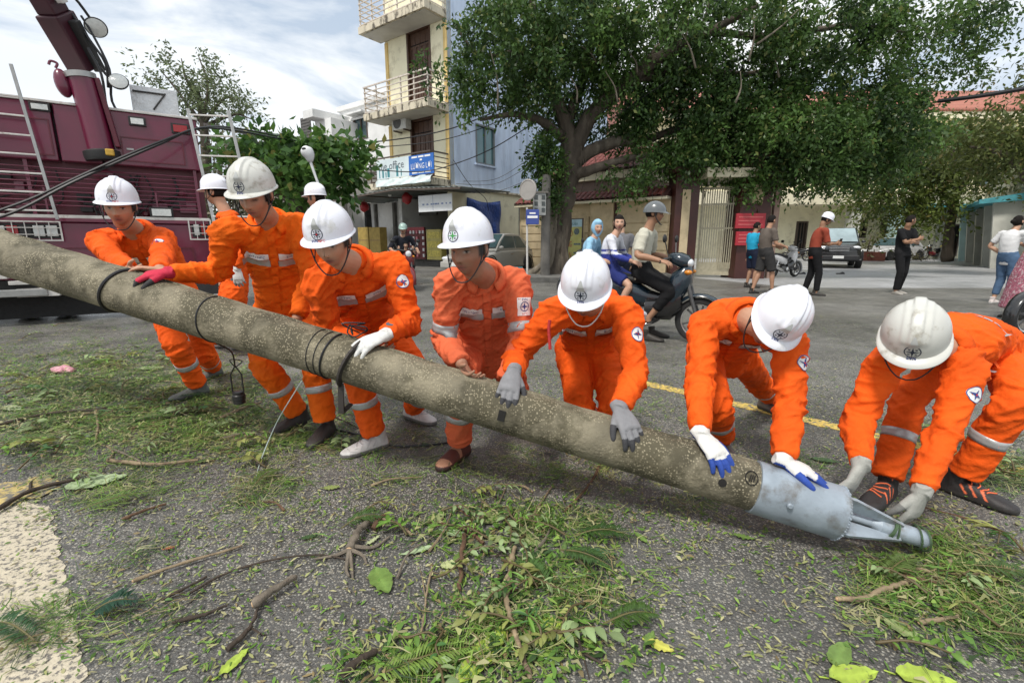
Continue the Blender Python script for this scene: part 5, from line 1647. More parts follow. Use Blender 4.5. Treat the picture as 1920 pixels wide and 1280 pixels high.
# lantern-like insulator hanging from a wire
o = at(448, 745, 2.45)
ins = thing('hanging_insulator', 'small black insulator hanging in its wire frame below the pole', 'insulator', o)
mb = MB()
mb.lathe(o - v3(0, 0, .035), (0, 0, 1), [(.024, 0), (.03, .004), (.03, .022), (.033, .026), (.033, .05), (.029, .054), (.029, .068), (.02, .072)], 18)
obj('insulator_body', mb, mat('black_plastic', (.012, .012, .013), rough=.4, var=.1, bump=.02), ins)
top_ = o + v3(0, 0, .17)
for sg in (-1, 1):
    q = MB()
    q.tube([o + v3(sg * .03, 0, .02), o + v3(sg * .03, 0, .13), top_ + v3(sg * .006, 0, 0)], .004, 6)
    obj('wire_frame', q, CABLE, ins)
q = MB()
b0_ = pole_at(425, 150, .0)
q.tube(catmull([top_, lerp(top_, b0_, .5) + v3(.03, 0, .02), b0_], 4), .004, 6)
q.tube(catmull([top_ + v3(0, 0, .0), top_ + v3(.03, .02, .03), top_ + v3(-.03, .01, .04), top_], 4), .003, 5)
obj('hanging_wire', q, CABLE, ins)
# ================================================================== people
SKIN = mat('skin', rough=.5, attr=True, var=.07, vs=14, bump=.02, bs=150, bd=.004, spec=.35)
HAIR = mat('hair', (.010, .008, .007), rough=.75, spec=.15, var=.3, vs=60, bump=.2, bs=130, bd=.004, stretch=(1, 1, .25))
ORANGE = mat('orange_cloth', (.76, .098, .007), rough=.82, var=.19, vs=4, bump=.10, bs=55, bd=.012, spec=.2, crease=.85, col2=(.66, .085, .007), c2=(.5, .72), c2s=9)
SALMON = mat('faded_orange_cloth', (.68, .135, .055), rough=.85, var=.18, vs=4, bump=.10, bs=55, bd=.012, spec=.2, crease=.85, col2=(.55, .13, .06), c2=(.5, .72), c2s=9)
AMBER = mat('amber_orange_cloth', (.76, .125, .006), rough=.82, var=.19, vs=4, bump=.10, bs=55, bd=.012, spec=.2, crease=.85, col2=(.66, .10, .006), c2=(.5, .72), c2s=9)
REFL = mat('reflective_tape', (.40, .41, .41), rough=.35, var=.12, vs=20, bump=.04, bs=60, metal=.25)
TAGW = mat('name_tag_white', (.72, .73, .72), rough=.6, var=.1, vs=30, bump=.02)
INK = mat('dark_ink', (.02, .025, .05), rough=.5, var=.05, bump=0)
INKB = mat('blue_ink', (.03, .05, .22), rough=.5, var=.05, bump=0)
INKR = mat('red_ink', (.55, .03, .03), rough=.5, var=.05, bump=0)
INKG = mat('green_ink', (.06, .30, .08), rough=.5, var=.05, bump=0)
STRAPM = mat('black_strap', (.02, .02, .022), rough=.6, var=.1, bump=.05, bs=200)
STRAPW = mat('white_strap', (.6, .6, .58), rough=.6, var=.1, bump=.05, bs=200)
HELW = mat('helmet_white', (.73, .74, .80), rough=.28, var=.035, vs=5, bump=.004, bs=20, col2=(.52, .51, .47), c2=(.58, .74), c2s=13)
HELG = mat('helmet_grey', (.54, .54, .50), rough=.34, var=.06, vs=7, bump=.006, bs=25, col2=(.34, .32, .27), c2=(.54, .66), c2s=15)
HELSH = mat('helmet_notch_shade', (.42, .43, .42), rough=.4, var=.06, bump=0)  # grey painted for the shade inside the front notch
GLOVEM = mat('glove_knit', rough=.8, attr=True, var=.1, vs=30, bump=.12, bs=220, bd=.004)
SHOEM = mat('shoe', rough=.6, attr=True, var=.15, vs=20, bump=.08, bs=120, bd=.004)

def head_shape(D):
    D = np.asarray(D, float)
    x, y, z = D[:, 0], D[:, 1], D[:, 2]
    P = np.stack([x * .0755, y * np.where(y > 0, .094, .102), z * np.where(z > 0, .112, .114)], 1)
    low = np.clip((-P[:, 2] - .012) / .1, 0, 1.2)
    P[:, 0] *= 1 - .34 * low ** 1.4
    fr = y > 0
    P[:, 1] += np.where(fr, .016 * low * np.clip(y * 1.5, 0, 1), .034 * low)
    X, Z = P[:, 0], P[:, 2]
    ax = np.abs(X)
    w = np.clip(y * 2.2, 0, 1)
    g = lambda a, c, s: np.exp(-((a - c) / s) ** 2)
    prof = np.clip((.026 - Z) / .056, 0, 1) ** 1.2 * np.clip((Z + .046) / .010, 0, 1)
    d = .025 * g(X, 0, .0115) * prof
    d += .010 * g(ax, .014, .007) * g(Z, -.033, .008)
    d -= .012 * g(ax, .032, .016) * g(Z, .004, .011)
    d += .006 * g(ax, .03, .022) * g(Z, .026, .008)
    d += .007 * g(ax, .043, .02) * g(Z, -.028, .02)
    d += .007 * g(X, 0, .022) * g(Z, -.057, .005) + .008 * g(X, 0, .018) * g(Z, -.071, .006)
    d -= .005 * g(X, 0, .026) * g(Z, -.064, .0032)
    d += .008 * g(X, 0, .02) * g(Z, -.098, .013)
    P[:, 1] += d * w
    return P
def sphere_dirs(n=56, k=44):
    rings = []
    for i in range(1, k):
        a = -math.pi / 2 + math.pi * i / k
        t = np.linspace(0, 2 * math.pi, n, endpoint=False)
        rings.append(np.stack([np.cos(a) * np.cos(t), np.cos(a) * np.sin(t), np.full(n, math.sin(a))], 1))
    return np.array(rings)
def face_color(L, skin, eyes, lips=(.30, .10, .08)):
    """colour of skin, lips, brows, lids from head-local positions"""
    n = len(L)
    C = np.tile(np.array(skin, float), (n, 1))
    x, y, z = L.T
    ax = np.abs(x)
    fr = (y > .045) & (ax < .07)
    def blend(mask, col):
        m = np.clip(mask, 0, 1)[:, None] * fr[:, None]
        C[:] = C * (1 - m) + np.array(col) * m
    g = lambda a, c, s: np.exp(-((a - c) / s) ** 2)
    blend(.55 * g(ax, .042, .022) * g(z, -.03, .02), (skin[0] * 1.1, skin[1] * .82, skin[2] * .78))
    blend(1.2 * g(x, 0, .021) * (g(z, -.057, .006) + g(z, -.071, .007)), lips)
    blend(1.1 * g(x, 0, .023) * g(z, -.064, .003), (.06, .02, .018))
    blend(1.5 * np.clip(1.6 - np.abs(ax - .032) / .012, 0, 1) * g(z, .0245 - .12 * np.abs(ax - .028), .0045), (.03, .022, .018))
    if eyes:
        blend(1.4 * np.clip(1.5 - np.abs(ax - .032) / .010, 0, 1) * g(z, .003, .0048), (.55, .5, .46))
        blend(1.6 * g(ax, .032, .0055) * g(z, .003, .0055), (.012, .008, .007))
        blend(1.3 * np.clip(1.6 - np.abs(ax - .032) / .011, 0, 1) * g(z, .0075, .0026), (.02, .014, .012))
    else:
        blend(1.4 * np.clip(1.6 - np.abs(ax - .032) / .011, 0, 1) * g(z, -.001, .003), (.025, .016, .014))
    blend(1.2 * g(ax, .0075, .0035) * g(z, -.042, .0032), (.05, .02, .015))
    blend(.32 * (g(x, 0, .03) * g(z, -.05, .006) + g(z, -.095, .02) * g(ax, .02, .03)), (.05, .04, .035))
    m = np.clip((ax - .056) / .008, 0, 1) * np.clip((z + .035) / .015, 0, 1) * np.clip((.045 - y) / .012, 0, 1) * np.clip((y + .0) / .01, 0, 1)
    C[:] = C * (1 - m[:, None]) + np.array([.02, .016, .014]) * m[:, None]
    return C

class Frame:
    def __init__(s, o, f, u):
        s.o = np.asarray(o, float)
        s.y = nrm(f)
        s.x = nrm(np.cross(s.y, u))
        s.z = np.cross(s.x, s.y)
        s.R = np.stack([s.x, s.y, s.z], 1)
    def w(s, L): return np.asarray(L, float) @ s.R.T + s.o
    def l(s, Wp): return (np.asarray(Wp, float) - s.o) @ s.R

def hand_into(mb, wrist, d, n, right, sc=1.0, fat=0.0, curl=.45, spread=1.0, thumb=1.0):
    """palm, four fingers and thumb; d fingertips, n back of the hand; returns finger polylines"""
    y, z = nrm(d), np.asarray(n, float)
    z = nrm(z - y * np.dot(z, y))
    x = np.cross(y, z)                       # towards the little finger of a right hand, seen from its back
    s = 1.0 if right else -1.0
    B = np.stack([x * s, y, z], 1) * sc
    Wp = lambda L: np.asarray(L, float) @ B.T + wrist
    an = np.linspace(0, 2 * math.pi, 14, endpoint=False)
    rings = [np.stack([cx + hw * np.cos(an) * s, np.full(14, yy) + .004 * np.cos(an) ** 2, zz + hd * np.sin(an)], 1) for yy, cx, hw, hd, zz in
             ((-.035, 0, .026 + fat, .019 + fat, 0), (0, 0, .028 + fat, .019 + fat, 0), (.03, .001, .037 + fat, .017 + fat, 0), (.065, .001, .042 + fat, .0145 + fat, .001), (.088, .001, .041 + fat, .012 + fat, 0), (.096, .001, .036 + fat, .008 + fat, -.001))]
    mb.loft([Wp(r) for r in rings])
    lines = []
    for k, (bx, by, ln, r) in enumerate(((-.031, .086, .074, .0092), (-.010, .091, .083, .0096), (.0115, .088, .077, .0092), (.032, .079, .060, .0082))):
        a, p = .15 + curl * .35 * (1 + .12 * k), np.array([bx, by - .012, 0.])
        pts, lean = [p.copy()], (-.10, -.02, .07, .17)[k] * spread
        for seg, da in ((.012, 0), (.44, 0), (.31, curl * 1.0), (.25, curl * .7)):
            a += da
            L = ln * seg if seg != .012 else .012
            p = p + L * np.array([lean * math.cos(a), math.cos(a), -math.sin(a)])
            pts.append(p.copy())
        rr = np.array([1.08, 1.08, 1.0, .92, .74]) * r + fat
        Pw = Wp(pts)
        limb(mb, Pw, rr * sc, 9, 2)
        mb.ell(Pw[-1], rr[-1] * sc * 1.0, 8, 5)
        lines.append((Pw, rr * sc))
    tp = np.array([[-.018, .018, -.006], [-.036, .040, -.012], [-.036 - .020 * thumb, .070, -.018 - .012 * curl], [-.038 - .026 * thumb, .096, -.026 - .03 * curl]])
    Pw = Wp(tp)
    limb(mb, Pw, (np.array([.015, .0135, .0112, .009]) + fat) * sc, 9, 2)
    mb.ell(Pw[-1], (.009 + fat) * sc, 8, 5)
    lines.append((Pw, np.array([.014, .013, .011, .009]) * sc))
    return lines

def wrinkle(V, F, bones, joints, amp, seed):
    N = vnormals(V, F)
    best = np.full(len(V), 1e9)
    q = np.zeros((len(V), 3))
    rng = np.random.default_rng(seed)
    for p0, p1 in bones:
        p0, p1 = np.asarray(p0, float), np.asarray(p1, float)
        a = nrm(p1 - p0)
        L = np.linalg.norm(p1 - p0)
        u = nrm(np.cross(a, (.31, .77, .55)))
        w = np.cross(a, u)
        off = rng.uniform(-20, 20, 3)
        d = V - p0
        t = np.clip(d @ a, 0, L)
        dist = np.linalg.norm(d - t[:, None] * a, axis=1)
        m = dist < best
        best[m] = dist[m]
        s, uu, ww = d @ a, d @ u, d @ w
        s = s + .75 * uu + .4 * ww * np.sin(off[0])
        q[m] = (np.stack([s, uu * .62, ww * .62], 1) + off)[m]
    r1 = np.clip(1 - np.abs(pnoise(q * 11.5)) * 6.0, 0, 1) ** 1.2
    r2 = np.clip(1 - np.abs(pnoise(q * 23 + 9)) * 5.0, 0, 1) ** 1.2
    big = pnoise(V * 6.5 + seed)
    mid = pnoise(q * 9 + 31)
    wt = np.full(len(V), .50)
    for j in joints:
        wt += .85 * np.exp(-(np.linalg.norm(V - np.asarray(j), axis=1) / .12) ** 2)
    wt = np.minimum(wt, 1.3)
    disp = amp * (wt * (1.0 * r1 + .55 * r2 + .30 * mid) + .35 * big - .3)
    V = V + N * disp[:, None]
    return lap(V, edges_of(F), 1, .25)

def bvh_of(V, F): return BVHTree.FromPolygons(V.tolist(), F.tolist())
def cast(b, o, d, dist=.6):
    h = b.ray_cast(Vector(o), Vector(nrm(d)), dist)
    return (None, None) if h[0] is None else (np.array(h[0]), np.array(h[1]))
def ring_strip(mb, b, p0, p1, t0, t1, n=30, off=.0028):
    """a band round a limb, from t0 to t1 along p0-p1, lying on the cloth"""
    p0, p1 = np.asarray(p0, float), np.asarray(p1, float)
    a = nrm(p1 - p0)
    x = nrm(np.cross(a, (.2, .5, .84)))
    y = np.cross(a, x)
    rows, last = [], .06
    for t in np.linspace(t0, t1, 4):
        c = lerp(p0, p1, t)
        row = []
        for k in range(n):
            an = 2 * math.pi * k / n
            d = math.cos(an) * x + math.sin(an) * y
            h, _ = cast(b, c, d, .16)
            r = np.linalg.norm(h - c) if h is not None else last
            last = r
            row.append(r)
        row = np.array(row)
        row = (np.roll(row, 1) + row * 2 + np.roll(row, -1)) / 4
        rows.append([c + (row[k] + off) * (math.cos(2 * math.pi * k / n) * x + math.sin(2 * math.pi * k / n) * y) for k in range(n)])
    R = np.array(rows)
    c0, c1 = lerp(p0, p1, t0), lerp(p0, p1, t1)
    inner0, inner1 = c0 + (R[0] - c0) * .95, c1 + (R[-1] - c1) * .95
    mb.grid(np.concatenate([[inner0], R, [inner1]]), 0, True)
def decal(mb, b, o, ax, ay, shapes, lift=.0025, depth=.14, tol=.03, ref=None):
    """flat shapes (verts2, faces, material, extra lift) wrapped on to a surface"""
    ax = nrm(ax)
    n = nrm(np.cross(ax, ay))
    ay = np.cross(n, ax)
    o = np.asarray(o, float)
    for V2, F2, mi, ex in shapes:
        Q = [o + ax * p[0] + ay * p[1] for p in V2]
        K = []
        for q in Q:
            h, _ = cast(b, q + n * depth, -n, depth * 2)
            K.append(np.dot(h - q, n) if h is not None else np.nan)
        K = np.array(K)
        if np.isnan(K).all(): continue
        if ref is None: ref = np.nanmedian(K)
        K = np.where(np.isnan(K) | (np.abs(K - ref) > tol), ref, K)
        mb.add([q + n * (k + lift + ex) for q, k in zip(Q, K)], F2, mi)
def rect2(w, h, nx=6, ny=3):
    xs, ys = np.linspace(-w / 2, w / 2, nx + 1), np.linspace(-h / 2, h / 2, ny + 1)
    V = [(x, y) for y in ys for x in xs]
    F = [(j * (nx + 1) + i, j * (nx + 1) + i + 1, (j + 1) * (nx + 1) + i + 1, (j + 1) * (nx + 1) + i) for j in range(ny) for i in range(nx)]
    return np.array(V), F
def disc2(r, n=20):
    V = [(0, 0)] + [(r * math.cos(2 * math.pi * k / n), r * math.sin(2 * math.pi * k / n)) for k in range(n)]
    return np.array(V), [(0, 1 + k, 1 + (k + 1) % n) for k in range(n)]
def ring2(r0, r1, n=28):
    V = [(r * math.cos(2 * math.pi * k / n), r * math.sin(2 * math.pi * k / n)) for r in (r0, r1) for k in range(n)]
    return np.array(V), [(k, (k + 1) % n, n + (k + 1) % n, n + k) for k in range(n)][::1]
def star2(r, ri, rot=0):
    V = [(0, 0)] + [((r if k % 2 == 0 else ri) * math.cos(rot + math.pi * k / 4), (r if k % 2 == 0 else ri) * math.sin(rot + math.pi * k / 4)) for k in range(8)]
    return np.array(V), [(0, 1 + k, 1 + (k + 1) % 8) for k in range(8)]
def text_shape(s, h, w=None, at_=(0, 0)):
    V, F = text2d(s)
    V = V * h
    if w: V = V * np.array([w / (V[:, 0].max() - V[:, 0].min()), 1])
    return V + np.array(at_), F

def helmet(root, hf, kind='white', words=1, green=False, tilt=-.06, strap=True, sc=1.0, emblem=True, name='helmet'):
    hm = HELW if kind == 'white' else HELG
    c, s = math.cos(tilt), math.sin(tilt)
    fr = Frame(hf.o, hf.y * c - hf.z * s, hf.z * c + hf.y * s)
    hsc = sc * .855
    H = lambda L: fr.w(np.asarray(L, float) * hsc)
    n, k = 108, 26
    ax_, ay_, az_, z0 = .1195, .142, .146, .047
    ph = np.linspace(0, 2 * math.pi, n, endpoint=False)
    rings = []
    for i in range(k):
        ps = (i + .35) / (k - .65) * math.pi / 2
        r, z = math.sin(ps) ** .9, math.cos(ps) ** .86
        X, Y = ax_ * r * np.sin(ph), ay_ * r * np.cos(ph)
        Z = np.full(n, z0 + az_ * z)
        flat = np.clip((.05 - np.abs(X)) / .012, 0, 1)
        g = .0095 * np.clip((.022 - np.abs(X)) / .006, 0, 1) + .0045 * np.clip((.050 - np.abs(X)) / .005, 0, 1)
        g = g * np.clip((z - .38) / .10, 0, 1) * np.where(Y > 0, 1, .9)
        nn = np.stack([X / ax_ ** 2, Y / ay_ ** 2, (Z - z0) / az_ ** 2], 1)
        nn /= np.linalg.norm(nn, axis=1)[:, None]
        rings.append(np.stack([X, Y, Z], 1) + nn * g[:, None])
    cf = np.clip(np.cos(ph), 0, 1)
    for w0, dz in ((0, -.004), (.5, -.006), (1, -.011), (1.03, -.0145), (.9, -.0155), (.0, -.009)):
        wd = (.0085 + .034 * cf ** 1.5) * w0
        rings.append(np.stack([(ax_ + wd) * np.sin(ph), (ay_ + wd) * np.cos(ph), z0 + dz - .008 * cf ** 2 * min(1, w0) + 0 * ph], 1))
    inn = []
    for i in range(6):
        ps = math.pi / 2 * (1 - (i + .2) / 5.6)
        r, z = math.sin(ps), math.cos(ps)
        inn.append(np.stack([(ax_ - .005) * r * np.sin(ph), (ay_ - .005) * r * np.cos(ph), np.full(n, z0 - .004 + (az_ - .008) * z)], 1))
    mb = MB()
    mb.loft([H(r) for r in rings + inn])
    ho = obj(name, mb, hm, root, smooth=1.0)
    V = mb.V()
    b = BVHTree.FromPolygons(V.tolist(), mb.f)
    # grey triangle painting in the shade of the notch at the centre ridge's front
    q = MB()
    tv = [((-.021 + .042 * i / 6) * (1 - .86 * j / 8) * hsc, (.052 * j / 8 - .026) * hsc) for j in range(9) for i in range(7)]
    tf = [(j * 7 + i, j * 7 + i + 1, (j + 1) * 7 + i + 1, (j + 1) * 7 + i) for j in range(8) for i in range(6)]
    decal(q, b, H([0, .13, .127]), -fr.x, nrm(fr.z * .9 - fr.y * .45), [(np.array(tv), tf, 0, 0)], .0022)
    obj('notch_shade', q, HELSH, ho, smooth=None)
    if emblem:
        e = MB()
        o = H([0, .145, .079])
        axx, ayy = -fr.x, fr.z
        ic = 3 if green else 0
        sh = [(*ring2(.0215 * sc, .0248 * sc), 0, 0), (*star2(.022 * sc, .0052 * sc), ic, .0006), (*disc2(.0035 * sc, 10), 1 if words == 2 else ic, .001)]
        for k4 in range(4):
            a = math.pi / 4 + k4 * math.pi / 2
            V2, F2 = star2(.006 * sc, .002 * sc, a)
            sh.append((V2 + np.array([math.cos(a), math.sin(a)]) * .0145 * sc, F2, 0, .0004))
        decal(e, b, o, axx, ayy, sh, .0012)
        obj('emblem', e, [INK, INKR, INKB, INKG], ho, smooth=None)
        if words:
            e = MB()
            o2 = H([0, .15, .047])
            if words == 2: sh = [(*text_shape('EVN', .010 * sc, .026 * sc, (-.0145 * sc, 0)), 0, 0), (*text_shape('NPC', .010 * sc, .027 * sc, (.0145 * sc, 0)), 1, 0)]
            else: sh = [(*text_shape('EVN', .010 * sc, .026 * sc), 0, 0)]
            decal(e, b, o2, axx, ayy, sh, .0012)
            obj('lettering', e, [INKB, INKR], ho, smooth=None)
    if strap:
        for sg in (-1, 1):
            q = MB()
            sp = catmull([(sg * .088, .035, .034), (sg * .080, .048, -.035), (sg * .060, .070, -.082), (sg * .03, .086, -.116), (0, .093, -.122)], 4)
            q.tube([hf.w(np.array(p) * sc) for p in sp], .0030, 6)
            sp = catmull([(sg * .088, -.03, .034), (sg * .082, .0, -.02), (sg * .072, .062, -.062)], 3)
            q.tube([hf.w(np.array(p) * sc) for p in sp], .0028, 6)
            obj('chin_strap', q, STRAPW if strap == 'white' else STRAPM, ho)
    return ho, b

def shoe(root, ankle, toe, kind):
    """kind: colours (upper, sole, lace) and optional open sandal"""
    up_c, so_c, lace = kind[:3]
    f = nrm([toe[0], toe[1], toe[2] if len(toe) > 2 else 0])
    a = np.asarray(ankle, float)
    flat = len(toe) < 3
    fr = Frame(a - (0, 0, a[2]) if flat else a - .085 * nrm(np.cross(np.cross(f, (0, 0, 1)), f)), f, (0, 0, 1))
    mb = MB()
    an = np.linspace(0, 2 * math.pi, 18, endpoint=False)
    R = []
    for y, hw, h in ((-.075, .022, .05), (-.065, .033, .075), (-.03, .037, .088), (.02, .039, .085), (.07, .044, .068), (.115, .048, .054), (.155, .043, .043), (.18, .028, .034), (.19, .012, .024)):
        zz = np.sin(an)
        R.append(np.stack([hw * np.sign(np.cos(an)) * np.abs(np.cos(an)) ** .7, np.full(18, y), np.where(zz > 0, .02 + (h - .02) * zz, .02 + .019 * np.sign(zz) * np.abs(zz) ** .35)], 1))
    mb.loft([fr.w(r) for r in R])
    mb.tube([fr.w((0, -.03, .05)), fr.w((0, -.028, .09)), fr.w((0, -.03, .125))], [.037, .038, .041], 14)
    V, F = solid(mb, .0045, 2)
    L = fr.l(V)
    C = np.where((L[:, 2] < .026)[:, None], so_c, up_c).astype(float)
    if lace is not None and len(kind) > 3 and kind[3] == 'stripe':
        st = (np.abs((L[:, 1] * 1.0 + L[:, 2] * .8) % .035 - .017) < .0045) & (np.abs(L[:, 0]) > .022) & (L[:, 1] > .0) & (L[:, 1] < .11) & (L[:, 2] > .03)
        C[st] = lace
    if len(kind) > 3 and kind[3] == 'sandal':
        sk = (L[:, 2] > .03) & (((L[:, 1] > .13)) | ((L[:, 1] > .03) & (L[:, 1] < .055)) | (L[:, 2] > .085))
        C[sk] = (.34, .17, .1)
    o = objm('sandal' if len(kind) > 3 and kind[3] == 'sandal' else 'shoe', new_mesh('shoe', V, F, SHOEM, wloc(root), 9, None, C), root)
    if lace is not None:
        b = bvh_of(V, F)
        for k in range(4):
            q = MB()
            y0 = .025 + .024 * k
            P = []
            for x in np.linspace(-.024, .024, 7):
                h, _ = cast(b, fr.w((x, y0 + .01 * np.sin(x * 60 + k), .2)), -fr.z, .3)
                if h is not None: P.append(h + fr.z * .002)
            if len(P) > 2:
                q.tube(P, .0028, 5)
                obj('shoelace', q, mat('lace%.2f%.2f' % (lace[0], lace[1]), lace, rough=.8), o)
    return o

def seg_cut(pts, f):
    """first part of a polyline, f in segments"""
    out, i = [np.asarray(pts[0], float)], 0
    while i < len(pts) - 1:
        if f >= i + 1: out.append(np.asarray(pts[i + 1], float))
        else:
            if f > i: out.append(lerp(pts[i], pts[i + 1], f - i))
            break
        i += 1
    return out

def person(label, J, hf, top, bottom, group=None, hands=(None, None), shoes=None, hel=None, skin=(.45, .25, .16), eyes=False, vox=.0075, hvox=.0052, bulk=1.0, cover=False, hair='short', wr=.0130, seed=1, sc=1.0, extras=True, sleeve=2.0, leg=2.0, hem=-.16, bow=.045, dress=None, legs_in_body=False, badge=None, armband=False, strips=True, tags=True, lips=(.30, .10, .08), base=None, waist=.25, arms=True, mouth=None):
    """J: joints nk, sa sb (shoulders), ea eb (elbows), pa pb (hips), ka kb (knees), fa fb (ankles), ta tb (toe directions); a is the person's right.
    hands: per side dict k (knuckles), d (finger direction), n (back of hand), curl, glove; or None with J['wa']"""
    S = lambda v: v * sc * bulk
    J = {k: np.asarray(v, float) for k, v in J.items()}
    Pc, Nk = (J['pa'] + J['pb']) / 2, J['nk']
    xs, xh = nrm(J['sa'] - J['sb']), nrm(J['pa'] - J['pb'])
    fw = nrm(np.cross(nrm(Nk - Pc), nrm(xs + xh)))
    M = (Pc + Nk) / 2 - fw * bow * 2
    spine = lambda u: Pc * (1 - u) ** 2 + 2 * M * u * (1 - u) + Nk * u ** 2 if 0 <= u <= 1 else (Pc + (M - Pc) * 2 * u if u < 0 else Nk + (Nk - M) * 2 * (u - 1))
    stan = lambda u: nrm((M - Pc) * (1 - min(max(u, 0), 1)) + (Nk - M) * min(max(u, 0), 1))
    def tring(u, hw, hd, n=22, dz=0):
        t = stan(u)
        x = lerp(xh, xs, min(max(u * 1.15, 0), 1))
        x = nrm(x - t * np.dot(x, t))
        y = np.cross(t, x)
        an = np.linspace(0, 2 * math.pi, n, endpoint=False)
        c, s = np.cos(an), np.sin(an)
        return spine(u) + y * dz + S(hw) * (np.sign(c) * np.abs(c) ** .85)[:, None] * x + S(hd) * (np.sign(s) * np.abs(s) ** .9)[:, None] * y
    def tframe(u):
        t = stan(u)
        x = lerp(xh, xs, min(max(u * 1.15, 0), 1))
        x = nrm(x - t * np.dot(x, t))
        return spine(u), x, np.cross(t, x), t
    b0 = base if base is not None else np.array([Pc[0], Pc[1], 0])
    root = thing('person', label, 'person', b0, group)
    HF = Frame(J['hd'], hf[0], hf[1])
    sh_w = np.linalg.norm(J['sa'] - J['sb']) / 2 / bulk / sc
    # wrists from the hands
    for k, i in (('a', 0), ('b', 1)):
        h = hands[i]
        if h is not None and 'k' in h:
            hs = h.get('sc', 1.0) * sc
            J['w' + k] = np.asarray(h['k'], float) - nrm(h['d']) * .088 * hs + nrm(h['n']) * h.get('lift', .006)
    # ---- body
    hdsc = .95
    mb = MB()
    D = sphere_dirs()
    k_, n_ = D.shape[:2]
    hv = np.random.default_rng(seed * 7 + 1).uniform(-1, 1, 4)
    hp = head_shape(D.reshape(-1, 3)) * sc * hdsc * np.array([1 + .06 * hv[0], 1 + .03 * hv[1], 1 + .04 * hv[2]])
    hp[:, 0] *= 1 + .07 * hv[3] * np.clip(-hp[:, 2] / .1, 0, 1)
    mb.loft(HF.w(hp).reshape(k_, n_, 3))
    for sg in (-1, 1):
        mb.ell(HF.w(np.array([sg * .076, -.008, -.002]) * sc), np.array([.010, .021, .032]) * sc, 10, 6, HF.R)
    limb(mb, [HF.w(np.array([0, -.012, -.02]) * sc), HF.w(np.array([0, -.022, -.085]) * sc), lerp(HF.w(np.array([0, -.025, -.10]) * sc), Nk, .6), lerp(Nk, spine(.8), .4)], np.array([.056, .054, .056, .07]) * sc, 16, 3)
    core = MB() if False else mb
    core.loft([tring(u, hw, hd) for u, hw, hd in ((-.08, .10, .07), (.1, .125, .085), (.4, .12, .08), (.65, .13, .08), (.84, sh_w * .72, .062), (.95, .07, .055))])
    ra = {}
    for k in 'ab':
        sh, el, wr_ = J['s' + k], J['e' + k], J['w' + k]
        limb(mb, [lerp(sh, spine(.8), .45), sh, lerp(sh, el, .5), el, lerp(el, wr_, .35), lerp(el, wr_, .8), wr_], np.array([.045, .05, .045, .040, .041, .031, .028]) * sc, 12, 3)
        if legs_in_body:
            limb(mb, [lerp(J['p' + k], Pc, .3), lerp(J['p' + k], J['k' + k], .5), J['k' + k], lerp(J['k' + k], J['f' + k], .3), lerp(J['k' + k], J['f' + k], .8), J['f' + k], J['f' + k] - (0, 0, .05)], np.array([.08, .07, .053, .052, .036, .034, .034]) * sc, 12, 3)
    for i, k in enumerate('ab'):
        h = hands[i]
        if h is None or not h.get('glove'):
            d = nrm(J['w' + k] - J['e' + k]) if h is None else h['d']
            n = nrm(np.cross(np.cross(d, fw), d)) if h is None else h['n']
            if h is None and abs(np.dot(n, d)) > .9: n = xs
            hand_into(mb, J['w' + k], d, n, k == 'a', (h or {}).get('sc', 1.0) * sc, 0, (h or {}).get('curl', .5), thumb=(h or {}).get('thumb', 1))
    V, F = solid(mb, hvox, 2)
    L = HF.l(V) / (sc * hdsc)
    inh = (np.linalg.norm(L / np.array([.1, .13, .14]), axis=1) < 1)
    C = np.tile(np.array(skin, float), (len(V), 1))
    C[inh] = face_color(L[inh], skin, eyes, lips)
    objm('body', new_mesh('body', V, F, SKIN, b0, 9, None, C), root)
    # ---- hair
    if hair:
        P = head_shape(D.reshape(-1, 3))
        x, y, z = P.T
        if hair == 'helmet': m = np.clip((.020 - y) / .02, 0, 1) * np.clip((z + .055) / .02, 0, 1)
        elif hair == 'short': m = np.clip(np.maximum((z - .056) / .012, np.minimum((.022 - y) / .015, (z + .055 - np.clip(y + .03, 0, 1)) / .02)), 0, 1)
        else: m = np.clip(np.maximum((z - .050) / .012, np.minimum((.034 - y) / .015, (z + .11) / .02)), 0, 1)
        m = m * m * (3 - 2 * m)
        jit = pnoise(P * 55 + seed) * .5 + pnoise(P * 110 + seed) * .4
        r = .95 + m * (.15 + .05 * jit + (.03 * np.clip(z / .1, 0, 1) if hair != 'helmet' else -.03))
        q = MB()
        q.loft(HF.w(P * r[:, None] * sc * hdsc).reshape(k_, n_, 3))
        if hair == 'bun': q.ell(HF.w(np.array([0, -.125, .03]) * sc), .042 * sc, 12, 8)
        if hair == 'pony': q.tube(catmull([HF.w(np.array(p) * sc) for p in ((0, -.10, .05), (0, -.135, .02), (0, -.14, -.06), (0, -.12, -.13))], 3), [.03] * 5 + [.026, .022, .018, .01, .006][:5], 10)
        obj('hair', q, HAIR, root, smooth=9)
    # ---- upper garment
    out = {'root': root, 'spine': spine, 'tframe': tframe, 'HF': HF, 'J': J}
    joints = [J[k] for k in ('ea', 'eb', 'ka', 'kb', 'sa', 'sb', 'pa', 'pb')]
    mats_top, mats_bot = top, bottom
    g = MB()
    fatA = 1.0 if cover else .86
    R = []
    for u, hw, hd in ((hem, .176, .130), (hem * .4, .170, .126), (.12, .156, .116), (.32, .152, .114), (.52, .162, .120), (.70, .172, .118), (.82, max(sh_w * .96, .15), .108), (.91, max(sh_w * .70, .11), .090), (.985, .072, .070), (1.02, .060, .060)):
        f_ = 1.0 if cover else .93
        R.append(tring(u, hw * f_, hd * f_))
    g.loft(R)
    bonesT = [(spine(0), spine(.5)), (spine(.5), Nk)]
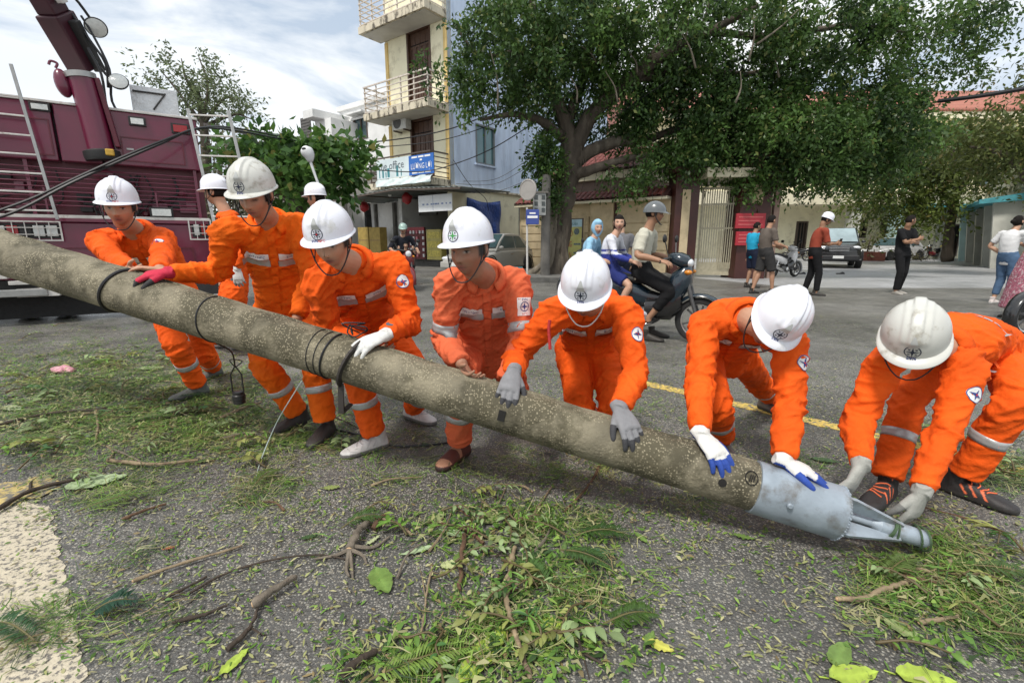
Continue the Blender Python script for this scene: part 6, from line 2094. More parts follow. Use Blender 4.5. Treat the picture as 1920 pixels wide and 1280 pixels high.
    for k in 'ab':
        sh, el, wr_ = J['s' + k], J['e' + k], J['w' + k]
        path = seg_cut([sh, el, lerp(el, wr_, .93)], sleeve)
        tot = len(path)
        pts = [lerp(sh, spine(.82), .5)]
        rad = [.074 * fatA]
        for a_, b_ in zip(path[:-1], path[1:]):
            for t in (0, .35, .7): pts.append(lerp(a_, b_, t))
        pts.append(path[-1])
        prof = [.072, .067, .060, .057, .056, .052, .047] if sleeve >= 1.9 else [.073, .072, .072, .071, .07, .07, .07]
        rad += [prof[min(i, 6)] * fatA for i in range(len(pts) - 1)]
        limb(g, pts, S(np.array(rad)), 16, 3)
        bonesT += [(sh, el), (el, wr_)]
    V, F = solid(g, vox * (1 if extras else 1.2), 4)
    V = wrinkle(V, F, bonesT, joints, wr, seed)
    tmat = top if not isinstance(top, dict) else top['mat']
    if isinstance(top, dict):
        C = top['fn'](V, out)
        me = new_mesh('jacket', V, F, tmat, b0, 9, None, C)
    else: me = new_mesh('jacket', V, F, tmat, b0, 9)
    tn = 'jacket' if cover else (top.get('name', 'shirt') if isinstance(top, dict) else 'shirt')
    jk = objm(tn, me, root)
    bt = bvh_of(V, F)
    out['top'], out['bt'] = jk, bt
    # ---- lower garment
    bb = None
    if bottom is not None:
        g = MB()
        bonesB = [(spine(.2), spine(-.2))]
        if dress is not None:
            R = [tring(.3, .16, .125), tring(.1, .17, .135)]
            e0 = spine(-.05)
            for t, hw, hd in ((.2, .2, .17), (.5, .23, .2), (.8, .26, .23), (1, .28, .25)):
                c = lerp(e0, dress, t)
                an = np.linspace(0, 2 * math.pi, 22, endpoint=False)
                fy = nrm(np.cross((0, 0, 1), xh))
                R.append(c + S(hw) * np.cos(an)[:, None] * xh + S(hd) * np.sin(an)[:, None] * fy)
            R = [r for r in R]
            g.loft(R)
        else:
            crotch = -.22
            g.loft([tring(waist, .148, .112), tring(.08, .160, .120), tring(-.05, .164, .124), tring(-.15, .14, .108), tring(crotch, .06, .06)])
            for k in 'ab':
                hp_, kn, an_ = J['p' + k], J['k' + k], J['f' + k]
                path = seg_cut([hp_, kn, lerp(kn, an_, .97)], leg)
                pts = [lerp(hp_, spine(.1), .35)]
                for a_, b_ in zip(path[:-1], path[1:]):
                    for t in (0, .35, .7): pts.append(lerp(a_, b_, t))
                pts.append(path[-1])
                prof = [.100, .096, .088, .078, .070, .073, .070, .068] if cover else ([.105, .098, .09, .08, .072, .07, .064, .06] if leg > 1.4 else [.105, .104, .1, .098, .095, .09, .085, .08])
                limb(g, pts, S(np.array([prof[min(i, 7)] for i in range(len(pts))])), 16, 3)
                bonesB += [(hp_, kn), (kn, an_)]
        V, F = solid(g, vox * (1 if extras else 1.2), 4)
        V = wrinkle(V, F, bonesB, joints, wr, seed + 50)
        nm = 'skirt' if dress is not None else ('trousers' if leg > 1.4 else 'shorts')
        tr = objm(nm, new_mesh(nm, V, F, bottom, b0, 9), root)
        bb = bvh_of(V, F)
        out['bot'], out['bb'] = tr, bb
    # ---- worker details
    if cover:
        # collar
        q = MB()
        c, x, y, t = tframe(.955)
        an = np.linspace(math.radians(118), math.radians(422), 26)
        rows = []
        for hh, rr, dr in ((-.012, .068, 0), (.022, .073, .004), (.040, .076, .006), (.018, .097, .006), (-.006, .106, .004)):
            rows.append([c + t * (hh * sc) + y * dr + S(rr) * (np.cos(a) * x * 1.02 + np.sin(a) * y * .98) for a in an])
        q.grid(np.array(rows))
        co = obj('collar', q, top, jk, smooth=9)
        md = co.modifiers.new('thick', 'SOLIDIFY')
        md.thickness = .004
        # button placket and two chest pockets
        q = MB()
        for k in range(9):
            u = .90 - k * .105
            c, x, y, t = tframe(u)
            decal(q, bt, c + y * .12, -x, t, [(*rect2(.034, .052, 3, 4), 0, .004)], .003, .13)
        obj('placket', q, top, jk, smooth=9)
        for sg in (-1, 1):
            c, x, y, t = tframe(.56)
            q = MB()
            decal(q, bt, c + y * .12 + x * sg * .088, -x, t, [(*rect2(.115, .012, 6, 2), 0, .008), (*rect2(.11, .046, 6, 3), 0, .0055)], .003, .13)
            obj('pocket_flap', q, top, jk, smooth=9)
        if tags:
            for sg in (-1, 1):
                c, x, y, t = tframe(.665)
                q = MB()
                decal(q, bt, c + y * .12 + x * sg * .088, -x, t, [(*rect2(.135, .040, 10, 3), 0, 0)], .0035, .13)
                obj('reflective_strip', q, REFL, jk, smooth=9)
                c, x, y, t = tframe(.735)
                q = MB()
                decal(q, bt, c + y * .12 + x * sg * .083, -x, t, [(*rect2(.115, .036, 10, 3), 0, 0), (*text_shape('EVN NPC' if sg > 0 else 'EVN', .014, .080 if sg > 0 else .036, (0, -.001)), 1, .0012)], .0055, .13)
                obj('name_tag', q, [TAGW, INKB], jk, smooth=9)
        if strips:
            for k in 'ab':
                q = MB()
                ring_strip(q, bb, J['k' + k], J['f' + k], .42, .52)
                obj('reflective_strip', q, REFL, tr, smooth=9)
    if armband:
        for k in 'ab':
            q = MB()
            ring_strip(q, bt, J['s' + k], J['e' + k], .70, .86)
            obj('reflective_strip', q, REFL, jk, smooth=9)
    if badge:
        kside, tt, nn, shape = badge
        c = lerp(J['s' + kside], J['e' + kside], tt)
        nn = nrm(nn)
        upv = J['s' + kside] - J['e' + kside]
        upv = nrm(upv - nn * np.dot(upv, nn))
        axx = np.cross(upv, nn)
        q = MB()
        if shape == 'round': sh = [(*disc2(.033, 24), 0, 0), (*ring2(.030, .033, 24), 1, .0008), (*star2(.026, .008), 1, .0012), (*disc2(.005, 8), 2, .002)]
        else: sh = [(*rect2(.07, .085, 6, 6), 0, 0), (*ring2(.020, .0235, 20), 1, .0010), (*star2(.021, .006), 1, .0012), (*text_shape('EVN', .012, .03, (0, .033)), 1, .001), (*text_shape('NPC', .010, .028, (0, -.034)), 2, .001)]
        decal(q, bt, c + nn * .07, axx, upv, sh, .003, .1)
        obj('sleeve_badge', q, [TAGW, INKB, INKR], jk, smooth=9)
    # ---- gloves
    for i, k in enumerate('ab'):
        h = hands[i]
        if h is None or not h.get('glove'): continue
        q = MB()
        lines = hand_into(q, J['w' + k], h['d'], h['n'], k == 'a', h.get('sc', 1.0) * sc * 1.06, .0022, h.get('curl', .45), h.get('spread', 1), h.get('thumb', 1))
        a_ = nrm(J['e' + k] - J['w' + k])
        q.tube([J['w' + k] - a_ * .01, J['w' + k] + a_ * .02, J['w' + k] + a_ * .05, J['w' + k] + a_ * .062], np.array([.031, .033, .036, .037]) * sc, 14)
        V, F = solid(q, .0033, 2)
        N = vnormals(V, F)
        base_c, tip_c, mode = h['glove']
        C = np.tile(np.array(base_c, float), (len(V), 1))
        bd, bf = np.full(len(V), 9.), np.zeros(len(V))
        for Pw, rr in lines:
            for s_ in range(len(Pw) - 1):
                d = Pw[s_ + 1] - Pw[s_]
                t = np.clip(((V - Pw[s_]) @ d) / (d @ d), 0, 1)
                dd = np.linalg.norm(V - Pw[s_] - t[:, None] * d, axis=1)
                m = dd < bd
                bd[m], bf[m] = dd[m], ((s_ + t) / (len(Pw) - 1))[m]
        palm = N @ nrm(h['n'])
        if mode == 'tips': m = (bf > .5) & (bd < .016)
        elif mode == 'palm': m = ((bf > .38) & (bd < .016)) | (palm < -.25)
        else: m = np.zeros(len(V), bool)
        C[m] = tip_c
        wv = pnoise(V * 260) * .10 + pnoise(V * 60) * .10
        C = np.clip(C * (1 + wv[:, None]), 0, 1)
        objm('glove', new_mesh('glove', V, F, GLOVEM, b0, 9, None, C), root)
    if shoes:
        for k in 'ab':
            if shoes.get(k) is not False:
                shoe(root, J['f' + k], J['t' + k], shoes['kind'])
    if hel: out['helmet'] = helmet(root, HF, sc=sc, **hel)
    return out
# ================================================================== the workers at the pole
def ik(r, e, hint, l1, l2):
    r, e, hint = (np.asarray(q, float) for q in (r, e, hint))
    d = e - r
    D = np.linalg.norm(d)
    a = d / D
    if D > (l1 + l2) * .995:
        f = D / (l1 + l2)
        l1, l2 = l1 * f * 1.004, l2 * f * 1.004
    x = (l1 * l1 - l2 * l2 + D * D) / (2 * D)
    h = math.sqrt(max(l1 * l1 - x * x, 1e-6))
    w = hint - r
    w = nrm(w - a * np.dot(w, a))
    return r + a * x + w * h
def pose(J, hands, la=(.285, .255), ll=(.42, .40), sc=1.0):
    J = {k: np.asarray(v, float) for k, v in J.items()}
    for i, k in enumerate('ab'):
        h = hands[i]
        if h is not None and 'k' in h:
            hs = h.get('sc', 1.0) * sc
            J['w' + k] = np.asarray(h['k'], float) - nrm(h['d']) * .088 * hs + nrm(h['n']) * h.get('lift', .006)
        J['e' + k] = ik(J['s' + k], J['w' + k], J['e' + k], la[0] * sc, la[1] * sc)
        J['k' + k] = ik(J['p' + k], J['f' + k], J['k' + k], ll[0] * sc, ll[1] * sc)
    return J
def report(nm, J):
    n = lambda a, b: np.linalg.norm(J[a] - J[b])
    print('POSE', nm, 'torso %.2f' % np.linalg.norm((J['pa'] + J['pb']) / 2 - J['nk']), 'sh %.2f hip %.2f' % (n('sa', 'sb'), n('pa', 'pb')), 'arms %.2f %.2f %.2f %.2f' % (n('sa', 'ea'), n('ea', 'wa'), n('sb', 'eb'), n('eb', 'wb')),
          'legs %.2f %.2f %.2f %.2f' % (n('pa', 'ka'), n('ka', 'fa'), n('pb', 'kb'), n('kb', 'fb')), 'head %.2f' % np.linalg.norm(J['hd'] - J['nk']))
AN = v3(0, 0, .09)
WHITEG, GREYG = ((.62, .62, .60), (.62, .62, .60), None), ((.20, .20, .21), (.045, .045, .05), 'tips')
S_WHITE = ((.52, .51, .50), (.14, .135, .13), (.42, .41, .41), 'stripe')
def worker(nm, label, J, hf, hands, cloth=ORANGE, **kw):
    J = pose(J, hands)
    report(nm, J)
    base = np.array([(J['fa'][0] + J['fb'][0]) / 2, (J['fa'][1] + J['fb'][1]) / 2, 0])
    return person(label, J, hf, cloth, cloth, 'workers in orange overalls', hands=hands, cover=True, hair='helmet', base=base, **kw)

if 1:
    # far left, leaning on the thick part of the pole
    J = dict(hd=at(224, 388, 2.92), nk=at(250, 428, 3.08), sa=at(188, 452, 3.02), sb=at(303, 450, 3.08), ea=at(150, 520, 3.1), wa=pole_at(200, -60, .03), eb=at(340, 525, 3.1),
             pa=at(305, 575, 3.42), pb=at(362, 570, 3.44), ka=at(335, 660, 3.1), kb=at(372, 650, 3.3), fa=gnd(372, 742) + AN, fb=gnd(402, 706) + AN, ta=(-.55, -.7), tb=(-.2, -1))
    H = (None, dict(k=pole_at(246, -22), d=(-.95, -.15, .1), n=pole_dir(-22), curl=.4))
    worker('W1', 'worker at far left leaning both arms on the thick end of the pole', J, ((.44, -.88, -.20), (0, 0, 1)), H, seed=11, eyes=True,
           hel=dict(kind='white', words=2), shoes=dict(kind=((.10, .11, .10), (.05, .05, .05), None)), badge=('b', .42, (.35, -.85, .4), 'round'))
    # tall man, grey helmet, red glove
    J = dict(hd=at(478, 366, 2.40), nk=at(502, 408, 2.56), sa=at(424, 434, 2.50), sb=at(562, 424, 2.62), ea=at(380, 510, 2.55), eb=at(600, 540, 2.7), wb=at(556, 600, 2.52),
             pa=at(505, 585, 2.92), pb=at(565, 588, 2.94), ka=at(480, 690, 2.5), kb=at(592, 690, 2.5), fa=gnd(560, 798) + AN, fb=gnd(612, 818) + AN, ta=(-.5, -.8), tb=(-.1, -1))
    H = (dict(k=pole_at(286, 12), d=(-.93, -.3, -.12), n=pole_dir(10), curl=.5, glove=((.50, .015, .05), (.03, .028, .03), 'tips')), None)
    worker('W2', 'tall worker in a grubby grey helmet with a red glove on the pole', J, ((.00, -.90, -.38), (0, 0, 1)), H, cloth=AMBER, seed=12, skin=(.40, .215, .135),
           hel=dict(kind='grey', words=1), shoes=dict(kind=((.03, .027, .025), (.02, .02, .02), None)))
    # third, white sneakers and watch
    J = dict(hd=at(622, 452, 2.12), nk=at(658, 488, 2.28), sa=at(598, 524, 2.26), sb=at(738, 500, 2.36), ea=at(595, 610, 2.4), wa=pole_at(655, -70, .03), eb=at(785, 585, 2.45),
             pa=at(668, 620, 2.74), pb=at(728, 622, 2.78), ka=at(670, 720, 2.3), kb=at(785, 690, 2.6), fa=gnd(703, 842) + AN, fb=gnd(776, 786) + AN, ta=(-.75, -.6), tb=(.75, -.5))
    H = (None, dict(k=pole_at(688, 16), d=(-.80, -.52, -.28), n=pole_dir(18), curl=.35, glove=WHITEG))
    o3 = worker('W3', 'worker in white trainers and white glove with a watch bending beside the dark pole clamp', J, ((-.04, -.90, -.36), (-.05, 0, 1)), H, seed=13, eyes=True, skin=(.48, .28, .185),
                hel=dict(kind='white', words=2), shoes=dict(kind=S_WHITE), badge=('b', .34, (.45, -.8, .35), 'round'))
    q = MB()
    w, e = o3['J']['wb'], o3['J']['eb']
    d = nrm(e - w)
    fn = nrm(pole_dir(10) - d * np.dot(pole_dir(10), d))
    q.lathe(w + d * .045, d, [(.034, -.011), (.038, -.010), (.038, .010), (.034, .011)], 18)
    wt = obj('watch', q, STRAPM, o3['root'])
    q = MB()
    q.lathe(w + d * .045 + fn * .036, fn, [(.019, 0), (.019, .009), (.015, .011)], 18)
    obj('watch_face', q, mat('watch_glass', (.10, .13, .16), rough=.15, var=0, bump=0), wt)
    # fourth, faded overalls, sandals
    J = dict(hd=at(880, 468, 2.04), nk=at(908, 512, 2.22), sa=at(844, 530, 2.22), sb=at(966, 528, 2.30), ea=at(815, 620, 2.4), wa=pole_at(846, -40, .035), eb=at(1000, 630, 2.3), wb=pole_at(925, -70, .05),
             pa=at(882, 660, 2.58), pb=at(944, 660, 2.62), ka=at(862, 720, 2.2), kb=at(965, 720, 2.4), fa=gnd(862, 858) + AN, fb=gnd(968, 775) + AN, ta=(-.45, -.85), tb=(.1, -1))
    worker('W4', 'worker in faded salmon overalls and brown sandals gazing down to his right', J, ((-.42, -.88, -.15), (-.1, -.15, 1)), (None, None), cloth=SALMON, seed=14, eyes=True, armband=True,
           hel=dict(kind='white', words=0, green=True), shoes=dict(kind=((.085, .022, .016), (.03, .012, .01), None, 'sandal')), badge=('b', .45, (.45, -.85, .2), 'square'), skin=(.32, .17, .11))
    # fifth, head down, grey gloves
    J = dict(hd=at(1098, 545, 1.98), nk=at(1108, 566, 2.17), sa=at(1038, 588, 2.12), sb=at(1172, 588, 2.14), ea=at(985, 640, 2.3), eb=at(1225, 680, 2.2),
             pa=at(1072, 650, 2.62), pb=at(1136, 652, 2.62), ka=at(1070, 730, 2.2), kb=at(1150, 730, 2.2), fa=gnd(1102, 800) + AN, fb=gnd(1142, 806) + AN, ta=(-.2, -1), tb=(.2, -1))
    H = (dict(k=pole_at(950, 22), d=(-.20, -.72, -.55), n=pole_dir(22), curl=.4, glove=GREYG), dict(k=pole_at(1168, 26), d=(.30, -.75, -.55), n=pole_dir(26), curl=.4, glove=GREYG))
    o5 = worker('W5', 'middle worker with head bowed and both dark grey gloves spread on the pole', J, ((-.26, -.76, -.58), (.05, 0, 1)), H, seed=15, skin=(.38, .20, .125),
                hel=dict(kind='white', words=1, strap='white'), shoes=dict(kind=((.03, .03, .03), (.02, .02, .02), None)), badge=('b', .42, (.35, -.8, .45), 'round'))
    q = MB()
    p = at(1031, 600, 2.02)
    q.tube(catmull([p, p + v3(-.004, .0, -.04), p + v3(.0, 0, -.085), p + v3(.003, 0, -.13)], 3), .007, 8)
    obj('red_strap', q, mat('red_strap', (.45, .03, .03), rough=.7), o5['root'])
    # sixth, blue-palmed gloves, head turned sideways
    J = dict(hd=at(1450, 602, 1.90), nk=at(1405, 596, 2.08), sa=at(1322, 612, 2.14), sb=at(1482, 640, 1.98), ea=at(1265, 700, 2.2), eb=at(1520, 740, 2.0),
             pa=at(1318, 655, 2.50), pb=at(1384, 662, 2.50), ka=at(1340, 750, 2.1), kb=at(1420, 770, 2.1), fa=gnd(1352, 848) + AN, fb=gnd(1440, 770) + AN * 1.2, ta=(-.1, -1), tb=(.3, -.9))
    BL = ((.62, .61, .58), (.02, .06, .30), 'palm')
    H = (dict(k=pole_at(1325, 24), d=(.42, -.72, -.5), n=pole_dir(24), curl=.35, glove=BL), dict(k=pole_at(1496, -8, .02), d=(.88, -.3, -.30), n=pole_dir(0), curl=.2, glove=BL))
    worker('W6', 'crouching worker with blue palmed white gloves and head turned aside', J, ((-.44, -.58, -.64), (.42, -.3, .9)), H, seed=16, bulk=.95,
           hel=dict(kind='white', words=1), shoes=dict(kind=((.12, .10, .09), (.04, .04, .04), None)), badge=('b', .38, (.35, -.85, .3), 'round'))
    # seventh, at the spike
    J = dict(hd=at(1712, 640, 1.74), nk=at(1765, 650, 1.92), sa=at(1668, 672, 1.88), sb=at(1812, 690, 1.84), ea=at(1600, 770, 1.9), eb=at(1800, 820, 1.9),
             pa=at(1800, 650, 2.20), pb=at(1872, 656, 2.18), ka=at(1630, 780, 1.95), kb=at(1900, 790, 1.8), fa=gnd(1655, 935) + AN, fb=gnd(1800, 928) + AN, ta=(-.75, -.5), tb=(.45, -.8))
    GK = ((.34, .34, .31), (.17, .17, .16), 'tips')
    H = (dict(k=at(1590, 912, 1.63), d=(-.45, -.15, -.85), n=(.6, -.6, .3), curl=.5, glove=GK), dict(k=at(1708, 962, 1.60), d=(-.12, .05, -1), n=(.35, -.8, .1), curl=.45, glove=GK))
    o7 = worker('W7', 'rightmost worker in a scuffed grey white helmet gripping the steel spike with grey knit gloves', J, ((-.48, -.58, -.64), (0, 0, 1)), H, seed=17, bulk=.92,
                hel=dict(kind='grey', words=1), shoes=dict(kind=((.022, .02, .02), (.03, .028, .026), (.75, .16, .06), 'stripe')), badge=('b', .40, (.25, -.9, .25), 'round'))
    q = MB()
    c, x, y, t = o7['tframe'](.62)
    for k in range(9):
        sg = (k - 4) * .035
        decal(q, o7['bt'], c - y * .12 + x * sg, x, t, [(*rect2(.03, .022, 2, 2), 0, 0)], .003, .14)
    obj('reflective_strip', q, REFL, o7['top'])
    # behind the tall man, half hidden, standing sideways
    Y = 4.7
    J = dict(hd=at(404, 362, Y), nk=at(424, 398, Y), sa=at(424, 412, Y + .17), sb=at(432, 414, Y - .2), ea=at(440, 470, Y + .2), wa=at(415, 520, Y + .2), eb=at(462, 468, Y - .25), wb=at(448, 508, Y - .26),
             pa=at(436, 548, Y + .1), pb=at(440, 550, Y - .1), ka=at(420, 600, Y + .1), kb=at(430, 600, Y - .1), fa=gnd(408, 652) + AN, fb=gnd(470, 655) + AN, ta=(-1, -.1), tb=(-1, -.1))
    H = (None, dict(k=at(447, 522, Y - .26), d=(.02, .0, -1), n=(.2, -.95, 0), curl=.4, glove=((.65, .65, .63), (.3, .3, .3), 'tips')))
    worker('W8', 'worker standing sideways behind the tall man, one white gloved hand hanging', J, ((-1, -.05, -.12), (0, 0, 1)), H, seed=18, vox=.011, hvox=.007,
           hel=dict(kind='white', words=0, emblem=False), shoes=dict(kind=S_WHITE), tags=False, strips=False)
    Y = 5.6
    J = dict(hd=at(592, 372, Y), nk=at(606, 404, Y), sa=at(606, 428, Y + .18), sb=at(608, 430, Y - .18), ea=at(612, 480, Y + .2), wa=at(600, 520, Y + .2), eb=at(614, 480, Y - .22), wb=at(600, 520, Y - .22),
             pa=at(612, 535, Y + .1), pb=at(612, 535, Y - .1), ka=at(608, 580, Y + .1), kb=at(608, 580, Y - .1), fa=v3(*(at(612, 600, Y + .1)[:2]), .09), fb=v3(*(at(620, 600, Y - .1)[:2]), .09), ta=(-1, 0), tb=(-1, 0))
    worker('W9', 'worker of whom only the white helmet shows above the bent man with the watch', J, ((-1, .1, -.1), (0, 0, 1)), (None, None), seed=19, vox=.014, hvox=.009,
           hel=dict(kind='white', words=0, emblem=False, strap=False), shoes=dict(kind=S_WHITE), tags=False, strips=False, extras=False)
# ================================================================== vehicles
CHR = mat('chrome', (.60, .60, .60), rough=.18, metal=.9, var=.08, bump=0)
SEATM = mat('black_seat', (.014, .014, .014), rough=.6, var=.2, vs=20, bump=.05)
ENG = mat('engine_grey', (.09, .09, .09), rough=.5, metal=.4, var=.3, vs=14, bump=.05)
HLENS = mat('headlamp_glass', (.70, .72, .74), rough=.08, var=.1, vs=20, bump=.05, bs=40)
AMBL = mat('amber_lens', (.55, .2, .02), rough=.2, bump=0)
def paintm(name, c, rough=.25): return mat(name, c, rough=rough, coat=.6, var=.06, vs=3, bump=.004, bs=10)
BIKEBLUE, BIKEBLACK, BIKEWHITE, BIKERED = paintm('dark_blue_paint', (.010, .022, .034)), paintm('black_paint', (.012, .012, .013)), paintm('white_paint', (.60, .60, .60)), paintm('dark_red_paint', (.14, .012, .015))
def motorbike(label, pos, head, col, col2, sc=.93, group=None, lamp='cowl', lean=0.0, detail=True):
    h = nrm(v3(head[0], head[1], 0))
    lf = np.cross((0, 0, 1), h)
    up = v3(0, 0, 1) + lf * lean
    o = v3(pos[0], pos[1], pos[2] if len(pos) > 2 else 0)
    W_ = lambda x, y, z: o + (h * x + lf * y + up * z) * sc
    L_ = lambda P: [W_(*p) for p in P]
    t = thing('motorbike', label, 'motorbike', o, group)
    for nm, x in (('front_wheel', .63), ('rear_wheel', -.60)):
        q = MB()
        c = W_(x, 0, .28)
        an = np.linspace(0, 2 * math.pi, 33)
        P = [c + (h * math.cos(a) + up * math.sin(a)) * .238 * sc for a in an]
        q.lathe(c - lf * .045 * sc, lf, [(.205 * sc, .012 * sc), (.235 * sc, 0), (.268 * sc, .014 * sc), (.28 * sc, .045 * sc), (.268 * sc, .076 * sc), (.235 * sc, .09 * sc), (.205 * sc, .078 * sc)], 32, cap=False)
        w = obj(nm, q, RUB, t, smooth=.8)
        q = MB(); q.lathe(c - lf * .03 * sc, lf, [(.21 * sc, 0), (.19 * sc, .004), (.19 * sc, .056 * sc), (.21 * sc, .06 * sc)], 28, cap=False); rim = obj('rim', q, CHR if nm == 'front_wheel' else ENG, w, smooth=.6)
        q = MB(); q.lathe(c - lf * .05 * sc, lf, [(.0, 0), (.045 * sc, 0), (.06 * sc, .03 * sc), (.06 * sc, .07 * sc), (.045 * sc, .1 * sc), (0, .1 * sc)], 14)
        for k in range(6 if detail else 4):
            a = 2 * math.pi * k / (6 if detail else 4) + .3
            q.bar(c, c + (h * math.cos(a) + up * math.sin(a)) * .2 * sc, .022 * sc, .02 * sc, up=lf)
        obj('spokes', q, ENG, w, smooth=None)
    for s in (-1, 1):
        q = MB(); limb(q, L_([(.63, s * .075, .28), (.54, s * .075, .55), (.46, s * .065, .80)]), np.array([.022, .024, .026]) * sc, 8, 2); obj('fork', q, ENG, t)
        q = MB(); limb(q, L_([(-.60, s * .10, .30), (-.50, s * .11, .62)]), np.array([.024, .03]) * sc, 8, 1); obj('shock', q, CHR, t)
        q = MB(); limb(q, L_([(.30, s * .06, 1.0), (.27, s * .2, 1.03), (.21, s * .34, .99)]), np.array([.014, .013, .013]) * sc, 7, 2); hb = obj('handlebar', q, ENG, t)
        q = MB(); limb(q, L_([(.24, s * .25, 1.015), (.205, s * .355, .985)]), np.array([.019, .019]) * sc, 8, 1); obj('grip', q, SEATM, hb)
        q = MB(); limb(q, L_([(.27, s * .20, 1.03), (.25, s * .27, 1.16), (.24, s * .31, 1.22)]), np.array([.007, .007, .007]) * sc, 6, 2); ms = obj('mirror_stem', q, ENG, t)
        q = MB(); q.ell(W_(.24, s * .33, 1.25), np.array([.022, .062, .048]) * sc, 14, 9, np.stack([h, lf, up], 1)); obj('mirror', q, SEATM, ms)
        q = MB(); q.tube(L_([(.12, s * .08, .24), (.12, s * .24, .25)]), .016 * sc, 7); obj('footrest', q, SEATM, t)
        q = MB(); q.ell(W_(.49, s * .13, .86), np.array([.05, .035, .03]) * sc, 10, 6, np.stack([h, lf, up], 1)); obj('indicator', q, AMBL, t)
    # front mudguard
    q = MB(); R = []
    for a in np.linspace(-.35, 2.3, 12):
        c = W_(.63 + .315 * math.cos(a), 0, .28 + .315 * math.sin(a))
        d = nrm(h * math.cos(a) + up * math.sin(a))
        R.append([c + lf * (.075 * sc * math.cos(b)) + d * (.03 * sc * math.sin(b) - .012) for b in np.linspace(0, math.pi, 9)] + [c + lf * (.06 * sc * math.cos(b)) + d * (.02 * sc * math.sin(b) - .02) for b in np.linspace(math.pi, 0, 7)])
    q.loft(R); obj('front_mudguard', q, col, t, smooth=1)
    def sec(x, z, w, hh, ex=2.6, n=16, tilt=0):
        an = np.linspace(0, 2 * math.pi, n, endpoint=False)
        return [W_(x + tilt * math.sin(a) * hh, w * np.sign(math.cos(a)) * abs(math.cos(a)) ** (2 / ex), z + hh * np.sign(math.sin(a)) * abs(math.sin(a)) ** (2 / ex)) for a in an]
    q = MB(); q.loft([sec(.52, .80, .05, .10), sec(.50, .80, .12, .15), sec(.44, .76, .17, .20), sec(.36, .66, .18, .24), sec(.30, .60, .17, .26), sec(.27, .58, .10, .22)]); obj('leg_shield', q, col, t, smooth=1)
    q = MB(); q.loft([sec(.43, .56, .14, .16), sec(.30, .46, .17, .2), sec(.15, .40, .15, .14), sec(.0, .40, .14, .12)]); obj('lower_fairing', q, col2, t, smooth=1)
    q = MB(); q.loft([sec(.30, .66, .06, .08), sec(.15, .50, .07, .09), sec(-.05, .52, .10, .12), sec(-.2, .56, .12, .13)]); obj('frame_cover', q, col2, t, smooth=1)
    q = MB(); q.loft([sec(.10, .50, .06, .08), sec(-.1, .56, .13, .14), sec(-.35, .64, .15, .13), sec(-.6, .72, .14, .11), sec(-.80, .79, .09, .07), sec(-.92, .83, .03, .03)]); tl = obj('tail_fairing', q, col, t, smooth=1)
    q = MB(); q.ell(W_(-.86, 0, .80), np.array([.05, .085, .045]) * sc, 14, 8, np.stack([h, lf, up], 1)); obj('tail_lamp', q, RLN, tl)
    q = MB(); q.loft([sec(.06, .70, .06, .03), sec(.0, .74, .10, .05), sec(-.25, .76, .13, .055), sec(-.45, .80, .14, .055), sec(-.72, .82, .12, .05), sec(-.82, .83, .05, .025)]); obj('seat', q, SEATM, t, smooth=1)
    if lamp == 'cowl':
        q = MB(); q.loft([sec(.50, .97, .05, .04), sec(.47, .98, .13, .075), sec(.38, 1.0, .17, .09), sec(.28, 1.02, .13, .07), sec(.23, 1.03, .05, .04)]); cw = obj('headlamp_cowl', q, col, t, smooth=1)
        q = MB(); q.ell(W_(.475, 0, .965), np.array([.05, .115, .055]) * sc, 18, 10, np.stack([nrm(h - .0 * up), lf, up], 1)); obj('headlamp', q, HLENS, cw)
    else:
        q = MB(); q.lathe(W_(.40, 0, .93), h, [(.02, 0), (.08 * sc, .02), (.095 * sc, .10 * sc), (.09 * sc, .12 * sc)], 20); cw = obj('headlamp_cowl', q, col, t, smooth=1)
        q = MB(); q.lathe(W_(.40, 0, .93) + h * .11 * sc, h, [(.088 * sc, 0), (.06 * sc, .02), (0, .026)], 18); obj('headlamp', q, HLENS, cw)
    q = MB(); q.loft([sec(.16, .30, .09, .06), sec(.08, .30, .12, .11), sec(-.12, .31, .13, .12), sec(-.25, .34, .09, .08)]); obj('engine', q, ENG, t, smooth=.8)
    q = MB(); q.lathe(W_(-.02, -.13, .30), -lf, [(.075 * sc, 0), (.075 * sc, .02), (.03, .035)], 18); obj('engine_cover', q, CHR, t)
    q = MB(); limb(q, L_([(.10, -.10, .22), (-.05, -.13, .19), (-.25, -.15, .24), (-.35, -.16, .28), (-.75, -.17, .40)]), np.array([.02, .022, .026, .05, .052]) * sc, 12, 3); obj('exhaust', q, CHR, t)
    q = MB(); q.obox(W_(-.80, 0, .62), lf * .085 * sc, up * .06 * sc - h * .02, h * .006); obj('number_plate', q, TAGW, t, smooth=None)
    q = MB(); q.obox(W_(-.78, 0, .60), lf * .09 * sc, up * .14 * sc - h * .05, h * .01); obj('rear_mudguard', q, SEATM, t, smooth=None)
    return t, W_
mbike, MW = motorbike('dark blue black motorbike ridden by the old man with two children', (1.60, 5.53), (.86, -.5), BIKEBLUE, BIKEBLACK)
lb_h = nrm((.42, -.90, 0))
lfw = gnd(771, 545)
lbike, LW_ = motorbike('motorbike with a round headlamp carrying a man and child by the shop', (lfw - lb_h * .6)[:2], lb_h[:2], BIKERED, BIKEBLACK, lamp='round')
motorbike('parked motorbike behind the children, its bare handlebar rising by the food sign', gnd(1120, 560)[:2], (-.95, -.3), BIKEBLACK, BIKEBLACK)
motorbike('white and black scooter parked just behind the man in grey shorts', gnd(1468, 520)[:2] , (.9, .45), BIKEWHITE, BIKEBLACK, group='motorbikes parked in the school yard')
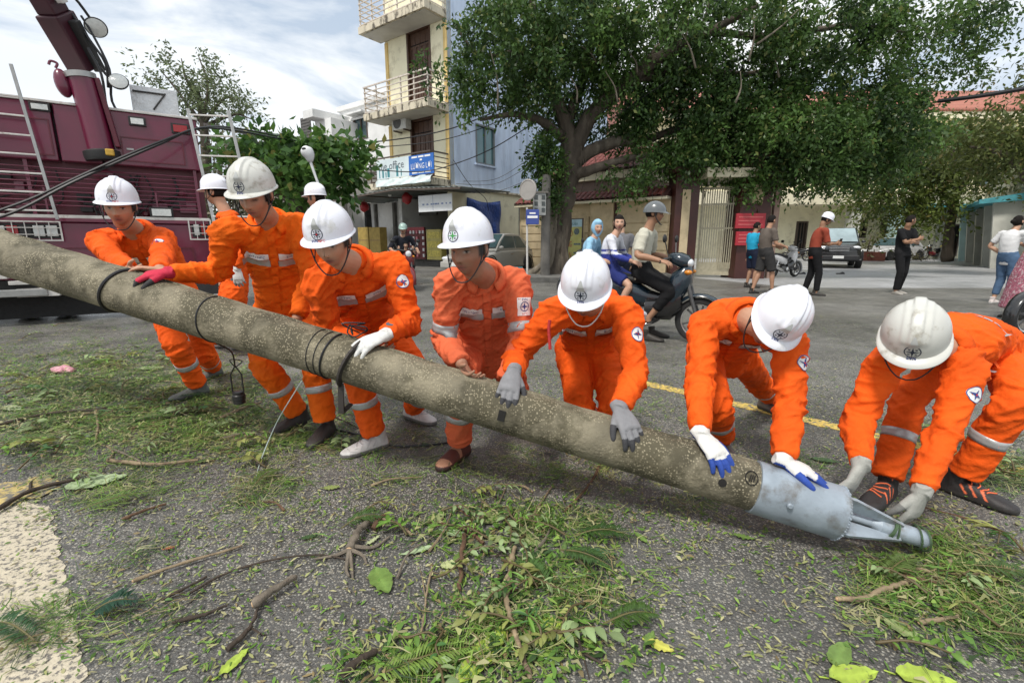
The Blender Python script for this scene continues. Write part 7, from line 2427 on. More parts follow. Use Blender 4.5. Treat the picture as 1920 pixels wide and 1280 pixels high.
motorbike('black motorbike parked beyond the white scooter near the gate post', gnd(1492, 489)[:2], (-.8, .5), BIKEBLACK, BIKEBLACK, group='motorbikes parked in the school yard', detail=False)
motorbike('black motorbike parked nose to camera by the leaning fins of the wing', gnd(1822, 489)[:2], (-.25, -1), BIKEBLACK, BIKEBLACK, group='motorbikes parked in the school yard', detail=False)
motorbike('dark motorbike parked sideways at the foot of the yard tree', gnd(1750, 486)[:2], (-1, .1), BIKEBLACK, BIKERED, group='motorbikes parked in the school yard', detail=False)
rw = gnd(1916, 633)
motorbike('motorbike cut by the right edge of the picture, only its front wheel showing', (rw + v3(.63 * .93, .12, 0))[:2], (-1, -.2), BIKEBLACK, BIKEBLACK)

def car(label, pos, head, col, dims, kind, cat='car'):
    L, Wd, Hh = dims
    h = nrm(v3(head[0], head[1], 0))
    lf = np.cross((0, 0, 1), h)
    o = v3(pos[0], pos[1], pos[2] if len(pos) > 2 else 0)
    w_ = lambda x, y, z: o + h * x + lf * y + v3(0, 0, z)
    t = thing('parked_car', label, cat, o)
    def sec(x, z0, z1, wb, wt, r=.12, n=8):
        """rounded cross-section"""
        pts = []
        for sx_, sz in ((1, -1), (1, 1), (-1, 1), (-1, -1)):
            for k in range(n):
                a = {(1, -1): -math.pi / 2, (1, 1): 0, (-1, 1): math.pi / 2, (-1, -1): math.pi}[(sx_, sz)] + math.pi / 2 * k / (n - 1)
                zc_, yc_ = (z1 - r if sz > 0 else z0 + r), sx_ * ((wt if sz > 0 else wb) / 2 - r)
                pts.append(w_(x, yc_ + r * math.cos(a), zc_ + r * math.sin(a)))
        return pts
    hl = L / 2
    belt = Hh * (.60 if kind == 'sedan' else .60)
    hood = Hh * (.55 if kind == 'sedan' else .62)
    gc = .20 if kind == 'sedan' else .30
    q = MB()
    q.loft([sec(-hl, gc + .15, belt - .12, Wd * .80, Wd * .78), sec(-hl + .06, gc + .06, belt - .04, Wd * .9, Wd * .86), sec(-hl + .3, gc, belt, Wd * .97, Wd * .93), sec(-hl * .3, gc, belt + .02, Wd, Wd * .95), sec(hl * .30, gc, belt, Wd, Wd * .95),
            sec(hl * .42, gc, hood, Wd, Wd * .92), sec(hl - .35, gc, hood - .08, Wd * .96, Wd * .86), sec(hl - .08, gc + .05, hood - .2, Wd * .88, Wd * .78), sec(hl, gc + .14, hood - .28, Wd * .76, Wd * .7)])
    obj('body', q, col, t, smooth=.7)
    x0, x1, x2, x3 = (-hl * .80, -hl * .42, hl * .05, hl * .42) if kind == 'sedan' else (-hl * .97, -hl * .84, hl * .08, hl * .40)
    wr_ = Wd * .74
    q = MB()
    R = []
    for x, z in ((x0, belt - .02), (lerp(x0, x1, .5), lerp(belt, Hh, .62)), (x1, Hh - .03), (lerp(x1, x2, .5), Hh), (x2, Hh - .02), (lerp(x2, x3, .5), lerp(Hh, belt, .45)), (x3, belt - .02)):
        f = (z - belt) / (Hh - belt)
        R.append(sec(float(x), belt - .06, max(float(z), belt - .02), Wd * .92, lerp(Wd * .90, wr_, f), .05))
    q.loft(R)
    cab = obj('cabin', q, col, t, smooth=.7)
    # glazing: quads set on the slopes of the cabin
    def pane(nm, P, off):
        P = [np.asarray(p) for p in P]
        n = nrm(np.cross(P[1] - P[0], P[2] - P[0])) if len(P) > 2 else None
        c = sum(P) / len(P)
        if np.dot(n, c - w_(0, 0, belt)) < 0: n = -n
        q = MB(); k = len(P)
        V = [p + n * off for p in P] + [p + n * (off + .012) for p in P]
        q.add(V, [tuple(range(k))[::-1], tuple(range(k, 2 * k))] + [(i, (i + 1) % k, k + (i + 1) % k, k + i) for i in range(k)])
        return obj(nm, q, mat('painted_sky_windscreen', (.30, .38, .40), rough=.08, var=.2, vs=2, bump=0, spec=.8) if nm == 'windscreen' and kind == 'suv' else GLASS, t, smooth=None)  # suv windscreen coloured pale to paint in the reflected sky
    zt_, zb_ = Hh - .10, belt + .05
    fl = lambda z: lerp(Wd * .90, wr_, (z - belt) / (Hh - belt)) / 2
    for s in (-1, 1):
        xm = (x1 + x2) / 2 - .05
        for xa, xb, nm in ((lerp(x0, x1, .45) + .05, xm - .04, 'side_window'), (xm + .04, lerp(x2, x3, .8), 'side_window')):
            front = xa > xm
            pane(nm, [w_(xa, s * fl(zb_), zb_), w_(xb, s * fl(zb_), zb_), w_(xb if not front else x2 + .08, s * fl(zt_), zt_), w_(xa if front else x1 + .02, s * fl(zt_), zt_)], .004)
        q = MB(); q.ell(w_(x3 - .12, s * (Wd * .5 + .06), belt + .08), (.07, .09, .06), 12, 8, np.stack([h, lf, v3(0, 0, 1)], 1)); obj('door_mirror', q, col, t)
        for xw in (hl * .62, -hl * .60):
            c = w_(xw, s * (Wd / 2 - .12), .32 if kind == 'sedan' else .37)
            r = .32 if kind == 'sedan' else .37
            q = MB(); q.lathe(c - lf * s * .1, lf * s, [(r * .62, 0), (r * .95, 0), (r, .04), (r, .2), (r * .94, .235), (r * .64, .235)], 26, ref=(0, 0, 1)); w0 = obj('wheel', q, RUB, t, smooth=.6)
            q = MB(); q.lathe(c - lf * s * .1, lf * s, [(r * .62, .0), (r * .62, .2), (r * .5, .225), (r * .2, .2), (r * .15, .235), (0, .235)], 20, ref=(0, 0, 1)); obj('rim', q, CHR, w0, smooth=.6)
            q = MB(); R = []
            for a in np.linspace(0, math.pi, 12): R.append(c * v3(1, 1, 0) + v3(0, 0, c[2]) + (h * math.cos(a) + v3(0, 0, math.sin(a))) * (r + .05) + lf * s * .128)
            q.tube(R, .02, 5); obj('wheel_arch', q, STRAPM, t)
        q = MB(); q.ell(w_(hl - .16, s * Wd * .34, hood - .22), (.13, .16, .075), 14, 8, np.stack([h, lf, v3(0, 0, 1)], 1)); obj('headlamp', q, HLENS, t)
        q = MB(); q.ell(w_(-hl + .07, s * Wd * .36, belt - .17), (.07, .13, .08), 12, 8, np.stack([h, lf, v3(0, 0, 1)], 1)); obj('tail_lamp', q, RLN, t)
        q = MB(); q.box(0, 0, 0, 0, 0, 0) if False else q.obox(w_(-.05, s * Wd * .497, belt - .16), h * .09, lf * .012, v3(0, 0, .014)); obj('door_handle', q, CHR, t, smooth=None)
    fm = lambda x: lerp(Wd * .90, wr_, .05) / 2
    pane('windscreen', [w_(x3 - .06, -fm(0) * .93, belt + .05), w_(x3 - .06, fm(0) * .93, belt + .05), w_(x2 + .06, wr_ / 2 * .93, Hh - .07), w_(x2 + .06, -wr_ / 2 * .93, Hh - .07)], .03 if kind == 'sedan' else .03)
    pane('rear_window', [w_(x0 + .06, -fm(0) * .9, belt + .06), w_(x0 + .06, fm(0) * .9, belt + .06), w_(x1 - .04, wr_ / 2 * .9, Hh - .09), w_(x1 - .04, -wr_ / 2 * .9, Hh - .09)], .03)
    q = MB(); q.obox(w_(hl - .03, 0, hood - .30), lf * Wd * .22, h * .03, v3(0, 0, .09)); gr = obj('grille', q, STRAPM, t, smooth=None, bevel=.02)
    for k in range(3):
        q = MB(); q.obox(w_(hl + .004, 0, hood - .36 + .06 * k), lf * Wd * .2, h * .006, v3(0, 0, .010)); obj('grille_bar', q, CHR, gr, smooth=None)
    q = MB(); q.obox(w_(hl - .04, 0, gc + .17), lf * Wd * .42, h * .06, v3(0, 0, .12)); obj('bumper', q, STRAPM if kind != 'sedan' else col, t, smooth=None, bevel=.05)
    q = MB(); q.obox(w_(hl + .03, 0, gc + .20), lf * .2, h * .006, v3(0, 0, .06)); obj('number_plate', q, TAGW, t, smooth=None)
    return t
SILV = paintm('silver_paint', (.38, .37, .34), .3)
car('silver beige saloon parked along the cream wall left of the tree', v3(*at(922, 500, 18.0)[:2], 0), (-.50, -.87), SILV, (4.4, 1.72, 1.46), 'sedan')
car('black four wheel drive with a bright windscreen facing the camera in the yard', v3(*at(1562, 495, 23.0)[:2], 0), (-.50, -.86), BIKEBLACK, (4.6, 1.85, 1.82), 'suv')
car('white car parked far back in the yard behind the man in black', v3(*at(1672, 478, 31.5)[:2], 0), (-.95, -.30), BIKEWHITE, (4.3, 1.72, 1.46), 'sedan')
for px, lab in ((1502, 'dark slipper lying on the yard behind the man in the red shirt'), (1575, 'dark slipper lying on the yard right of the man in the red shirt')):
    p = gnd(px, 514)
    q = MB(); R = []
    for y, w, z in ((-.13, .03, .02), (-.09, .045, .03), (.0, .042, .035), (.08, .05, .075), (.12, .05, .06), (.15, .03, .03)):
        R.append([p + v3(y, 0, .0) + v3(0, w * math.cos(a) * 1.3, .015 + (z if math.sin(a) > 0 else .014) * math.sin(a)) for a in np.linspace(0, 2 * math.pi, 12, endpoint=False)])
    q.loft(R); one('slipper', q, STRAPM, lab, 'slipper', smooth=1)
# ================================================================== bystanders and riders
def cloth(name, c, **k): return mat(name, c, rough=.85, var=k.pop('var', .12), vs=6, bump=.08, bs=60, bd=.01, spec=.2, **k)
NAVY, DKG, BLKC = cloth('navy_cloth', (.012, .016, .035)), cloth('dark_grey_cloth', (.035, .034, .034)), cloth('black_cloth', (.010, .010, .011))
def stand(pos, hgt, yaw, arms=('down', 'down'), lean=0.0, step=.0, head_yaw=None, head_pitch=-.1, turn=0):
    """joints of a standing figure; yaw: direction faced, radians from +X towards +Y"""
    s = hgt / 1.70
    o = v3(pos[0], pos[1], 0)
    f = v3(math.cos(yaw), math.sin(yaw), 0)
    r = np.cross(f, (0, 0, 1))
    P = lambda x, y, z: o + (f * x + r * y + v3(0, 0, z)) * s          # forward, right, up
    J = dict(hd=P(.05 + lean, 0, 1.585), nk=P(.0 + lean, 0, 1.42), sa=P(lean, .185, 1.37), sb=P(lean, -.185, 1.37), pa=P(0, .09, .90), pb=P(0, -.09, .90),
             fa=P(step, .11, .09), fb=P(-step, -.11, .09), ka=P(.25 + step * .5, .10, .5), kb=P(.25 - step * .5, -.10, .5), ta=tuple((f + r * .2)[:2]), tb=tuple((f - r * .2)[:2]))
    for k, sg, a in (('a', 1, arms[0]), ('b', -1, arms[1])):
        if a == 'down': w, e = P(.06, sg * .25, .84), P(-.1, sg * .35, 1.1)
        elif a == 'crossed': w, e = P(.22, -sg * .06, 1.16 + .03 * sg), P(.1, sg * .45, 1.0)
        elif a == 'phone': w, e = P(.36, sg * .04, 1.10), P(.0, sg * .35, .9)
        elif a == 'fore': w, e = P(.30, sg * .16, 1.04), P(-.1, sg * .32, .95)
        elif a == 'hip': w, e = P(.06, sg * .17, .96), P(-.15, sg * .5, 1.1)
        else: w, e = P(*a[0]), P(*a[1])
        J['w' + k], J['e' + k] = w, e
    hy = head_yaw if head_yaw is not None else yaw
    hf = (v3(math.cos(hy), math.sin(hy), head_pitch), (0, 0, 1))
    return pose(J, (None, None), sc=s), hf, s
def bystander(label, pos, hgt, yaw, top, bottom, arms=('down', 'down'), kw=None, **k):
    J, hf, s = stand(pos, hgt, yaw, arms, **k)
    a = dict(vox=.013, hvox=.0075, sc=s, legs_in_body=True, sleeve=.75, leg=2.0, hem=-.20, hair='short', extras=False, seed=int(abs(pos[0] * 97)) % 90, base=v3(pos[0], pos[1], 0), wr=.006)
    a.update(kw or {})
    return person(label, J, hf, top, bottom, **a)
SANDAL = dict(kind=((.03, .025, .02), (.02, .018, .016), None))
bystander('boy in a bright turquoise shirt and navy shorts standing before the brown pillar', gnd(1405, 539)[:2], 1.62, math.radians(15), cloth('turquoise_cloth', (.02, .30, .48)), NAVY, kw=dict(leg=.95, shoes=SANDAL, skin=(.34, .19, .12)), head_yaw=math.radians(10))
bystander('stout man in a grey brown shirt and dark shorts stepping right', gnd(1428, 551)[:2], 1.70, math.radians(5), cloth('taupe_cloth', (.115, .095, .080)), DKG, ('fore', 'fore'), kw=dict(leg=.95, shoes=SANDAL, bulk=1.06, skin=(.40, .22, .14)), step=.16, head_yaw=math.radians(20))
o = bystander('man in a rust red shirt and white helmet reading a phone in the yard', gnd(1518, 553)[:2], 1.70, math.radians(-15), cloth('rust_cloth', (.26, .052, .03)), BLKC, ('phone', 'phone'), kw=dict(sleeve=.9, shoes=SANDAL, hair='helmet', hel=dict(kind='white', words=0, emblem=False, strap=False), skin=(.28, .15, .09)), lean=.08, step=.08, head_yaw=math.radians(-10), head_pitch=-.5)
w = (o['J']['wa'] + o['J']['wb']) / 2 + v3(.10, 0, .03)
q = MB(); q.obox(w, (.008, -.01, .075), (.0, .036, 0), (.005, 0, 0)); ph = one('phone', q, BIKEBLACK, 'black phone in the hands of the man in the rust red shirt', 'phone', smooth=None, bevel=.004)
bystander('man in black shirt and trousers with folded arms looking to the right', gnd(1680, 551)[:2], 1.70, math.radians(-75), BLKC, BLKC, ('crossed', 'crossed'), kw=dict(sleeve=.8, shoes=dict(kind=((.30, .28, .25), (.35, .33, .3), None)), skin=(.30, .165, .10)), step=.06, head_yaw=math.radians(-5))
bystander('woman in a white shirt and rolled jeans gazing up with hair tied back', gnd(1872, 570)[:2], 1.60, math.radians(5), cloth('white_cotton', (.66, .66, .66), var=.06), cloth('blue_denim', (.075, .13, .22)), ('crossed', 'hip'), kw=dict(leg=1.8, hair='bun', shoes=dict(kind=((.62, .55, .52), (.5, .5, .48), None)), skin=(.46, .27, .18)), head_yaw=math.radians(12), head_pitch=.25)
px = gnd(1908, 598)
fl = mat('flowered_cloth', (.30, .09, .13), rough=.85, var=.5, vs=60, bump=.04, col2=(.42, .30, .32), c2=(.52, .56), c2s=34)
bystander('woman in a long flowered pink dress cut by the right edge of the picture', px[:2], 1.56, math.radians(150), fl, fl, ('hip', 'hip'), kw=dict(dress=v3(px[0], px[1], .16), hair='bun', shoes=SANDAL, skin=(.40, .23, .15), bulk=1.05))
# --- riders
def seated(W_, x, hgt, lean=0.0, hands=(None, None), zseat=.76, feet=.10, knee=.30, side=.15, legz=.29, headf=None, hp=-.05):
    s = hgt / 1.70
    f = nrm(W_(1, 0, 0) - W_(0, 0, 0))
    P = lambda a, b, z: W_(x, 0, zseat) + (f * a + np.cross(f, (0, 0, 1)) * b + v3(0, 0, z)) * s
    J = dict(pa=P(0, .09, .07), pb=P(0, -.09, .07), nk=P(.02 + lean, 0, .58), sa=P(.02 + lean, .185, .53), sb=P(.02 + lean, -.185, .53), hd=P(.08 + lean, 0, .755),
             fa=W_(x + feet + .1, -side, legz), fb=W_(x + feet + .1, side, legz), ka=W_(x + knee + .4, -side, zseat + .1), kb=W_(x + knee + .4, side, zseat + .1), ta=tuple(f[:2]), tb=tuple(f[:2]))
    for k, sg, h in (('a', 1, hands[0]), ('b', -1, hands[1])):
        if h is None: J['w' + k], J['e' + k] = P(.2, sg * .15, .15), P(-.1, sg * .4, .2)
        else: J['w' + k], J['e' + k] = np.asarray(h, float), P(-.05, sg * .45, .1)
    return pose(J, (None, None), sc=s), s, f
BASEK = dict(vox=.011, hvox=.0065, legs_in_body=True, extras=False, wr=.007, hem=-.12)
def bikehat(o, c, name='crash_helmet'):
    hf, sc = o['HF'], 1.0
    q = MB()
    n = 40
    ph = np.linspace(0, 2 * math.pi, n, endpoint=False)
    R = []
    for i in range(12):
        ps = (i + .4) / 11.6 * math.pi / 2
        R.append(hf.w(np.stack([.105 * math.sin(ps) * np.sin(ph), .128 * math.sin(ps) * np.cos(ph), np.full(n, .022 + .118 * math.cos(ps))], 1)))
    cf = np.clip(np.cos(ph), 0, 1) ** 2
    R.append(hf.w(np.stack([.108 * np.sin(ph), (.130 + .06 * cf) * np.cos(ph), .010 - .012 * cf], 1)))
    R.append(hf.w(np.stack([.100 * np.sin(ph), .120 * np.cos(ph), .004 + 0 * ph], 1)))
    q.loft(R)
    h = obj(name, q, c, o['root'], smooth=1)
    for sg in (-1, 1):
        q = MB(); q.tube(catmull([hf.w(p) for p in ((sg * .09, .01, .02), (sg * .076, .03, -.05), (sg * .045, .07, -.11), (0, .09, -.12))], 4), .006, 6); obj('chin_strap', q, STRAPM, h)
    return h
J, s, f = seated(MW, -.08, 1.66, .02, (MW(.20, -.33, 1.0), MW(.20, .33, 1.0)), feet=.05)
o = person('old man in a pale beige shirt and grey half helmet riding the dark motorbike', J, (f + v3(.1, .12, -.05), (0, 0, 1)), cloth('pale_beige_cloth', (.47, .46, .38)), BLKC, sleeve=.85, leg=1.7, hair='helmet', shoes=SANDAL, skin=(.33, .18, .11), seed=61, base=MW(-.1, 0, 0), sc=s, eyes=True, **BASEK)
bikehat(o, paintm('helmet_dark_grey', (.10, .11, .115), .25))
def school_jacket(V, o):
    c0, c1 = np.array([.60, .62, .68]), np.array([.025, .04, .26])
    sp, nk = o['spine'], o['J']['nk']
    z = V[:, 2]
    zc = o['J']['sa'][2] - .13
    C = np.where((z > zc)[:, None], c0, c1)
    C[(z > zc - .05) & (z <= zc - .015)] = c0
    return C
SJ = mat('school_jacket_cloth', rough=.85, attr=True, var=.1, bump=.06, bs=60)
J, s, f = seated(MW, -.50, 1.36, .02, (MW(-.16, -.20, .98), MW(-.2, .2, .95)), zseat=.80, feet=.08, knee=.25, side=.19, legz=.36)
o = person('girl in a white and blue school jacket riding behind the old man', J, ((-.10, -1, -.02), (0, 0, 1)), dict(mat=SJ, fn=school_jacket, name='jacket'), cloth('navy_skirt', (.02, .03, .14)), sleeve=1.92, leg=.8, hair='pony', shoes=SANDAL, skin=(.50, .30, .21), seed=62, base=MW(-.5, 0, 0), sc=s * 1.02, eyes=True, lips=(.42, .13, .12), **BASEK)
LB = cloth('light_blue_cloth', (.26, .46, .62))
J, s, f = seated(MW, -.76, 1.16, .0, (MW(-.55, -.22, 1.0), None), zseat=.84, feet=.08, knee=.2, side=.2, legz=.40)
o = person('small child in a light blue hooded top sitting last on the motorbike', J, ((.25, -1, -.05), (0, 0, 1)), LB, NAVY, sleeve=1.92, leg=1.6, hair='short', shoes=SANDAL, skin=(.48, .29, .2), seed=63, base=MW(-.76, 0, 0), sc=s * 1.10, eyes=True, **BASEK)
hf = o['HF']
q = MB()
D = sphere_dirs(40, 30)
P = head_shape(D.reshape(-1, 3))
m = np.clip(np.maximum((.045 - P[:, 1]) / .02, (P[:, 2] - .05) / .02), 0, 1)
q.loft(hf.w(P * (.9 + .36 * m)[:, None] * s * 1.1).reshape(29, 40, 3))
obj('hood', q, LB, o['root'], smooth=9)
# man half hidden behind the girl
Y = 8.2
p = at(1163, 480, Y)
bystander('person with cropped greying hair half hidden behind the girl on the motorbike', p[:2], 1.52, math.radians(80), cloth('grey_shirt', (.14, .14, .15)), NAVY, kw=dict(shoes=SANDAL, skin=(.40, .24, .16)), head_yaw=math.radians(95))
# left rider with child
J, s, f = seated(LW_, -.12, 1.68, .05, (LW_(.20, -.33, 1.0), LW_(.20, .33, 1.0)), feet=.05)
o = person('man in dark clothes and a pale green helmet riding towards us by the shop', J, ((.15, -1, -.12), (0, 0, 1)), cloth('dark_navy_cloth', (.02, .022, .03)), DKG, sleeve=1.2, leg=1.8, hair='helmet', shoes=SANDAL, skin=(.42, .25, .17), seed=64, base=LW_(-.1, 0, 0), sc=s, eyes=True, **BASEK)
bikehat(o, paintm('helmet_pale_green', (.30, .42, .38), .3))
J, s, f = seated(LW_, .20, 1.0, .0, (LW_(.24, -.2, 1.02), LW_(.24, .2, 1.02)), zseat=.66, feet=.0, knee=.1, side=.12, legz=.40)
person('small child in dark clothes standing in front of the helmeted rider', J, ((.3, -1, -.1), (0, 0, 1)), BLKC, BLKC, sleeve=1.2, leg=1.8, hair='short', shoes=SANDAL, skin=(.42, .26, .18), seed=65, base=LW_(.2, 0, 0), sc=s * 1.12, eyes=True, **BASEK)
# ================================================================== storm litter on the road
LIT = leaf_mat('litter_green', .12)
rngD = np.random.default_rng(77)
def gnd_many(px, py):
    d = np.stack([(px - 960) / FPX, CP + (640 - py) / FPX * SP, (640 - py) / FPX * CP - SP], 1)
    return CAM + d * (-CAMH / d[:, 2])[:, None]
GREENS = np.array([(.05, .105, .018), (.08, .155, .028), (.13, .20, .04), (.03, .06, .018), (.20, .21, .085), (.16, .125, .06), (.26, .25, .13)])
GW = np.array([.20, .20, .17, .12, .14, .07, .10])
def litter(name, blobs, length, width, per=24, spread=.05, lift=.02, jit=.55, weights=GW, seed=1, curl=True, dens=1.0):
    rng = np.random.default_rng(seed)
    Pp, Dd, Cc = [], [], []
    for cx, cy, rx, ry, n in blobs:
        k = max(1, int(n * dens / per))
        if rx < 0: px, py = rng.uniform(cx, cx - rx, k), rng.uniform(cy, cy + ry, k)
        else: px, py = cx + rng.normal(size=k) * rx * .55, cy + rng.normal(size=k) * ry * .55
        py = np.maximum(py, 575)
        G = gnd_many(px, py)
        th = rng.uniform(0, 2 * math.pi, k)
        ci = rng.choice(len(GREENS), k, p=weights)
        for j in range(per):
            a = th + rng.normal(size=k) * jit
            p = G + np.stack([rng.normal(size=k) * spread, rng.normal(size=k) * spread, np.abs(rng.normal(size=k)) * lift * .6 + .003], 1)
            Pp.append(p)
            Dd.append(np.stack([np.cos(a), np.sin(a), rng.normal(size=k) * .16], 1))
            mixc = np.where(rng.uniform(size=k) < .25, rng.choice(len(GREENS), k, p=weights), ci)
            Cc.append(1.3 * GREENS[mixc] * rng.uniform(.7, 1.35, (k, 1)))
    P, D, C = np.concatenate(Pp), np.concatenate(Dd), np.concatenate(Cc)
    n = len(P)
    D /= np.linalg.norm(D, axis=1)[:, None]
    L = length * rng.uniform(.45, 1.4, n)[:, None]
    X = np.cross(D, [0, 0, 1]) + rng.normal(size=(n, 3)) * .25
    X /= np.linalg.norm(X, axis=1)[:, None]
    B = (X * rng.normal(size=(n, 1)) * .22 if curl else 0) * L
    w = width * rng.uniform(.6, 1.4, n)[:, None]
    z = lambda a: np.concatenate([a[:, :2], np.maximum(a[:, 2:], .0025)], 1)
    V = np.empty((n, 6, 3))
    m = P + D * L * .5 + B
    m[:, 2] += lift * .35 * rng.uniform(0, 1, n)
    e = P + D * L
    V[:, 0], V[:, 1] = z(P - X * w * .4), z(P + X * w * .4)
    V[:, 2], V[:, 3] = z(m + X * w), z(m - X * w)
    V[:, 4], V[:, 5] = z(e + X * w * .25), z(e - X * w * .25)
    I = np.arange(n)[:, None] * 6
    F = np.concatenate([I + np.array([[0, 1, 2, 3]]), I + np.array([[3, 2, 4, 5]])])
    o = objm(name, new_mesh(name, V.reshape(-1, 3), F, LIT, (0, 0, 0), None, None, np.repeat(C, 6, axis=0)))
    return tag(o, kind='stuff')
litter('needle_litter', [(150, 690, 260, 70, 19000), (330, 700, 220, 50, 9000), (80, 770, 170, 70, 9500), (300, 790, 230, 55, 14000), (470, 830, 160, 36, 4200), (150, 860, 170, 40, 2200), (640, 830, 140, 26, 2000), (230, 925, 170, 36, 2600), (480, 915, 90, 34, 2200), (560, 800, 90, 30, 1200),
                         (900, 965, 300, 60, 1700), (1010, 1075, 170, 80, 1000), (1065, 985, 80, 44, 2000), (880, 880, 280, 34, 3600), (1090, 1110, 60, 44, 1300), (1180, 870, 160, 26, 800), (1270, 940, 200, 30, 900),
                         (1700, 1085, 70, 36, 2600), (1830, 1120, 110, 66, 3000), (1900, 1180, 70, 60, 1800), (1770, 1025, 60, 26, 1500), (1880, 880, 80, 46, 3000), (1720, 805, 70, 20, 900), (1660, 1150, 60, 20, 700), (1500, 860, 60, 22, 700), (1150, 780, 90, 18, 500),
                         (1000, 1190, 110, 60, 1500), (740, 1240, 110, 36, 1400), (260, 1180, 60, 26, 500), (240, 1060, 60, 22, 400), (60, 1190, 90, 40, 900), (130, 1150, 60, 20, 500), (840, 1180, 110, 40, 600)],
       .085, .0016, 16, .04, .022, .55, seed=3, dens=.22)
litter('leaf_litter', [(160, 690, 260, 70, 4200), (320, 770, 260, 70, 3600), (90, 780, 150, 80, 1300), (560, 790, 200, 60, 900), (900, 985, 260, 60, 480), (1010, 1090, 160, 80, 380), (1800, 1100, 150, 90, 1000), (1000, 1200, 160, 70, 500), (760, 1240, 130, 40, 300), (1880, 880, 100, 50, 400)],
       .032, .0062, 5, .05, .02, 1.6, seed=4, dens=.95)
litter('crumb_litter', [(-0, 590, -1920, 150, 7000), (0, 740, -1920, 260, 5500), (0, 990, -1920, 300, 3200), (650, 700, 420, 90, 3800), (1100, 700, 300, 80, 2400), (300, 760, 320, 130, 5000), (1350, 800, 260, 80, 1200)],
       .020, .0035, 5, .07, .008, 3.0, np.array([.08, .16, .25, .03, .24, .06, .18]), 5, False)
STK = [mat('stick_dark', (.045, .032, .022), rough=.85, var=.35, vs=30, bump=.2, bs=90, bd=.006), mat('stick_pale', (.25, .19, .115), rough=.85, var=.3, vs=24, bump=.2, bs=90, bd=.006, col2=(.09, .06, .04), c2=(.5, .66), c2s=16), mat('stick_brown', (.10, .055, .030), rough=.85, var=.35, vs=30, bump=.2, bs=90, bd=.006), mat('stick_grey', (.15, .125, .095), rough=.85, var=.3, vs=30, bump=.2, bs=90, bd=.006)]
CUTW = mat('cut_wood', (.50, .34, .19), rough=.8, var=.2, vs=40, bump=.1)
def stick(pts, w, m, label, forks=(), group=None, name='branch', cut=False):
    """a stick on the road from picture points; w thickness in metres"""
    P = np.array([gnd(x, y) + (0, 0, w * .5 + .004) for x, y in pts])
    w = w * .72
    t = thing(name, label, 'branch', P.mean(0) * v3(1, 1, 0), group)
    k = len(P)
    rr = np.random.default_rng(int(abs(pts[0][0] * 7 + pts[0][1])))
    Q = catmull(P, 6)
    Q[:, :2] += rr.normal(size=(len(Q), 2)) * w * .10
    Q[:, 2] += np.abs(np.sin(np.linspace(0, math.pi, len(Q)))) * w * .4
    rad = np.linspace(w * .55, w * .36, len(Q)) * (1 + .13 * rr.normal(size=len(Q)))
    q = MB(); q.tube(Q, rad, 8)
    obj('stem', q, STK[m], t, smooth=1)
    if cut:
        q = MB(); d = nrm(Q[0] - Q[1]); q.lathe(Q[0] - d * .002, d, [(rad[0] * .9, 0), (rad[0] * .6, .005), (0, .007)], 8); obj('cut_end', q, CUTW, t)
    for f in forks:
        i = int(f[0] * (len(Q) - 1))
        E = [gnd(x, y) + (0, 0, w * .35) for x, y in f[1:]]
        q = MB(); QQ = catmull([Q[i]] + E, 5); q.tube(QQ, np.linspace(w * .3, w * .12, len(QQ)), 6); obj('twig', q, STK[m], t, smooth=1)
    return t
stick([(252, 1094), (330, 1068), (455, 1028)], .017, 1, 'straight pale stick lying alone on the asphalt at lower left', cut=True)
stick([(355, 1117), (420, 1082), (510, 1055), (600, 1045), (660, 1055)], .011, 0, 'long thin dark twig curving past the pale stick', [(.2, (362, 1125), (350, 1138))])
stick([(303, 1130), (350, 1108), (388, 1086)], .013, 0, 'short dark twig just below the straight pale stick')
stick([(327, 1172), (385, 1160), (428, 1140)], .017, 0, 'thick short dark stick bent slightly at lower left')
stick([(475, 1146), (520, 1118), (556, 1092)], .036, 3, 'thickest broken log piece at lower left', cut=True)
stick([(426, 1226), (470, 1185), (484, 1148)], .018, 0, 'dark stick pointing down left from the thick log piece', [(.5, (490, 1190), (500, 1192))])
stick([(636, 1284), (672, 1256), (706, 1230)], .03, 0, 'dark damp stick running off the bottom edge')
stick([(870, 1012), (866, 1060), (862, 1114)], .026, 2, 'short stout brown stick pointing towards us under the pole')
stick([(966, 1032), (955, 1085), (950, 1140), (966, 1200), (996, 1284)], .027, 1, 'long pale branch running down to the bottom edge in the middle', [(.3, (985, 1110), (1000, 1125))], cut=True)
stick([(655, 1040), (672, 1012), (692, 988)], .04, 3, 'broken stub of wood with a tangle of thin roots', [(0, (630, 1045), (590, 1052)), (0, (660, 1065), (662, 1090)), (0, (680, 1045), (688, 1062)), (.1, (700, 1030), (730, 1010)), (0, (650, 1070), (655, 1085))], cut=True)
stick([(700, 1000), (712, 985), (722, 972)], .03, 2, 'small dark brown stub right of the rooty piece')
stick([(1126, 872), (1104, 916), (1058, 964)], .017, 2, 'bare reddish twig slanting out from under the pole')
stick([(1085, 1046), (1118, 1085), (1128, 1142)], .010, 2, 'slender red brown twig right of the long pale branch', [(.4, (1098, 1085), (1120, 1120))])
stick([(1055, 1152), (1080, 1190), (1092, 1228), (1130, 1250)], .013, 0, 'thin dark twig at bottom middle right of the pale branch', [(.6, (1100, 1255), (1105, 1275))])
stick([(1568, 1130), (1620, 1132), (1652, 1116), (1690, 1104), (1752, 1084)], .024, 1, 'pale broken branch with a bark end at lower right', [(.75, (1735, 1060), (1752, 1042))], cut=True)
stick([(1722, 1174), (1755, 1172), (1795, 1162)], .02, 1, 'short pale stick in the green cuttings at lower right', [(.05, (1735, 1185), (1738, 1200))], cut=True)
stick([(1774, 1045), (1780, 1060), (1776, 1082)], .018, 1, 'tiny peeled stick just beyond the spike tip')
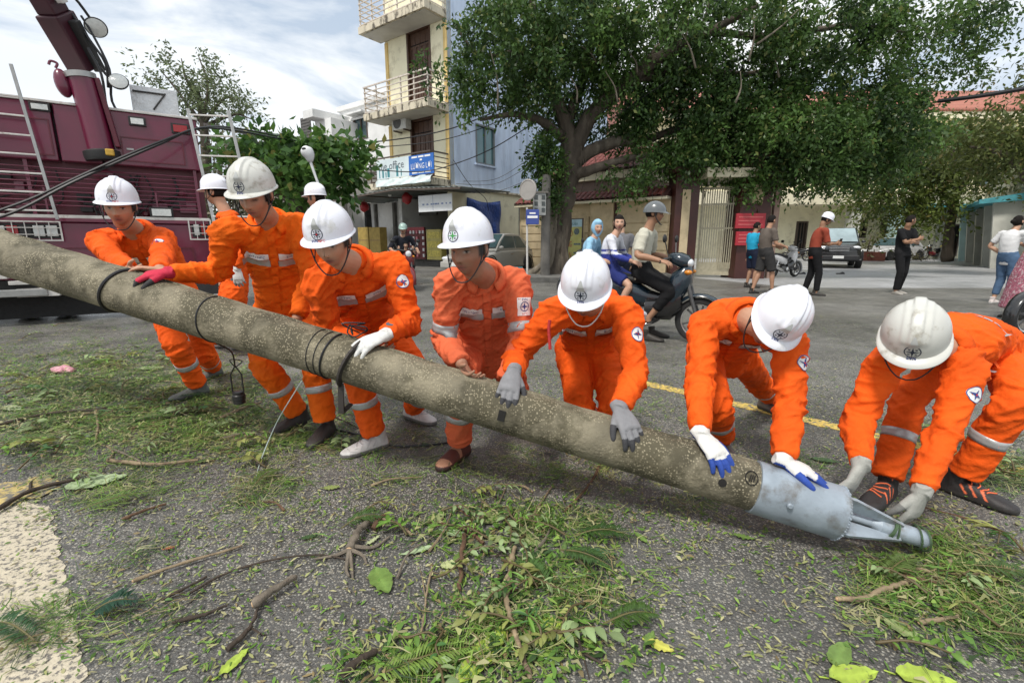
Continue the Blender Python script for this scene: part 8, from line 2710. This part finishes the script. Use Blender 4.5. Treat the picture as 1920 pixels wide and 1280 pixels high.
stick([(204, 868), (290, 878), (372, 868)], .026, 1, 'long pale branch lying among the leaves at left', [(.02, (212, 850), (200, 838), (188, 836))])
stick([(212, 846), (240, 858), (266, 870)], .016, 3, 'grey twig crossing the pale branch at left')
stick([(178, 768), (184, 800), (180, 834)], .02, 1, 'pale peeled stick pointing away among the left leaves')
stick([(-20, 806), (90, 782), (200, 774), (215, 780)], .026, 0, 'long dark branch across the left leaf litter', [(.6, (230, 760), (250, 745))])
stick([(-10, 968), (60, 930), (150, 904)], .03, 0, 'dark forked stick lying over the yellow paint', [(.5, (60, 905), (85, 890))])
stick([(230, 980), (268, 966), (312, 950)], .02, 2, 'reddish bark stick at left beside small leaves')
stick([(416, 788), (450, 774), (492, 758)], .028, 1, 'pale stick by the tall worker, near the hanging insulator', cut=True)
stick([(100, 800), (130, 795), (210, 800)], .018, 0, 'dark branch parallel to the long one at left')
stick([(590, 770), (640, 790), (700, 820)], .012, 0, 'dark twig between the feet of the tall worker')
stick([(1700, 1000), (1760, 985), (1830, 1040), (1920, 1030)], .010, 1, 'thin straw coloured twig beyond the spike at right')
stick([(1690, 760), (1705, 790), (1750, 815)], .014, 1, 'crooked pale twig between the legs of the rightmost worker')
stick([(810, 1068), (800, 1120), (795, 1165), (788, 1210), (790, 1236)], .010, 1, 'yellowish forked twig left of the stout brown stick', [(.05, (822, 1075), (832, 1062)), (.3, (790, 1075), (783, 1066))])
q = MB(); q.tube(catmull([gnd(x, y, .008) for x, y in ((612, 800), (660, 812), (700, 820), (735, 835), (800, 834), (850, 828))], 5), .006, 6)
one('cable', q, CABLE, 'black cable lying on the road between the white trainers', 'cable')
q = MB(); q.tube(catmull([gnd(565, 715, .5), gnd(520, 790, .2), gnd(490, 860, .02), gnd(478, 905, .006)], 5), .0025, 5)
one('cord', q, mat('pale_cord', (.42, .50, .48), rough=.6), 'thin pale cord trailing from the pole to the road at left', 'cord')
# random small twigs, nothing tells them apart
rr = np.random.default_rng(19)
proto = {}
MARKS = ((110, 690, 'the pink plastic scrap'), (365, 745, 'the far left worker'), (448, 745, 'the hanging insulator'), (290, 875, 'the long pale branch'), (182, 906, 'the broad pale leaf'), (60, 925, 'the yellow paint'), (60, 610, 'the truck wheels'), (690, 845, 'the white trainers'), (850, 858, 'the brown sandals'), (660, 1035, 'the rooty stub'), (866, 1060, 'the stout brown stick'), (960, 1110, 'the long branch in the middle'), (1080, 1000, 'the dark fronds'), (1750, 1012, 'the spike tip'), (1660, 1115, 'the broken branch at lower right'), (1890, 1180, 'the lower right edge'), (200, 790, 'the peeled stick'), (560, 795, 'the tall worker'))
def where(x, y):
    m = min(MARKS, key=lambda q: (q[0] - x) ** 2 + 2.2 * (q[1] - y) ** 2)
    dx, dy = x - m[0], y - m[1]
    rel = ('right of ' if dx > 0 else 'left of ') if abs(dx) > 1.3 * abs(dy) else ('in front of ' if dy > 0 else 'beyond ')
    dist = math.hypot(dx, dy)
    return ('close ' if dist < 35 else 'a little ' if dist < 80 else 'well ') + rel + m[2]
def small_twigs(n, cx, cy, rx, ry, label, group):
    for i in range(n):
        x, y = cx + rr.normal() * rx * .5, max(cy + rr.normal() * ry * .5, 612)
        a = rr.uniform(0, math.pi)
        g = gnd(x, y)
        L = rr.uniform(.10, .32)
        d = v3(math.cos(a), math.sin(a), 0)
        s_ = v3(-d[1], d[0], 0)
        q = MB()
        Q = catmull([g + v3(0, 0, .008), g + d * L * .4 + s_ * L * rr.uniform(-.12, .12) + v3(0, 0, rr.uniform(.008, .03)), g + d * L + v3(0, 0, .008)], 4)
        q.tube(Q, np.linspace(.0055, .0025, len(Q)) * rr.uniform(.7, 1.4), 5)
        ki = rr.integers(0, 4)
        one('twig', q, STK[ki], ('dark', 'straw coloured', 'brown', 'grey')[ki] + (' short' if L < .2 else ' long') + ' thin twig lying ' + where(x, y), 'twig', group, smooth=1)
small_twigs(34, 200, 730, 300, 110, 'thin bare twig strewn in the left leaf litter', 'twigs in the left litter')
small_twigs(16, 900, 1010, 260, 90, 'thin bare twig strewn in the middle leaf litter', 'twigs in the middle litter')
small_twigs(12, 1800, 1080, 140, 90, 'thin bare twig strewn in the right cuttings', 'twigs in the right litter')
# broad leaves, each its own object
BLF = mat('broad_leaf', rough=.45, attr=True, var=.18, vs=22, bump=.06, bs=40, bd=.004, spec=.4, col2=(.05, .06, .02), c2=(.62, .72), c2s=30)
def leaf(x, y, L, wd, ang, col, label, group=None, bend=.12):
    g = gnd(x, y)
    d = v3(math.cos(ang), math.sin(ang), 0)
    s_ = v3(-d[1], d[0], 0)
    n = 13
    t = np.linspace(0, 1, n)
    prof = wd * .5 * np.sin(np.pi * np.clip(t, 0, 1) ** .85) ** .75 * (1 - .25 * t)
    rr_ = np.random.default_rng(int(abs(x * 13 + y)))
    V, C = [], []
    ph = rr_.uniform(0, 6)
    for i in range(n):
        for f in (-1, -.5, 0, .5, 1):
            p = g + d * (t[i] - .5) * L + s_ * f * prof[i] * (1 + .08 * math.sin(i * 1.9 + ph)) + v3(0, 0, .006 + bend * L * (abs(f) ** 1.5 * .16 + .12 * math.sin(t[i] * 2.6 + ph) ** 2) + .006 * math.sin(i * 1.3 + f * 2 + ph) ** 2)
            V.append(p)
            C.append(np.array(col) * (1.22 if f == 0 else 1.0 - .10 * (i % 2)))
    F = [(i * 5 + j, i * 5 + j + 1, (i + 1) * 5 + j + 1, (i + 1) * 5 + j) for i in range(n - 1) for j in range(4)]
    q = MB(); q.add(V, F)
    q.tube([g - d * L * .5 + v3(0, 0, .006), g - d * L * .68 + v3(0, 0, .01) + s_ * L * .03], .0022, 5)
    C = np.concatenate([C, np.tile(np.array(col) * 1.1, (q.n - len(C), 1))])
    return one('leaf', q, BLF, label, 'leaf', group, smooth=9, col=C)
YG, PG, DG, MG, YL = (.30, .40, .055), (.33, .42, .24), (.045, .085, .03), (.13, .21, .05), (.45, .44, .08)
for a in ((915, 1222, .26, .075, 1.0, YG, 'largest bright yellow green leaf with holes at the bottom middle'), (872, 1262, .15, .05, 1.3, (.16, .26, .10), 'grey green leaf folded under the largest bright leaf'),
          (182, 906, .24, .15, .5, PG, 'broad pale green leaf turned underside up at left'), (716, 1092, .15, .085, -1.0, MG, 'round green leaf beside the rooty stub'),
          (848, 1062, .085, .05, .2, (.42, .46, .22), 'small cream coloured leaf left of the stout brown stick'), (924, 972, .12, .075, 1.0, (.15, .19, .07), 'dull green leaf in the middle heap below the pole'),
          (1036, 1172, .10, .06, -.5, YG, 'bright lime leaf right of the long pale branch'), (1022, 1222, .13, .055, -1.0, (.30, .40, .27), 'pale bluish leaf at the bottom right of the pale branch'),
          (1238, 1216, .075, .04, -.5, YL, 'lone yellow leaf on bare asphalt at bottom'), (1218, 1200, .06, .03, .9, MG, 'small green leaf touching the lone yellow leaf'),
          (622, 917, .075, .045, .1, (.22, .27, .09), 'small pale leaf on bare asphalt below the white trainers'), (700, 1016, .07, .022, 1.0, (.36, .40, .22), 'narrow pale leaf pointing up by the rooty stub'),
          (285, 692, .20, .12, .3, (.34, .40, .22), 'pale folded leaf before the far left worker'), (352, 700, .16, .07, .1, (.38, .42, .28), 'pale leaf touching the trouser leg of the far left worker'),
          (25, 768, .20, .09, -.4, (.30, .34, .20), 'pale leaf at the far left edge in the litter'), (1548, 866, .13, .06, -.4, DG, 'dark leaf on the road between the last two workers'),
          (1420, 1000, .0, 0, 0, DG, ''), (1010, 1040, .11, .05, .2, DG, 'dark green leaf half under needles in the middle heap'), (830, 1000, .10, .035, .3, MG, 'narrow green leaf at the left of the middle heap'),
          (1130, 1040, .10, .05, -.3, (.05, .12, .06), 'dark bluish green leaf right of the middle heap'), (985, 1110, .12, .045, .9, MG, 'green leaf crossing the long pale branch'), (960, 1160, .10, .035, .7, (.10, .20, .07), 'green leaf left of the long pale branch'),
          (1395, 1010, .08, .03, -.4, MG, 'small green leaf alone on the asphalt in front of the sleeve'), (1575, 1230, .12, .06, .7, MG, 'green leaf at the bottom right on bare asphalt'), (1600, 1270, .14, .07, .1, YG, 'bright leaf cut by the bottom edge at right'),
          (1735, 1276, .14, .08, -.2, YG, 'lime leaf cut by the bottom edge near the right corner'), (580, 1010, .06, .03, .4, DG, 'tiny dark leaf above the thin curving twig'), (320, 1030, .035, .02, .5, (.30, .10, .05), 'tiny reddish leaf above the straight pale stick'),
          (1200, 1010, .08, .03, 2.0, MG, 'narrow green leaf right of the feathery fronds'), (1700, 1190, .12, .06, -1.0, (.20, .26, .10), 'pale leaf below the short pale stick at lower right'), (440, 1245, .09, .04, 1.2, YG, 'bright leaf below the dark stick at lower left')):
    if a[2] > 0: leaf(*a)
lf_rng = np.random.default_rng(41)
for i in range(70):
    b = ((170, 700, 260, 70), (330, 780, 240, 80), (950, 1000, 200, 60), (90, 800, 120, 60))[lf_rng.integers(0, 4)]
    x, y = b[0] + lf_rng.normal() * b[2] * .55, max(b[1] + lf_rng.normal() * b[3] * .55, 615)
    mid = b[0] > 600
    ki = lf_rng.integers(0, 5)
    ll = lf_rng.uniform(.06, .13)
    leaf(x, y, ll, lf_rng.uniform(.025, .05), lf_rng.uniform(0, 6.28), [PG, MG, DG, (.24, .28, .12), (.10, .16, .05)][ki], ('small ' if ll < .09 else 'larger ') + ('pale green', 'mid green', 'dark green', 'dull yellowish', 'grass green')[ki] + ' leaf fallen ' + where(x, y), 'leaves in the middle heap' if mid else 'leaves in the left litter')
# feathery fronds
FRM = leaf_mat('frond_green', .2)
def frond(x, y, L, ang, col, label, n=30, lw=.026, droop=.05, group=None, lift=.03):
    g = gnd(x, y, .012)
    d = v3(math.cos(ang), math.sin(ang), 0)
    s_ = v3(-d[1], d[0], 0)
    r = np.random.default_rng(int(abs(x * 3 + y * 5)))
    cv = r.uniform(-.25, .25)
    q = MB()
    P = [g + d * L * t + s_ * cv * L * t * t + v3(0, 0, lift * math.sin(t * 3.1)) for t in np.linspace(0, 1, 12)]
    q.tube(P, np.linspace(.0032, .0012, 12), 5)
    nv = q.n
    V, F = [], []
    for k in range(n):
        t = .12 + .86 * k / n
        p = g + d * L * t + s_ * cv * L * t * t + v3(0, 0, lift * math.sin(t * 3.1))
        dd = nrm(d + s_ * 2 * cv * t)
        ll = lw * 2.2 * math.sin(math.pi * (.15 + .8 * t)) * r.uniform(.8, 1.15)
        for sg in (-1, 1):
            e = nrm(np.cross((0, 0, 1), dd) * sg + dd * .55 + v3(0, 0, r.uniform(-.1, .25)))
            xx = np.cross(e, (0, 0, 1))
            b = len(V)
            V += [p, p + e * ll * .5 + xx * ll * .075 + v3(0, 0, .004), p + e * ll - v3(0, 0, droop * ll), p + e * ll * .5 - xx * ll * .075 + v3(0, 0, .004)]
            F.append((b, b + 1, b + 2, b + 3))
    V = [v3(a[0], a[1], max(a[2], .003)) for a in V]
    q.add(V, F)
    C = np.concatenate([np.tile((.16, .14, .06), (nv, 1)), np.tile(np.array(col), (len(V), 1)) * r.uniform(.7, 1.3, (len(V), 1))])
    return one('frond', q, FRM, label, 'frond', group, smooth=None, col=C)
for a in ((1075, 1005, .24, .1, (.035, .08, .02), 'dark frond pointing right beside the middle heap'), (1050, 1030, .22, -.7, (.05, .10, .03), 'feathery frond pointing towards us right of the middle heap'),
          (1040, 1110, .20, 2.3, (.06, .12, .03), 'frond leaning over the long pale branch'), (1130, 1170, .18, .1, (.05, .10, .02), 'frond at the right of the slender twigs'), 
          (690, 1275, .30, .25, (.16, .25, .05), 'bright compound leaf spread at the bottom edge'), (70, 1205, .22, 2.8, (.03, .08, .03), 'dark frond on the pale paint at lower left'), (170, 1150, .12, .2, (.02, .06, .035), 'small dark frond at the edge of the pale paint'),
          (240, 790, .30, .2, (.07, .14, .03), 'green frond on the litter left of the insulator'), (270, 745, .26, .8, (.04, .10, .03), 'frond standing up in the left litter'), (310, 750, .28, .3, (.03, .08, .03), 'dark frond before the grey shoe at left'), (0, 830, .35, .1, (.08, .14, .03), 'long frond at the far left edge'),
          (140, 960, .30, .4, (.10, .17, .04), 'frond beside the broad pale leaf'), (470, 920, .20, 1.4, (.08, .13, .03), 'upright frond at the end of the pale cord'), (640, 990, .18, .6, (.06, .11, .03), 'frond above the rooty stub'), (1650, 1090, .24, .5, (.10, .15, .04), 'frond hanging by the pale broken branch'), (1790, 1060, .26, -.4, (.06, .11, .03), 'frond just beyond the spike tip'), (1840, 1180, .30, -.5, (.08, .13, .03), 'long frond at the lower right edge'), (1870, 1130, .30, -.3, (.06, .11, .03), 'second long frond at the lower right edge')):
    frond(*a)
# torn leafy sprigs: a crooked stem with its leaves still on
def sprig(x, y, L, ang, col, leafl, n, label, thin=.32):
    g = gnd(x, y, .012)
    r = np.random.default_rng(int(x * 5 + y * 3))
    d = v3(math.cos(ang), math.sin(ang), 0)
    s_ = v3(-d[1], d[0], 0)
    Q = catmull([g - d * L * .5, g - d * L * .15 + s_ * L * r.uniform(-.15, .15) + v3(0, 0, .03), g + d * L * .2 + s_ * L * r.uniform(-.15, .15) + v3(0, 0, .04), g + d * L * .5 + v3(0, 0, .012)], 8)
    q = MB(); q.tube(Q, np.linspace(.0048, .0018, len(Q)), 6)
    C = [np.tile((.13, .10, .05), (q.n, 1))]
    for k in range(n):
        p = Q[int((.2 + .8 * k / n) * (len(Q) - 1))]
        e = nrm(d * r.uniform(.2, .9) + s_ * r.choice([-1, 1]) * r.uniform(.4, 1.2) + v3(0, 0, r.uniform(-.12, .16)))
        xx = nrm(np.cross(e, v3(r.normal() * .5, r.normal() * .5, 1)))
        ll = leafl * r.uniform(.6, 1.25)
        curl = r.uniform(-.1, .25)
        V = []
        for t, w in ((0, .04), (.25, .8), (.55, 1), (.8, .62), (1, .03)):
            c = p + e * ll * t + v3(0, 0, -curl * ll * t * t + .10 * ll * math.sin(t * 3))
            V += [c - xx * w * thin * ll * .5 + v3(0, 0, .10 * ll * w * .5), c, c + xx * w * thin * ll * .5 + v3(0, 0, .10 * ll * w * .5)]
        V = [v3(a[0], a[1], max(a[2], .004)) for a in V]
        q.add(V, [(i * 3 + j, i * 3 + j + 1, i * 3 + j + 4, i * 3 + j + 3) for i in range(4) for j in range(2)])
        c = np.array(col) * r.uniform(.6, 1.4)
        C.append(np.tile(c, (15, 1)) * np.tile([1, 1.18, 1], 5)[:, None])
    return one('sprig', q, FRM, label, 'sprig', 'torn leafy sprigs on the road', smooth=9, col=np.concatenate(C))
sr = np.random.default_rng(58)
SCOL = (('bright green', (.12, .23, .04)), ('dark green', (.045, .11, .03)), ('pale green', (.20, .27, .12)), ('yellowish', (.21, .23, .07)))
for b, k in (((170, 690, 220, 60), 18), ((330, 790, 200, 60), 14), ((90, 860, 90, 60), 5), ((930, 985, 190, 56), 13), ((1020, 1090, 120, 76), 9), ((840, 1200, 140, 60), 4), ((1060, 1230, 70, 40), 2), ((1790, 1100, 130, 76), 10), ((1880, 880, 60, 40), 4), ((560, 830, 90, 40), 4), ((1720, 810, 60, 20), 3)):
    for _ in range(k):
        x, y = b[0] + sr.normal() * b[2] * .6, max(b[1] + sr.normal() * b[3] * .6, 615)
        nm, c = SCOL[sr.integers(0, 4)]
        L = sr.uniform(.12, .34) * (1 if y < 900 else .75)
        long_ = sr.random() < .45
        sprig(x, y, L, sr.uniform(0, 6.28), c, (sr.uniform(.045, .075) if y < 900 else sr.uniform(.026, .048)) * (1.3 if long_ else 1), int(sr.integers(8, 18)), ('long ' if L > .23 else 'short ') + nm + (' narrow' if long_ else ' leafy') + ' sprig ' + where(x, y), .14 if long_ else .42)
q = MB()
g = gnd(118, 694, .02)
q.ell(g, (.09, .05, .035), 16, 9)
V = q.v[0]; V += (V - g) * (pnoise(V * 22)[:, None] * .9); V[:, 2] = np.maximum(V[:, 2], .004)
one('plastic_litter', q, mat('pink_plastic', (.55, .26, .30), rough=.4, var=.3, vs=20, bump=.1), 'crumpled pink plastic scrap in the left leaf litter', 'litter', smooth=.8)
